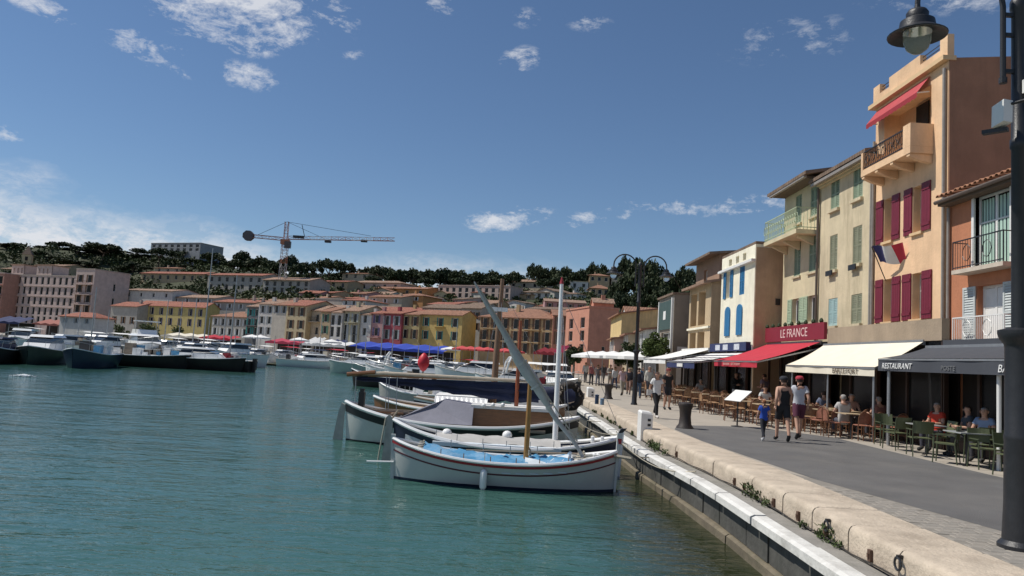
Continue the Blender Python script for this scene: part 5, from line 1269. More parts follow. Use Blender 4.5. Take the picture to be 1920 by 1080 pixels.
def wl(u, v, dz=0.): p = atz(u, v, WZ); return (p.x, p.y, WZ + dz)
M_dkgreen = mat('dark_green_hull', (.05, .065, .055), .35, .15, 2.); M_dkblue = mat('dark_blue_hull', (.02, .035, .06), .35, .15, 2.); M_tarhull = mat('tarred_hull', (.014, .012, .011), .6, .3, 2.); M_palegreen = mat('pale_green_hull', (.38, .46, .42), .4, .1, 2.)
def left_boats():
    S = -math.pi / 2      # bow towards the camera
    motorboat('motor_boat', 'black hulled boat under a navy cover at the jetty end', wl(-12, 680), S + .25, 8, 3.1, M_tarhull, 1.1, 1, cab_m=M_navyt)
    motorboat('motor_boat', 'dark green cabin cruiser with white top lying bow on', wl(80, 681), S + .3, 9, 3.5, M_dkgreen, 1.15, 2.0, deck_m=M_bwhite, rb=.35)
    motorboat('motor_boat', 'white cabin launch with wide windscreen behind the dark green cruiser', (aty(38, 680, 74).x, 74, WZ), S + .4, 8, 3.2, M_bwhite, 1.5, 2.2, canopy=M_whitec)
    motorboat('motor_boat', 'dark blue workboat lying bow on with cluttered deck', wl(168, 688), S + .2, 8.5, 3.3, M_dkblue, 1.1, 0, clutter=16, rb=.45, mast=5.5)
    motorboat('motor_yacht', 'white flybridge yacht with dark windows moored at the jetty', (aty(268, 690, 75).x, 75, WZ), S + .55, 11, 4., M_bwhite, 1.7, 2.1, fly=True, deck_m=M_bwhite)
    motorboat('fishing_boat', 'long tarred fishing barge with pale deck gear', (aty(255, 690, 69).x, 69, WZ), .12, 9.5, 3.4, M_tarhull, 1.05, 0, clutter=26, rb=.3)
    motorboat('fishing_boat', 'tarred trawler with tall mast and white wheelhouse', (aty(368, 692, 71).x, 71, WZ), -.08, 9.5, 3.5, M_tarhull, 1.05, 1.2, clutter=26, mast=10.5, rb=.3)
    motorboat('motor_boat', 'black inflatable boat with outboard at the end of the tarred boats', (aty(432, 691, 72).x, 72, WZ), math.pi - .2, 4.6, 2.2, M_tarhull, 1.0, 0, clutter=6, mast=8.2)
    motorboat('motor_boat', 'white day boat with blue cover behind the tarred barge', (-36, 84, WZ), S, 7, 2.6, M_bwhite, 1.1, 1, canopy=M_navyt)
    motorboat('motor_boat', 'white day boat with pale canopy behind the trawler', (-31, 86, WZ), S, 7, 2.6, M_bwhite, 1.1, 1, canopy=M_whitec)
left_boats()
def second_line():
    for i in range(13):
        u = 118 + i * 27; y = 84 + (i % 3) * 5
        motorboat('motor_boat', 'small white boat with %s moored behind the dark jetty hulls' % ['open cockpit', 'white canopy', 'navy cover', 'pale canopy'][i % 4], (aty(u, 680, y).x, y, WZ), -math.pi / 2 + random.uniform(-.5, .7), random.uniform(6, 8), 2.7, M_bwhite, random.uniform(1.1, 1.5), random.choice([1, 1.6, 1.9]), 'white boats behind the dark hulls', canopy=[None, M_whitec, M_navyt, M_whitec][i % 4], clutter=5, mast=random.choice([0, 2.5, 4, 6]))
second_line()
def mid_boats():
    g = 'small white boats moored along the far pontoon'
    for i in range(26):
        u = 462 + i * 17; y = 113 - i * .9 - (i % 2) * 5
        cv = [None, M_whitec, M_navyt, None, M_redc][i % 5]
        motorboat('motor_boat', 'small white moored boat on the far pontoon', (aty(u, 690, y).x, y + random.uniform(-1, 1), WZ), -math.pi / 2 + random.uniform(-.6, .35), random.uniform(5.5, 7), 2.3, M_bwhite if i % 6 else M_dkblue, random.uniform(.8, 1.1), random.choice([0, 1, 1.4]), g, canopy=cv, clutter=4, mast=random.choice([0, 0, 3, 6]))
    motorboat('motor_boat', 'long low white launch with dark windows lying side on', (aty(590, 688, 97).x, 97, WZ), .03, 9.5, 2.8, M_bwhite, .9, .8, clutter=3)
    motorboat('motor_boat', 'pale green hulled cruiser with raked white cabin', (aty(688, 698, 84).x, 84, WZ), math.pi + .06, 8.6, 3., M_palegreen, 1.15, 1., arch=True, rb=.3)
    motorboat('motor_boat', 'white sports cruiser with radar arch before the red parasols', (aty(905, 700, 62).x, 62, WZ), math.pi + .1, 8., 3., M_bwhite, 1.4, 1.3, arch=True)
    motorboat('motor_boat', 'white boat with blue deck cover behind the brown mast', (aty(985, 705, 52).x, 52, WZ), math.pi, 7, 2.7, M_bwhite, 1.2, 1.0, canopy=M_whitec, clutter=5)
    motorboat('motor_boat', 'white cabin boat partly hidden behind the red buoy', (aty(800, 700, 66).x, 66, WZ), math.pi + .2, 7.5, 2.8, M_bwhite, 1.1, 1., clutter=6)
    motorboat('motor_boat', 'grey launch moored beside the far quay steps', (aty(1050, 705, 60).x, 60, WZ), -1.2, 6.5, 2.4, M_deckg, 1.1, 1., clutter=6, canopy=M_whitec)
    motorboat('motor_boat', 'white fishing skiff loaded with crates near the blue awnings', (aty(745, 695, 74).x, 74, WZ), math.pi - .2, 6.8, 2.5, M_bwhite, 1., 0, clutter=12)
    motorboat('motor_boat', 'black hulled launch with white deck beside the red buoy', (aty(735, 700, 58).x, 58, WZ), math.pi + .05, 6.2, 2.3, M_tarhull, .8, 0, clutter=5)
    p = aty(793, 697, 40); b = empty('marker_buoy', (p.x, p.y, p.z), 0, 'bright red pointed marker buoy above the boom', 'buoy')
    MB().lathe([(.02, 0), (.16, .10), (.30, .38), (.32, .55), (.24, .78), (.10, .95), (.02, 1.0)], 14).build('float', mat('signal_red', (.55, .015, .03), .5, .1, 3.), b, smooth=True); MB().tube([(0, 0, -.9), (0, 0, .02)], .04, 6).build('staff', M_oldwood, b)
    pr = motorboat('motor_boat', 'grey dinghy carrying the red marker buoy', (p.x, 40, WZ), math.pi, 4.6, 1.9, M_deckg, .7, 0, clutter=4)
    # floating pontoon
    po = empty('pontoon', (-20, 104, WZ), R(168), 'low grey floating pontoon in front of the far quay', 'pontoon')
    for i in range(9): MB().box(-24 + i * 5.4, -18.7 + i * 5.4, -1, 1, -.2, .42).build('deck_section', M_oldwood, po)
mid_boats()
fo = MB()
for i in range(60):
    a = random.uniform(0, 6.28); d = random.random() ** 1.5; c = wl(45, 706); fo.ball((c[0] + .8 * d * math.cos(a), c[1] + .6 * d * math.sin(a), WZ + .02 + .05 * (1 - d)), (.07 * (1.3 - d), .06, .06 * (1.4 - d)), 6, 4)
tag(fo.build('foam', mat('white_foam', (.8, .82, .82), .6)), 'patch of white foam splashing on the water', 'foam', kind='stuff')

# ================================================================== TOWN ACROSS THE HARBOUR
SH = {}
def shm(name, c): 
    return mat('shutter_' + name, c, .7, .12, 3.)
S_grey = shm('grey', (.36, .39, .40)); S_brown = shm('brown', (.17, .095, .05)); S_green = shm('green', (.10, .22, .15)); S_teal = shm('teal', (.04, .25, .24)); S_white = shm('white', (.66, .66, .64)); S_violet = shm('violet', (.10, .09, .19)); S_red = shm('red', (.25, .05, .06)); S_blue = shm('blue', (.12, .22, .34))
def town(label, uL, uR, ve, Y, wm, cols, rows, roof=('gable', 1.2), rm=None, sh=None, depth=9., YR=None, zb=0., wh=1.5, ww=.85, side=None, oh=.35, balc=None, down=2., frame=None, group=None, name='town_house', sw=.36, pane=None):
    uc = (uL + uR) / 2
    if YR is None and uc < 1040: dx = (uR - uL) / FPX * Y; Y, YR = Y + .27 * dx, Y - .27 * dx      # facades follow the slant of the far quay
    YR = YR or Y; Yc = (Y + YR) / 2; vm = ve + 25
    A = aty(uL, vm, Y); B = aty(uR, vm, YR); H = aty(uc, ve, Yc).z - zb; Lx = math.hypot(B.x - A.x, B.y - A.y)
    ops = []
    for v in rows:
        z = aty(uc, v, Yc).z - zb
        for i in range(cols):
            x = Lx * (i + .5) / cols; ops.append((x - ww / 2, x + ww / 2, z - wh / 2, z + wh / 2))
    ops = [o for o in ops if o[3] < H - .05 and o[0] > .03 and o[1] < Lx - .03]
    r = house(name, label, A, B, depth, H, wm, ops, roof, rm or M_tile, oh, zb=zb, base_down=down, side=side, group=group)
    for o in ops:
        add_window(r, *o, frame or M_white, .22, None, False, pane)
        if sh:
            w = min(sw, (Lx / cols - ww) / 2 - .03)
            if w > .12: add_shutter(r, o[0] - w, o[0], o[2], o[3], sh, False); add_shutter(r, o[1], o[1] + w, o[2], o[3], sh, False)
    for v, x0, x1 in (balc or []):
        z = aty(uc, v, Yc).z - zb; b = MB().box(Lx * x0, Lx * x1, -.9, -.003, z - .15, z).build('balcony', wm, r)
        q = MB(); q.box(Lx * x0, Lx * x1, -.88, -.84, z + .85, z + .9)
        n = max(3, int(Lx * (x1 - x0) / .25))
        for i in range(n + 1): xx = Lx * (x0 + (x1 - x0) * i / n); q.box(max(xx - .015, Lx * x0), xx + .015, -.87, -.85, z, z + .85)
        q.build('railing', M_iron, b)
    if roof and roof[0] in ('gable', 'hip') and random.random() < .6:
        x = random.uniform(.2, .8) * Lx; MB().box(x - .3, x + .3, depth * .3, depth * .3 + .6, H, H + roof[1] + .6).build('chimney', wm, r)
    return r
W = lambda n, c, a=.3: wallm('far_' + n, c, tuple(x * .55 for x in c), a)
w_pink = W('dusty_pink', (.52, .41, .365)); w_grey = W('grey', (.40, .375, .33)); w_yel = W('yellow', (.52, .42, .17)); w_white = W('white', (.60, .58, .54)); w_beige = W('beige', (.50, .42, .31)); w_tan = W('tan', (.45, .34, .21)); w_crim = W('crimson', (.34, .075, .09)); w_rose = W('rose', (.45, .26, .25)); w_gold = W('golden', (.56, .41, .15)); w_olive = W('olive_yellow', (.46, .36, .17)); w_ochre = W('ochre', (.50, .30, .11)); w_salm = W('salmon', (.50, .235, .16)); w_sand = W('sand', (.54, .44, .27)); w_pinkapt = W('pale_pink', (.52, .40, .34)); w_or = W('orange', (.50, .25, .10))
def front_row():
    # large hotel on the left
    h = town('large dusty pink hotel with rows of arched windows and roof penthouses', 8, 140, 517, 205, w_pink, 12, [526, 545, 564, 583, 600], ('flat', 0), W('roofslab', (.40, .34, .29)), None, 12, wh=2.1, ww=1.1, oh=.3, name='hotel')
    Lx = h['_L']; H = [c for c in h.children if c.name.startswith('roof')][0]
    zt = aty(70, 497, 205).z; ze = aty(70, 516, 205).z
    for x0, x1 in ((1.2, 6.3), (11.5, 17.5)):
        pm = MB(); front_wall(pm, x1 - x0, zt, [(k * 1.6 + .8, k * 1.6 + 1.6, ze + .6, ze + 2.0) for k in range(int((x1 - x0) / 1.7))], .2, z0=ze)
        pm.box(0, x1 - x0, .25, 5, ze, zt); p = pm.build('penthouse', w_pink, h, loc=(x0, .6, 0)); MB().box(-.2, x1 - x0 + .2, -.3, 5.2, zt + .002, zt + .3).build('penthouse_roof', M_tile2, p)
    for v in (536, 555, 574): z = aty(70, v, 205).z; MB().box(0, Lx, -.18, -.003, z - .12, z + .05).build('string_course', w_pink, h)
    # its balcony wing and blank side
    h2 = town('dusty pink hotel wing with stacked balconies and a blank side wall', 141, 176, 505, 198, w_pink, 2, [522, 541, 560, 579], ('flat', 0), W('roofslab', (.40, .34, .29)), S_brown, 11, wh=2.0, ww=1.6, side=[(6, 6.8, 13, 15), (6, 6.8, 9.2, 11.2), (6.5, 7.3, 5, 7)], balc=[(533, .05, .98), (552, .05, .98), (571, .05, .98)], name='hotel')
    town('pink balcony block at the far left of the hotel', -40, 6, 512, 206, W('brick_pink', (.40, .22, .17)), 3, [524, 543, 562, 582], ('flat', 0), w_pink, None, 14, wh=2.2, ww=2.2, balc=[(534, .02, .98), (553, .02, .98), (573, .02, .98)])
    # small white house with red roof
    town('small white house with red hipped roof near the moored boats', 110, 171, 594, 150, w_white, 3, [601], ('hip', 1.1), M_tile3, S_grey, 5, wh=1.0, ww=.6)
    town('grey stone house with red roof beside the hotel', 206, 256, 574, 187, w_grey, 3, [580, 600], ('gable', 1.3), M_tile3, S_brown, 9, wh=1.7)
    town('long mustard yellow house with two rows of violet shutters', 257, 384, 574, 185, w_yel, 7, [584, 603], ('gable', 1.2), M_tile3, S_violet, 4.5, wh=1.8, sw=.2)
    town('grey house with orange hipped roof and white shutters', 396, 466, 594, 165, w_grey, 5, [604, 622], ('hip', 1.5), M_tile, S_white, 9)
    town('dark narrow shop house with teal balcony', 462, 486, 575, 160, W('dark_grey', (.16, .16, .165)), 2, [586, 604, 620], ('gable', 1.), M_tile2, S_teal, 9, balc=[(610, .05, .95)])
    town('white house with grey shutters on three floors', 484, 512, 570, 152, w_white, 2, [580, 600, 620], ('gable', 1.1), M_tile2, S_grey, 10)
    town('pale house with blank lower floors beside the white shuttered house', 510, 538, 572, 150, W('light_beige', (.52, .475, .40)), 2, [580], ('gable', 1.2), M_tile, S_grey, 10)
    town('sandy house with brown shutters on two floors', 536, 574, 573, 148, w_sand, 2, [584, 608, 630], ('gable', 1.4), M_tile3, S_brown, 11, ww=1.0, wh=1.7)
    town('cream recessed house with small balcony', 573, 601, 582, 148, w_beige, 2, [596, 620], ('gable', 1.2), M_tile2, None, 8, balc=[(603, .05, .95)])
    town('narrow tan house squeezed beside the white framed house', 600, 619, 584, 144, w_tan, 1, [596, 618], ('gable', 1.1), M_tile, S_green, 9)
    town('white house with tall dark windows in white frames', 617, 641, 586, 143, w_white, 2, [600, 622], ('gable', 1.0), M_tile2, None, 9, wh=2.0, ww=.9)
    town('pale olive house with tall dark balcony doors', 640, 673, 583, 142, W('pale_olive', (.47, .44, .30)), 2, [597, 618, 636], ('gable', 1.4), M_tile2, S_grey, 10, wh=1.9, balc=[(604, .3, .95)])
    town('plain white house with pale shutters', 672, 695, 590, 141, w_white, 1, [598, 622], ('gable', .8), M_tile2, S_white, 9)
    town('rose pink house with iron balcony', 694, 717, 588, 140, w_rose, 1, [598, 622], ('gable', .9), M_tile3, S_violet, 9, balc=[(632, .05, .95)])
    town('crimson house with grey shutters between pink and yellow houses', 716, 752, 588, 139, w_crim, 2, [601, 627], ('gable', .9), M_tile3, S_grey, 9, wh=1.8)
    town('olive yellow house with brown windows', 751, 786, 590, 138, w_olive, 2, [602, 626], ('gable', .9), M_tile, S_brown, 9, wh=1.7)
    town('golden yellow house with green shutters above the blue awnings', 785, 866, 590, 136, w_gold, 3, [604, 629], ('gable', .9), M_tile, S_teal, 5, wh=1.6, ww=1.0, sw=.2, balc=[(612, .38, .62)])
    town('weathered grey house in the alley behind the golden one', 866, 902, 578, 150, w_grey, 2, [592, 612], ('gable', 1.4), M_tileold, S_brown, 9)
    town('long ochre house with red tile roof and white balconies', 899, 1036, 596, 132, W('warm_ochre', (.47, .335, .18)), 7, [607, 630, 652], ('hip', 2.0), M_tile, S_brown, 11, wh=1.8, ww=.95, balc=[(617, .05, .4), (617, .62, .85), (640, .05, .4), (640, .62, .85)])
    town('narrow salmon house between ochre and pink houses', 1036, 1063, 592, 128, w_salm, 1, [606, 634], ('gable', 1.2), M_tile, S_brown, 9, wh=2.2, ww=1.2)
    town('tall pink corner house with stepped roof terrace', 1061, 1104, 580, 121, w_salm, 2, [606, 630, 655], ('flat', 0), w_salm, None, 4.6, YR=110, wh=1.6, ww=2.0, side=[(2.2, 2.7, 3.6, 4.2)], pane=None)
    # roof clutter of the pink house
    town('set back top floor of the pink corner house under a tile roof', 1112, 1150, 568, 112.5, w_salm, 2, [573], ('gable', .7), M_tile2, None, 3.5, zb=8.0, down=0, wh=.8)
    town('white terrace house with red tile roof behind the lamp', 1180, 1244, 606, 92, w_white, 4, [622, 640], ('gable', 2.2), M_tile, S_white, 10)
front_row()
def back_rows():
    # tiled roofs rising behind the front row
    D = [(228, 322, 540, 205, w_white, 4, [549], 'gable', 1.2, M_tile2, 'white villa with awning behind the mustard house'), (318, 402, 553, 200, w_grey, 4, [560], 'gable', 1.5, M_tile2, 'grey roofed house behind the mustard house'),
         (398, 482, 562, 190, w_grey, 4, [570], 'gable', 1.4, M_tile3, 'grey house with long red roof behind the orange hipped roof'), (480, 566, 563, 182, w_beige, 4, [570], 'gable', 1.3, M_tile, 'beige house behind the white shuttered house'),
         (560, 640, 573, 172, w_tan, 3, [580], 'gable', 1.6, M_tile2, 'tan house with wide roof behind the cream recessed house'), (636, 722, 575, 166, w_beige, 3, [581], 'gable', 1.6, M_tileold, 'beige house with old tiles behind the pale olive house'),
         (700, 800, 578, 160, w_olive, 4, [584], 'gable', 1.5, M_tile3, 'ochre house with red tiles behind the crimson house'), (790, 866, 573, 158, w_grey, 4, [581], 'gable', 1.6, M_tileold, 'grey upper house behind the golden house'),
         (640, 684, 558, 196, w_white, 3, [564], 'hip', 1.3, M_tile3, 'white cottage with pink roof on the slope'), (590, 640, 556, 200, w_grey, 3, [561], 'flat', 0, w_grey, 'grey flat roofed house on the slope'),
         (690, 752, 552, 205, w_beige, 3, [560], 'gable', 1.3, M_tile, 'beige house with terrace awning on the slope'), (740, 792, 549, 208, w_or, 2, [556], 'hip', 1.6, M_tile, 'orange walled house on the slope'),
         (800, 850, 566, 185, w_pinkapt, 3, [571], 'gable', 1.3, M_tile3, 'pale pink house with red roof on the slope'), (846, 905, 572, 178, w_rose, 3, [579], 'gable', 1.6, M_tileold, 'rose house with old tile roof on the slope'),
         (985, 1060, 575, 172, w_grey, 4, [583], 'gable', 1.2, M_tileold, 'low grey house behind the long ochre house'), (900, 985, 578, 165, w_beige, 4, [586], 'gable', 1.2, M_tile2, 'low beige house behind the long ochre house'),
         (1020, 1098, 562, 180, w_rose, 4, [570], 'gable', 1.4, M_tile2, 'rose terrace house behind the pink corner house')]
    for uL, uR, ve, Y, wm, c, rows, k, rise, rm, lab in D:
        x = aty((uL + uR) / 2, ve, Y).x; zb = max(0, hill(x, Y))
        town(lab, uL, uR, ve + 5, Y, wm, c, [q + 4 for q in rows], (k, rise * .7), rm, random.choice([None, S_white, S_brown]), 10, zb=zb, down=5, wh=1.1, ww=.8)
    # villas and flats up the hill: base found where the slope is seen
    E = [(262, 382, 513, 530, w_tan, 8, [520], 'gable', 1.4, M_tile3, 'long low villa with red roof among pines'), (288, 338, 503, 512, w_beige, 3, [507], 'hip', 1.3, M_tile, 'small villa with orange roof above the long villa'),
         (388, 492, 516, 550, w_grey, 7, [524, 538], 'gable', 1.3, M_tile3, 'grey apartment block with balconies left of the crane'), (492, 580, 525, 552, w_grey, 6, [532, 544], 'gable', 1.5, M_tile2, 'grey apartment block with gable end at the crane foot'),
         (598, 650, 528, 542, w_tan, 3, [534], 'gable', 1., M_tile3, 'villa with orange roof right of the crane'), (652, 750, 530, 546, w_pinkapt, 5, [537], 'hip', 1.6, M_tile2, 'wide villa with brown hipped roof'),
         (640, 690, 513, 522, w_beige, 3, [518], 'hip', 1.1, M_tile, 'villa roof under the pine ridge'), (820, 956, 536, 562, w_pinkapt, 11, [544, 554], 'flat', 0, w_pinkapt, 'long pale pink apartment block on the slope'),
         (700, 800, 541, 556, w_or, 4, [548], 'gable', 1.2, M_tile, 'orange house with wide tile roof on the slope'), (952, 1032, 528, 545, w_beige, 4, [535], 'gable', 1.6, M_tile2, 'beige villa with long pink roof'),
         (976, 1030, 548, 562, w_white, 4, [554], 'gable', 1., M_tileold, 'white bungalow with dark windows on the slope'), (1068, 1102, 528, 546, w_white, 2, [535], 'flat', 0, w_sand, 'cream flat roofed villa on the slope'),
         (1104, 1142, 517, 530, w_tan, 3, [523], 'hip', 1.7, M_tile, 'tan villa with bright orange roof below the pines'), (1106, 1142, 541, 556, w_tan, 3, [547], 'hip', 2.2, M_tile, 'tan house with steep orange hipped roof'),
         (1146, 1176, 517, 528, w_beige, 2, [522], 'hip', 1.2, M_tile2, 'small beige villa near the lamp arms'), (1205, 1246, 570, 580, w_beige, 3, [575], 'hip', 1.6, M_tile3, 'house with bright red hipped roof under the pines'),
         (1165, 1185, 560, 570, w_white, 2, [565], 'flat', 0, w_white, 'white cube house among the trees'), (0, 48, 504, 520, w_sand, 3, [512], 'gable', 1.3, M_tile2, 'sandy house with tile roof above the hotel'), (60, 120, 498, 512, w_tan, 3, [505], 'gable', 1.2, M_tile2, 'tan house under the pines above the hotel')]
    for uL, uR, ve, vb, wm, c, rows, k, rise, rm, lab in E:
        p = ray_hill((uL + uR) / 2, vb)
        town(lab, uL, uR, ve, p.y, wm, c, rows, (k, rise * .85), rm, None, 10, zb=p.z, down=6, wh=1.7, ww=1.4, oh=.6)
    p = ray_hill(330, 490); r = town('grey modern block on the hilltop among pines', 281, 374, 456, 345, W('modern_grey', (.30, .31, .32)), 8, [461, 468], ('flat', 0), w_grey, None, 14, zb=hill(-150, 345) - 1, down=6, wh=1.4, ww=2.0)
    # church tower
    b = aty(50, 498, 300); t = empty('church_tower', (b.x, 300, b.z - 6), R(20), 'small sandstone church tower with pointed roof above the hotel', 'church tower')
    zt = aty(50, 478, 300).z - b.z + 6; MB().box(-1.6, 1.6, -1.6, 1.6, 0, zt).build('wall', w_sand, t); MB().add([(-1.8, -1.8, zt + .01), (1.8, -1.8, zt + .01), (1.8, 1.8, zt + .01), (-1.8, 1.8, zt + .01), (0, 0, zt + 3.6)], [(0, 1, 4), (1, 2, 4), (2, 3, 4), (3, 0, 4), (0, 3, 2, 1)]).build('roof', M_tileold, t)
    MB().box(-.5, .5, -1.66, -1.601, zt - 2.4, zt - .8).build('belfry_opening', M_dark, t)
back_rows()
def packed_houses():
    seen = set(); rnd = random.Random(5); walls = [('white', w_white), ('beige', w_beige), ('tan', w_tan), ('rose', w_rose), ('grey', w_grey), ('sandy', w_sand), ('ochre', w_olive), ('pale pink', w_pinkapt)]
    roofs = [('red', M_tile3), ('brown', M_tile), ('pale', M_tile2), ('old', M_tileold)]
    def near(u): return 'the mustard house' if u < 390 else 'the orange hipped roof' if u < 470 else 'the white shuttered house' if u < 540 else 'the sandy house' if u < 610 else 'the pale olive house' if u < 680 else 'the crimson house' if u < 760 else 'the golden house' if u < 880 else 'the long ochre house' if u < 1040 else 'the pink corner house'
    for vb, ve, u0, u1, st in ((562, 550, 560, 1080, 46), (573, 561, 400, 900, 40), (583, 571, 420, 1050, 43), (556, 545, 700, 830, 40), (592, 579, 520, 880, 47)):
        u = u0
        while u < u1:
            w = rnd.uniform(24, 46); p = ray_hill(u + w / 2, vb); Y = max(p.y, 158); wn, wm = rnd.choice(walls); rn, rm = rnd.choice(roofs); k = rnd.choice(['gable', 'gable', 'hip', 'side', 'shed'])
            lb = None
            while lb is None or lb in seen:
                wn, wm = rnd.choice(walls); rn, rm = rnd.choice(roofs); k = rnd.choice(['gable', 'gable', 'hip', 'side', 'shed'])
                lb = 'small %s house with %s %s roof behind %s' % (wn, rn, {'gable': 'pitched', 'hip': 'hipped', 'side': 'gabled', 'shed': 'slanted'}[k], near(u))
            seen.add(lb)
            dy = -rnd.uniform(1, 9); zb = max(0., hill(p.x, Y))
            town(lb, u, u + w, ve + rnd.uniform(-4, 3), Y - dy / 2, wm, rnd.choice([1, 2, 3]), [ve + 6], (k, rnd.uniform(.7, 1.4)), rm, rnd.choice([None, S_brown, S_white, S_green]), rnd.uniform(6, 9), YR=Y + dy / 2, zb=zb, down=6, wh=1.2, ww=.9, oh=.45)
            u += st + rnd.uniform(-8, 14)
packed_houses()

# ---------------------------------------------------- awnings and parasols on the far quay
def far_awnings():
    def faw(label, uL, uR, v0, v1, Y, cm, proj=3.5, YR=None):
        YR = YR or Y - (uR - uL) * .03
        A = aty(uL, v1, Y); B = aty(uR, v1, YR); d = Vector((B.x - A.x, B.y - A.y)); L_ = d.length; r = empty('far_awning', (A.x, A.y, 0), math.atan2(d.y, d.x), label, 'awning')
        zt = aty(uL, v0, Y).z; zb = max(2.0, aty(uL, v1, Y).z); n = max(3, int(L_ / 3)); zt = max(zt, zb + .5)
        vs = []; fs = []
        for i in range(2 * n + 1):
            s = L_ * i / (2 * n); k = .25 * (i % 2); vs += [(s, proj, zt + k), (s, 0, zb + k), (s, -.01, zb - .3)]
        for i in range(2 * n): fs += [(3 * i, 3 * i + 1, 3 * i + 4, 3 * i + 3), (3 * i + 1, 3 * i + 2, 3 * i + 5, 3 * i + 4)]
        MB().add(vs, fs).build('canvas', cm, r)
        for i in range(n + 1): MB().tube([(min(L_ * i / n + .05, L_ - .05), .05, 0), (min(L_ * i / n + .05, L_ - .05), .05, zb)], .05, 5).build('post', M_steel, r)
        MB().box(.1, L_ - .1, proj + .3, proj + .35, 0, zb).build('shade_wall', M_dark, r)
    M_bluec = canvas_mat('royal_blue_canvas', (.02, .055, .38)); M_scar = canvas_mat('scarlet_canvas', (.50, .06, .06)); M_pinkc = canvas_mat('pink_red_canvas', (.46, .05, .09))
    faw('long royal blue cafe awning across the harbour', 652, 832, 640, 652, 126, M_bluec, 4.5, YR=121)
    faw('red cafe awning beside the grey tarred boats', 372, 432, 628, 634, 150, M_redc)
    faw('wide pink red cafe awning across the harbour', 496, 562, 640, 648, 133, M_pinkc)
    faw('white cafe awning beside the pink red one', 566, 592, 632, 644, 131, M_whitec)
    faw('navy cafe awning left of the royal blue one', 592, 634, 636, 645, 130, M_navyc)
    faw('white low cafe awning along the far quay', 585, 646, 649, 654, 122, M_whitec)
    faw('pale cafe awning before the mustard house', 300, 372, 630, 636, 152, M_creamc)
    faw('red cafe awning at the foot of the long ochre house', 1000, 1040, 652, 660, 108, canvas_mat('dark_red_canvas2', (.25, .02, .03)))
    faw('magenta cafe awning beside the pink corner house', 1040, 1058, 648, 656, 104, canvas_mat('magenta_canvas', (.50, .04, .12)))
    faw('brown terrace canopy under the hotel', 60, 110, 598, 606, 160, canvas_mat('brick_canvas', (.33, .12, .09)))
    faw('dark canopy at the left end of the hotel', -20, 36, 592, 602, 150, M_navyc)
    for i, u in enumerate((866, 882, 898, 914, 946, 962)):
        p = aty(u, 668, 106 - i); parasol((p.x, p.y, 0), 'scarlet parasol in the row before the long ochre house', M_scar, 1.6, 2.6, 'scarlet parasols on the far quay')
    for i, u in enumerate((470, 486, 560, 620, 845)): p = aty(u, 660, 118); parasol((p.x, p.y, 0), 'white parasol on the far quay', M_whitec, 1.6, 2.5, 'white parasols on the far quay')
far_awnings()

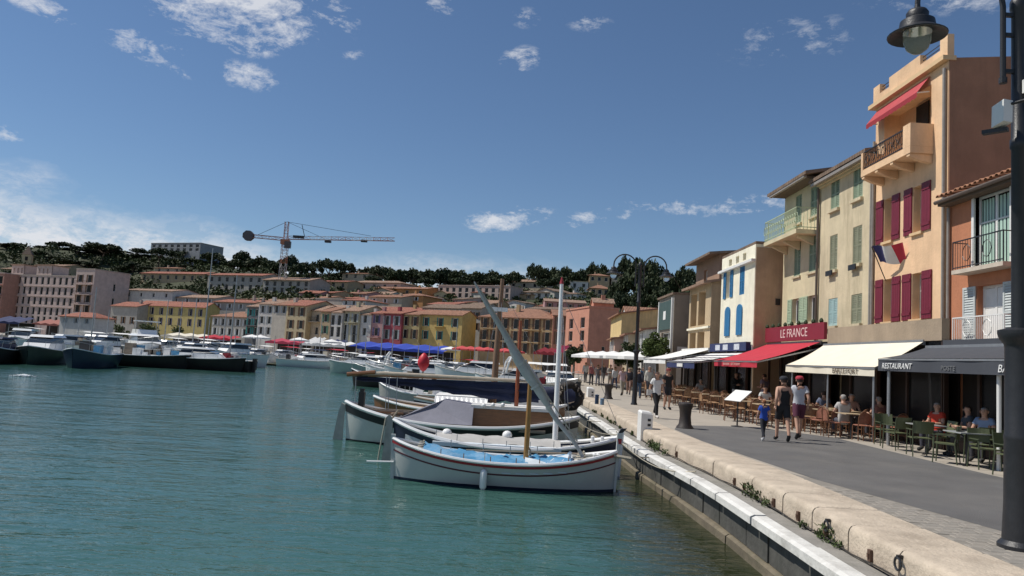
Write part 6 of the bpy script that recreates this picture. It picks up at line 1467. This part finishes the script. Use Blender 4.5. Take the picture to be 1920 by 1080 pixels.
# ---------------------------------------------------- tower crane
def crane():
    Y = 245; b = aty(529, 520, Y); zt = aty(535, 455, Y).z; za = aty(540, 416, Y).z; zg = hill(b.x, Y) - 1; x0 = b.x
    r = empty('tower_crane', (x0, Y, zg), 0, 'tall tower crane with red and white mast and long jib above the town', 'crane')
    mr = mat('crane_orange', (.42, .17, .085), .6, .15, 2.); mw = mat('crane_white', (.60, .55, .50), .6, .1, 2.)
    def lattice(name, p, q, w, m, seg, tri=False, par=r):
        p = Vector(p); q = Vector(q); d = (q - p); n = max(2, int(d.length / seg)); dn = d.normalized(); a = Vector((0, 1, 0)) if abs(dn.y) < .9 else Vector((1, 0, 0)); c = dn.cross(a).normalized()
        cs = [a * (-w / 2) + c * (-w / 2), a * (w / 2) + c * (-w / 2), a * (w / 2) + c * (w / 2), a * (-w / 2) + c * (w / 2)] if not tri else [a * (-w / 2), a * (w / 2), -c * w if (-c).z > 0 else c * w]
        o = MB(); t = .13
        for k in cs: o.beam(p + k, q + k, t)
        for i in range(n):
            s0, s1 = p + d * (i / n), p + d * ((i + 1) / n)
            for k in range(len(cs)):
                k2 = (k + 1) % len(cs); o.beam(s0 + cs[k if i % 2 else k2], s1 + cs[k2 if i % 2 else k], t * .6); o.beam(s0 + cs[k], s0 + cs[k2], t * .6)
        return o.build(name, m, par)
    H = zt - zg; hs = [0, .62, .74, .86, 1.]
    for i in range(4): lattice('mast_section', (0, 0, H * hs[i]), (0, 0, H * hs[i + 1]), 1.8, mr if i % 2 else mw, 2.2)
    xr = aty(740, 452, Y).x - x0; xl = aty(466, 442, Y).x - x0; zr = aty(740, 452, Y).z - zg; zl = aty(466, 442, Y).z - zg
    n = 5
    for i in range(n): lattice('jib_section', (1 + (xr - 1) * i / n, 0, H + 1.2 + (zr - H - 1.2) * i / n), (1 + (xr - 1) * (i + 1) / n, 0, H + 1.2 + (zr - H - 1.2) * (i + 1) / n), 1.1, mr if i % 2 == 0 else mw, 2., True)
    lattice('counter_jib', (-1, 0, H + 1.2), (xl, 0, zl), 1.0, mr, 2.)
    MB().add([(xl + 1.8 * math.cos(k * .785 + .39), s, zl + 1.75 * math.sin(k * .785 + .39)) for s in (-.9, .9) for k in range(8)], [tuple(range(8)), tuple(range(15, 7, -1))] + [(k, (k + 1) % 8, 8 + (k + 1) % 8, 8 + k) for k in range(8)]).build('counterweight', mat('crane_counterweight', (.10, .10, .11), .8, .2, 2.), r)
    lattice('tower_head', (0, 0, H + 1), (0, 0, za - zg), 1.1, mr, 1.8)
    MB().box(-1.3, 1.3, -1.2, 1.2, H - .6, H + 1.0).build('slewing_ring', mr, r)
    cab = MB().box(.4, 2.4, -2.3, -1.2, H - 2., H + .2).build('cab', mat('cab_dark', (.06, .05, .05), .4), r)
    MB().box(2.5, 6.0, -.5, .5, H + 1.8, H + 2.6).build('winch_house', M_iron, r)
    t = MB(); zz = za - zg
    for x, z in ((xl * .75, zl + .5), (xr * .35, H + 2.2), (xr * .78, zr + 1.2)): t.beam((0, 0, zz), (x, 0, z), .10)
    t.build('tie_bar', M_iron, r)
    MB().tube([(6.2, 0, H + 2.4), (5.0, 0, H + 6.3)], .12, 5).build('jib_strut', M_iron, r)
    for x in (xr * .39, xr * .72): MB().box(x - 1, x + 1, -.6, .6, H - .2 + (zr - H) * x / xr, H + .5 + (zr - H) * x / xr).build('trolley', M_iron, r)
crane()

# ---------------------------------------------------- trees
def leafcloud(mb, clumps, n, size, flat=.6):
    for c, rad in clumps:
        for _ in range(n):
            a = random.uniform(0, 2 * math.pi); zz = random.uniform(-1, 1); q = math.sqrt(1 - zz * zz); rr = rad * random.random() ** .33
            p = Vector((c[0] + rr * q * math.cos(a), c[1] + rr * q * math.sin(a), c[2] + rr * zz * flat)); s = size * random.uniform(.6, 1.3)
            d = Vector((random.gauss(0, 1), random.gauss(0, 1), random.gauss(0, .7))).normalized(); e = d.cross(Vector((random.gauss(0, 1), random.gauss(0, 1), random.gauss(0, 1)))).normalized()
            mb.quad(p - d * s, p + e * s * .7, p + d * s, p - e * s * .7)
PINES = []
def make_pines():
    mats_ = [leafm('pine_a', (.040, .055, .022)), leafm('pine_b', (.030, .045, .020))]
    bark = mat('pine_bark', (.10, .065, .045), .9, .3, 3.)
    for k in range(5):
        r = empty('pine_tree', (0, 0, -50), 0, 'x', 'tree'); W_ = [5.5, 4.5, 5., 3.4, 4.][k]; th = [5.2, 5.5, 4.6, 4.2, 3.6][k]; ch = [1.6, 2.2, 1.9, 2.6, 2.4][k]
        cl = []
        for i in range(30):
            a = random.uniform(0, 6.28); d = math.sqrt(random.random()) * W_ * .82; cl.append(((d * math.cos(a), d * math.sin(a), th + ch * (1 - (d / W_) ** 2) * random.uniform(.55, 1.0) + random.uniform(-.4, .5)), random.uniform(.75, 1.45)))
        mb = MB(); leafcloud(mb, cl, 75, .34, .7); mb.build('crown', mats_[k % 2], r)
        t = MB(); t.tube([(0, 0, -2), (.15, .05, th * .5), (.3, 0, th * .85)], [.3, .24, .17], 6)
        for i in range(6): a = i * 1.05 + .3; t.tube([(.25, 0, th * .68), (W_ * .3 * math.cos(a), W_ * .3 * math.sin(a), th * .95), (W_ * .62 * math.cos(a), W_ * .62 * math.sin(a), th + ch * .5)], [.13, .09, .04], 5)
        t.build('trunk', bark, r); PINES.append(r)
make_pines()
PU = [0] * 5
def pine(u, vtop, wpx, Y, label, group, kind=None, vb=None):
    """crown top at the picture height vtop, crown wpx wide"""
    k = kind if kind is not None else random.randrange(5)
    p = aty(u, vtop, Y); zb = hill(p.x, Y) - .3; s = wpx / FPX * Y / (2 * [5.5, 4.5, 5., 3.4, 4.][k]); tot = [7.2, 7.9, 6.8, 7.1, 6.3][k]
    sz = max(.35, (p.z - zb) / tot)
    pr = PINES[k]
    if PU[k]: o = dup(pr, (p.x, Y, zb), random.uniform(0, 6.28), label, group, (s, s, sz))
    else: PU[k] = 1; o = pr; o.location = (p.x, Y, zb); o.rotation_euler = (0, 0, random.uniform(0, 6)); o.scale = (s, s, sz); o['label'] = label; o['group'] = group
    return o
def trees():
    g = 'umbrella pines along the hill ridge'; lab = 'dark umbrella pine on the hill ridge behind the town'
    def ridge(u, k):
        where = 'above the dusty pink hotel' if u < 240 else 'beside the grey hilltop block' if u < 385 else 'above the grey apartment blocks' if u < 500 else 'behind the crane mast' if u < 600 else 'under the crane jib' if u < 740 else 'above the orange hillside house' if u < 820 else 'above the pale pink apartment block' if u < 950 else 'above the beige villa'
        return ['broad flat topped', 'tall rounded', 'wide spreading', 'narrow upright', 'low bushy', 'half hidden dark'][k] + ' pine on the ridge ' + where
    big = [(118, 456, 62, 0), (148, 462, 40, 3), (196, 459, 84, 0), (82, 470, 52, 2), (262, 466, 34, 3), (300, 466, 40, 1), (345, 472, 64, 2), (400, 476, 52, 2), (455, 473, 36, 1), (440, 488, 50, 4), (490, 484, 56, 2), (546, 481, 34, 1), (522, 490, 44, 4), (585, 494, 50, 2), (620, 489, 58, 0), (650, 494, 40, 1), (690, 504, 46, 2), (715, 502, 56, 0), (745, 508, 44, 4), (775, 506, 46, 2), (805, 508, 46, 2), (835, 505, 42, 1), (862, 509, 46, 2), (892, 512, 44, 4), (925, 511, 50, 2), (962, 512, 40, 4), (1004, 500, 46, 0), (1035, 506, 46, 2), (1062, 505, 52, 2), (1092, 508, 40, 1), (1112, 499, 40, 0), (1132, 501, 34, 2), (30, 478, 40, 4), (560, 496, 40, 4), (365, 486, 50, 4), (235, 478, 50, 4), (420, 492, 44, 2)]
    for u, v, w, k in big: pine(u, v, w, 335 + random.uniform(-12, 14), ridge(u, k), g, k)
    for u, v, w, k in [(110, 482, 60, 4), (128, 486, 56, 4), (70, 488, 56, 4), (20, 490, 60, 4), (150, 490, 50, 2)]: pine(u, v, w, 316 + random.uniform(-4, 4), ridge(u, k), g, k)
    for u, v, w, k in [(60, 480, 60, 4), (105, 476, 64, 4), (140, 474, 60, 2), (175, 472, 70, 4), (215, 474, 66, 2), (245, 482, 56, 4), (285, 484, 56, 4), (325, 486, 60, 4), (385, 486, 56, 2), (470, 490, 56, 4), (505, 492, 54, 4), (20, 486, 50, 4), (160, 484, 60, 4), (90, 488, 60, 4), (200, 486, 60, 4)]: pine(u, v, w, 344 + random.uniform(-6, 6), ridge(u, k), g, k)
    for i in range(44):      # second line filling the wood
        u = 20 + i * 26 + random.uniform(-8, 8); v = 494 + 22 * smooth((u - 100) / 700) + random.uniform(-3, 6); 
        if u < 1150: pine(u, v, random.uniform(40, 62), 352 + random.uniform(-8, 12), ridge(u, 5), g)
    g2 = 'pines on the slope right of the town'; l2 = 'dark umbrella pine on the slope above the quay street'
    for u, v, w, k, Y in [(1172, 488, 38, 0, 230), (1205, 492, 74, 0, 225), (1232, 503, 50, 2, 220), (1285, 508, 62, 0, 205), (1190, 512, 70, 4, 215), (1225, 524, 72, 2, 205), (1262, 520, 60, 4, 210), (1300, 528, 54, 1, 200), (1160, 530, 44, 4, 215), (1245, 545, 66, 4, 195), (1200, 548, 56, 4, 198), (1285, 548, 54, 2, 190), (1165, 548, 40, 3, 205), (1335, 520, 60, 2, 200), (1370, 525, 60, 0, 205)]: pine(u, v, w, Y, ['broad flat topped', 'tall rounded', 'wide spreading', 'narrow upright', 'low bushy'][k] + ' dark pine on the slope above the quay street', g2, k)
    for u, v, w, k in [(250, 492, 40, 3), (275, 500, 34, 4), (170, 492, 60, 4), (230, 500, 44, 4), (350, 500, 50, 4), (560, 515, 36, 4), (620, 520, 44, 4), (800, 522, 50, 4), (700, 518, 50, 4), (860, 522, 60, 4), (930, 522, 60, 4), (1048, 520, 60, 4), (1020, 524, 50, 4)]: pine(u, v, w * .8, 318, 'dark pine on the upper slope between the villas', 'pines between the villas', k)
    # scrub on the slope
    mb = MB(); cl = []
    for _ in range(1150):
        u = random.uniform(-20, 1330); v = random.uniform(500, 585) if u > 400 else random.uniform(470, 575)
        p = ray_hill(u, v); 
        if p.y < 170: continue
        rr = random.uniform(1.2, 2.6) * (1.5 if v < 505 else 1.); cl.append(((p.x, p.y, hill(p.x, p.y) + rr * .5), rr))
    leafcloud(mb, cl, 48, .5, .75)
    tag(mb.build('hillside_shrubs', leafm('shrub_leaf', (.050, .066, .022))), 'green garden shrubs and scrub covering the hillside', 'shrubs', kind='stuff')
    # leafy quay trees
    lm = leafm('plane_leaf', (.085, .12, .032)); bark = mat('grey_bark', (.16, .14, .115), .9, .3, 4.)
    for (u, vt, vb, w, Y, lab, dens) in ((1232, 624, 694, 66, 49.5, 'round leafy green tree on the quay before the grey house', 240), (1178, 640, 700, 56, 58, 'smaller dark leafy tree beside the far quay trees', 190), (1076, 648, 690, 40, 72, 'dark bushy tree at the foot of the pink corner house', 150)):
        c = aty(u, (vt + vb) / 2, Y); zt = aty(u, vt, Y).z; rad = w / 2 / FPX * Y; r = empty('leafy_tree', (c.x, Y, 0), 0, lab, 'tree'); cz = zt - rad * .95; cl = []
        for i in range(26):
            a = random.uniform(0, 6.28); e = random.uniform(-.8, 1); d = rad * random.uniform(.3, .85); q = math.sqrt(max(0, 1 - e * e)); cl.append(((d * q * math.cos(a), d * q * math.sin(a), cz + d * e), rad * random.uniform(.22, .38)))
        mb = MB(); leafcloud(mb, cl, dens, .085, .9); mb.build('crown', lm if dens > 200 else leafm('dark_plane_leaf', (.045, .065, .022)), r)
        t = MB().tube([(0, 0, 0), (.05, 0, cz * .6), (0, 0, cz)], [.14, .11, .07], 8)
        for i in range(6): a = i * 1.05; t.tube([(.03, 0, cz * .7), (rad * .5 * math.cos(a), rad * .5 * math.sin(a), cz + rad * .1 * (i % 3))], [.06, .025], 5)
        t.build('trunk', bark, r)
    for i, (u, v) in enumerate(((228, 622), (285, 622), (335, 624), (268, 620))):
        p = aty(u, v, 172); r = empty('leafy_tree', (p.x, 172, 0), 0, 'small green street tree before the mustard house', 'tree', 'street trees before the mustard house')
        mb = MB(); leafcloud(mb, [((random.uniform(-1, 1), random.uniform(-1, 1), p.z + random.uniform(-1, 1.2)), random.uniform(.6, 1.1)) for _ in range(12)], 45, .22, .9); mb.build('crown', leafm('street_leaf', (.06, .085, .028)), r)
        MB().tube([(0, 0, 0), (0, 0, p.z)], [.14, .08], 6).build('trunk', bark, r)
trees()

# ================================================================== PEOPLE
def pose_joints(pose, seed=0):
    """joints in metres for a 1.75 m figure facing +Y; x is the figure's right"""
    J = dict(pelvis=(0, 0, .95), waist=(0, .0, 1.10), chest=(0, .01, 1.30), neck0=(0, -.005, 1.46), neck1=(0, .01, 1.53), head=(0, .025, 1.63), crown=(0, .01, 1.72))
    rnd = random.Random(seed)
    sit = pose == 'sit'
    if sit:
        for k in J: J[k] = (J[k][0], J[k][1] - .0, J[k][2] - .42)
    dz = -.42 if sit else 0
    for s, n in ((1, 'r'), (-1, 'l')):
        J['sh' + n] = (s * .165, 0, 1.41 + dz); J['hip' + n] = (s * .085, 0, .90 + dz)
        if pose == 'stand':
            J['el' + n] = (s * .22, -.03, 1.13); J['wr' + n] = (s * .235, .04, .90); J['kn' + n] = (s * .10, .01, .50); J['an' + n] = (s * .11, -.03, .09); J['to' + n] = (s * .13, .12, .03)
        elif pose in ('walk', 'walk2'):
            f = s if pose == 'walk' else -s
            J['el' + n] = (s * .22, -f * .10 - .02, 1.14); J['wr' + n] = (s * .22, -f * .12 + .08, .93)
            J['kn' + n] = (s * .09, f * .15 + .04, .50 + (.02 if f < 0 else 0)); J['an' + n] = (s * .09, f * .24 - .02, .09 + (.08 if f < 0 else 0)); J['to' + n] = (s * .10, f * .24 + .13, .03 + (.0 if f < 0 else .02))
        elif pose == 'hold':
            J['el' + n] = (s * .23, -.02, 1.14); J['wr' + n] = (s * .12, .24, 1.14); J['kn' + n] = (s * .10, .02, .50); J['an' + n] = (s * .11, -.02, .09); J['to' + n] = (s * .13, .13, .03)
        elif sit:
            J['el' + n] = (s * .25, .08, .76); J['wr' + n] = (s * .16, .30, .76); J['kn' + n] = (s * .12, .42, .50); J['an' + n] = (s * .12, .40, .09); J['to' + n] = (s * .13, .55, .03)
    return J
RAD = dict(pelvis=.135, waist=.125, chest=.145, neck0=.075, neck1=.055, head=.095, crown=.06, sh=.068, el=.043, wr=.030, hip=.095, kn=.060, an=.040, to=.038)
EDG = [('pelvis', 'waist'), ('waist', 'chest'), ('chest', 'neck0'), ('neck0', 'neck1'), ('neck1', 'head'), ('head', 'crown')] + [e for n in 'rl' for e in (('chest', 'sh' + n), ('sh' + n, 'el' + n), ('el' + n, 'wr' + n), ('pelvis', 'hip' + n), ('hip' + n, 'kn' + n), ('kn' + n, 'an' + n), ('an' + n, 'to' + n))]
BODY = {}
def body(pose):
    if pose in BODY: return BODY[pose]
    J = pose_joints(pose); names = list(J); idx = {n: i for i, n in enumerate(names)}
    me = bpy.data.meshes.new('skel'); me.from_pydata([J[n] for n in names], [(idx[a], idx[b]) for a, b in EDG], [])
    o = bpy.data.objects.new('tmp_skel', me); C.objects.link(o)
    o.modifiers.new('s', 'SKIN'); o.modifiers.new('d', 'SUBSURF').levels = 2; o.modifiers['d'].render_levels = 2
    for n in names:
        sv = me.skin_vertices[0].data[idx[n]]; r = RAD.get(n) or RAD[n[:-1]]
        sv.radius = (r * (1.15 if n in ('chest', 'pelvis', 'waist') else 1), r * (.8 if n in ('chest', 'waist', 'pelvis') else 1.08 if n == 'head' else 1)); sv.use_root = n == 'pelvis'
    bpy.context.view_layer.update()
    em = bpy.data.meshes.new_from_object(o.evaluated_get(bpy.context.evaluated_depsgraph_get())); bpy.data.objects.remove(o)
    verts = [v.co.copy() for v in em.vertices]; norms = [v.normal.copy() for v in em.vertices]; faces = [tuple(p.vertices) for p in em.polygons]
    segs = [(a, b, Vector(J[a]), Vector(J[b])) for a, b in EDG]
    def cls(p):
        best = None
        for a, b, A, B in segs:
            d = B - A; t = max(0, min(1, (p - A).dot(d) / d.length_squared)); dist = (p - A - d * t).length - .6 * ((RAD.get(a) or RAD[a[:-1]]) * (1 - t) + (RAD.get(b) or RAD[b[:-1]]) * t)
            if best is None or dist < best[0]: best = (dist, a, b, t)
        return best[1:]
    cl = [cls(p) for p in verts]
    mb = MB(); mb.add(verts, faces, 0)
    hd = Vector(J['head'])      # face: nose, ears, eyes, mouth
    mb.add([hd + Vector(q) for q in ((-.016, .098, -.03), (.016, .098, -.03), (0, .125, -.025), (0, .10, .02))], [(0, 1, 2), (1, 3, 2), (3, 0, 2)], 0)
    for s in (-1, 1): mb.ball(hd + Vector((s * .092, -.005, -.005)), (.012, .025, .035), 6, 5, 0); mb.ball(hd + Vector((s * .035, .093, .022)), (.014, .008, .007), 6, 4, 1)
    mb.add([hd + Vector(q) for q in ((-.024, .094, -.056), (.024, .094, -.056), (.02, .096, -.064), (-.02, .096, -.064))], [(0, 1, 2, 3)], 1)
    for n, s in (('r', 1), ('l', -1)):      # palm, four fingers and thumb
        w = Vector(J['wr' + n]); d = (w - Vector(J['el' + n])).normalized(); side = Vector((s, 0, 0)) if abs(d.x) < .6 else Vector((0, -1, 0)); lat = d.cross(side).normalized()
        mb.tube([w - d * .01, w + d * .04, w + d * .085], [.030, .040, .034], 8, 0)
        for k, fl in enumerate((.060, .072, .068, .052)):
            b0 = w + d * .075 + lat * (-.027 + .018 * k); mb.tube([b0, b0 + d * fl * .55 - side * .012, b0 + d * fl * .9 - side * .03], [.010, .009, .007], 5, 0)
        b0 = w + d * .03 + lat * -.033; mb.tube([b0, b0 + d * .03 + lat * -.022, b0 + d * .06 + lat * -.022 - side * .012], [.012, .011, .008], 5, 0)
    bm = mb.mesh('body', [mat('skin', (.50, .29, .20), .6, .08, 5.), M_dark], 'all')
    hands = len(verts)
    BODY[pose] = (bm, verts, norms, faces, cl, J); return BODY[pose]
CLOTH = {}
def cloth(pose, kind):
    k = (pose, kind)
    if k in CLOTH: return CLOTH[k]
    bm, V, Nn, F, cl, J = body(pose)
    def want(i):
        a, b, t = cl[i]; z = V[i].z
        torso = a in ('pelvis', 'waist', 'chest') and b in ('waist', 'chest', 'neck0')
        if kind == 'tshirt': return (torso and not (b == 'neck0' and t > .75)) or b[:2] == 'sh' or (a[:2] == 'sh' and t < .55) or b[:3] == 'hip'
        if kind == 'tank': return (torso and not (b == 'neck0' and t > .55)) or (b[:2] == 'sh' and t < .7) or b[:3] == 'hip'
        if kind == 'longshirt': return (torso and not (b == 'neck0' and t > .75)) or b[:2] == 'sh' or a[:2] == 'sh' or (a[:2] == 'el' and t < .9) or b[:3] == 'hip'
        if kind == 'shorts': return b[:3] == 'hip' or (a[:3] == 'hip' and t < .72) or (a == 'pelvis' and b == 'waist' and t < .35)
        if kind == 'trousers': return b[:3] == 'hip' or a[:3] == 'hip' or (a[:2] == 'kn' and t < .93) or (a == 'pelvis' and b == 'waist' and t < .35)
        if kind == 'shoes': return a[:2] == 'an' or (a[:2] == 'kn' and t > .93)
        if kind == 'hair':
            hd = Vector(J['head']); q = V[i] - hd; return (a in ('head', 'neck1') and (q.z > .035 or (q.y < -.02 and q.z > -.06)))
        if kind == 'longhair':
            hd = Vector(J['head']); q = V[i] - hd; return (a in ('head', 'neck1', 'neck0', 'chest') and ((q.z > .035) or (q.y < -.025 and q.z > -.22 and abs(q.x) < .11)))
    off = {'tshirt': .020, 'tank': .014, 'longshirt': .018, 'shorts': .026, 'trousers': .014, 'shoes': .012, 'hair': .016, 'longhair': .022}[kind]
    ok = [want(i) for i in range(len(V))]; mp = {}; vs = []; fs = []
    for f in F:
        if all(ok[i] for i in f):
            for i in f:
                if i not in mp: mp[i] = len(vs); vs.append(V[i] + Nn[i] * off)
            fs.append(tuple(mp[i] for i in f))
    CLOTH[k] = MB().add(vs, fs).mesh(kind, M_white, 'all'); return CLOTH[k]
def capmesh(pose):
    k = (pose, 'cap')
    if k not in CLOTH:
        h = Vector(body(pose)[5]['head']); m = MB().lathe([(.112, .03), (.115, .06), (.10, .10), (.06, .125), (.005, .13)], 14, h); m.add([h + Vector((.11 * math.sin(t), .02 + r * math.cos(t), .035 - .01 * (r > .15))) for r in (.10, .19) for t in [-1 + .25 * i for i in range(9)]], [(i, i + 1, 10 + i, 9 + i) for i in range(8)]); CLOTH[k] = m.mesh('cap', M_white, True)
    return CLOTH[k]
def person(label, loc, face, height, pose, top, bottom, tops='tshirt', bots='trousers', shoe=(.03, .03, .03), hair=(.05, .03, .02), hairk='hair', cap=None, group=None, skin=None):
    r = empty('person', loc, face, label, 'person', group); s = height / 1.75; r.scale = (s, s, s)
    def mm(nm, c): return mat('%s_%.2f_%.2f_%.2f' % (nm, *c), c, .85, .12, 6., bump=.15)
    b = obj('body', body(pose)[0], r)
    if skin: b.material_slots[0].link = 'OBJECT'; b.material_slots[0].material = mm('skin', skin)
    def part(nm, me, m): o = obj(nm, me, r); o.material_slots[0].link = 'OBJECT'; o.material_slots[0].material = m
    part('top', cloth(pose, tops), mm('cloth', top)); part('trousers' if bots == 'trousers' else 'shorts', cloth(pose, bots), mm('cloth', bottom)); part('shoes', cloth(pose, 'shoes'), mm('leather', shoe))
    part('hair', cloth(pose, hairk), mm('hair', hair))
    if cap: part('cap', capmesh(pose), mm('cloth', cap))
    return r
A0 = 0.; AB = math.pi     # facing away from / towards the camera
def gz(u, v): p = atz(u, v); return (p.x, p.y, 0)
person('child in a bright blue tee and dark trousers walking on the asphalt', gz(1431, 827), A0 + .1, 1.1, 'walk', (.02, .07, .38), (.02, .022, .03), shoe=(.55, .55, .55), hair=(.20, .08, .03))
pm_ = person('person in black sleeveless top, black shorts and dark cap on the asphalt', gz(1467, 828), A0 - .05, 1.74, 'walk2', (.015, .015, .017), (.02, .02, .022), 'tank', 'shorts', cap=(.02, .022, .03))
person('person in grey white tee, burgundy shorts and red cap beside the black clad one', gz(1497, 824), A0 - .1, 1.77, 'walk', (.50, .51, .54), (.10, .025, .05), 'tshirt', 'shorts', cap=(.36, .03, .05))
wm_ = person('woman in white top and black leggings walking past the white service box', gz(1229, 784), AB + .35, 1.62, 'walk', (.66, .66, .65), (.012, .012, .014), 'tshirt', 'trousers', shoe=(.55, .52, .48), hair=(.06, .03, .02), hairk='longhair')
bg = empty('handbag', (wm_.location.x - .25, wm_.location.y - .03, .78), 0, 'striped white shoulder bag carried by the woman in the white top', 'bag')
MB().box(-.09, .09, -.05, .05, 0, .2).build('pouch', mat('bag_canvas', (.62, .60, .56), .8, .3, 14.), bg); MB().tube([(-.08, 0, .2), (0, .01, .4), (.08, .02, .52), (.1, 0, .45), (.08, 0, .2)], .012, 5).build('strap', M_black, bg)
person('person in black tee and shorts with red cap behind the woman in white', gz(1250, 768), AB + .2, 1.74, 'stand', (.014, .014, .016), (.02, .02, .025), 'tshirt', 'shorts', cap=(.20, .04, .035))
person('waiter in black with a long white apron under the red awning', gz(1378, 766), AB + .4, 1.75, 'hold', (.02, .02, .02), (.66, .66, .64), 'longshirt', 'trousers')
person('person in lilac grey shirt standing at the red awning terrace', gz(1432, 776), A0 + .5, 1.78, 'hold', (.24, .20, .25), (.03, .03, .04), 'tshirt', 'trousers', hair=(.02, .015, .012))
crowd = [(1166, 742, A0, (.42, .30, .32), (.30, .27, .22), 'walk', 'pale pink shirt and beige trousers'), (1178, 740, AB, (.03, .025, .035), (.30, .18, .14), 'walk2', 'dark tee and brown shorts'), (1196, 748, A0, (.018, .022, .035), (.06, .11, .19), 'walk', 'navy tee and blue jeans'), (1216, 745, AB, (.50, .48, .42), (.10, .10, .12), 'stand', 'cream blouse and dark trousers'),
         (1143, 728, AB, (.34, .30, .26), (.25, .22, .18), 'hold', 'taupe shirt and tan trousers'), (1152, 730, A0, (.50, .50, .50), (.05, .06, .10), 'walk2', 'white tee and navy trousers'), (1120, 724, A0, (.12, .10, .10), (.12, .13, .16), 'walk', 'dark brown tee and grey trousers'), (1108, 722, AB, (.32, .10, .10), (.05, .05, .06), 'stand', 'brick red tee and black trousers'),
         (1205, 730, AB, (.10, .18, .30), (.35, .32, .27), 'walk', 'blue shirt and beige trousers'), (1186, 728, A0, (.40, .36, .30), (.04, .05, .08), 'walk2', 'sand shirt and dark jeans'), (1225, 738, A0, (.22, .05, .07), (.05, .05, .05), 'stand', 'maroon tee and black trousers'), (1097, 718, A0, (.45, .44, .42), (.12, .12, .13), 'walk', 'pale tee and grey trousers'), (1131, 719, AB, (.06, .06, .08), (.20, .2, .22), 'walk', 'black tee and light grey trousers')]
for u, v, f, t, b, p, d in crowd:
    person('distant walker in %s on the quay' % d, gz(u, v), f + random.uniform(-.3, .3), random.uniform(1.6, 1.8), p, t, b, random.choice(['tshirt', 'longshirt']), 'trousers', group='people strolling along the quay', hair=random.choice([(.05, .03, .02), (.15, .09, .04), (.25, .22, .2)]))
seated = [((11.55, 20.1, 0), 1.9, (.52, .045, .02), (.05, .05, .07), 'diner in an orange red tee under the charcoal awning'), ((11.6, 18.2, 0), 2.2, (.22, .30, .44), (.04, .04, .05), 'diner in a pale blue shirt under the charcoal awning'), ((11.7, 19.0, 0), 1.4, (.05, .06, .07), (.05, .05, .05), 'diner in a dark tee beside the pale blue shirted one'),
          ((10.4, 23.15, 0), 0, (.42, .40, .38), (.07, .07, .09), 'diner in a grey tee under the cream awning'), ((11.4, 24.8, 0), 3.1, (.40, .24, .19), (.06, .05, .05), 'diner in a tan top under the cream awning'), ((11.5, 23.15, 0), .2, (.25, .12, .1), (.05, .05, .06), 'diner in a rust top under the cream awning'), ((10.15, 29.45, 0), 3.1, (.5, .5, .48), (.05, .05, .06), 'diner in a white tee under the red awning'), ((11.3, 26.7, 0), 0, (.12, .14, .2), (.05, .05, .06), 'diner in a slate tee under the red awning'), ((9.9, 38.3, 0), 3.1, (.35, .32, .3), (.05, .05, .06), 'diner in a beige tee under the striped awning')]
for loc, f, t, b, lab in seated: person(lab, loc, f, 1.72, 'sit', t, b, 'tshirt', 'trousers', hair=random.choice([(.05, .03, .02), (.12, .07, .04), (.3, .28, .26)]))
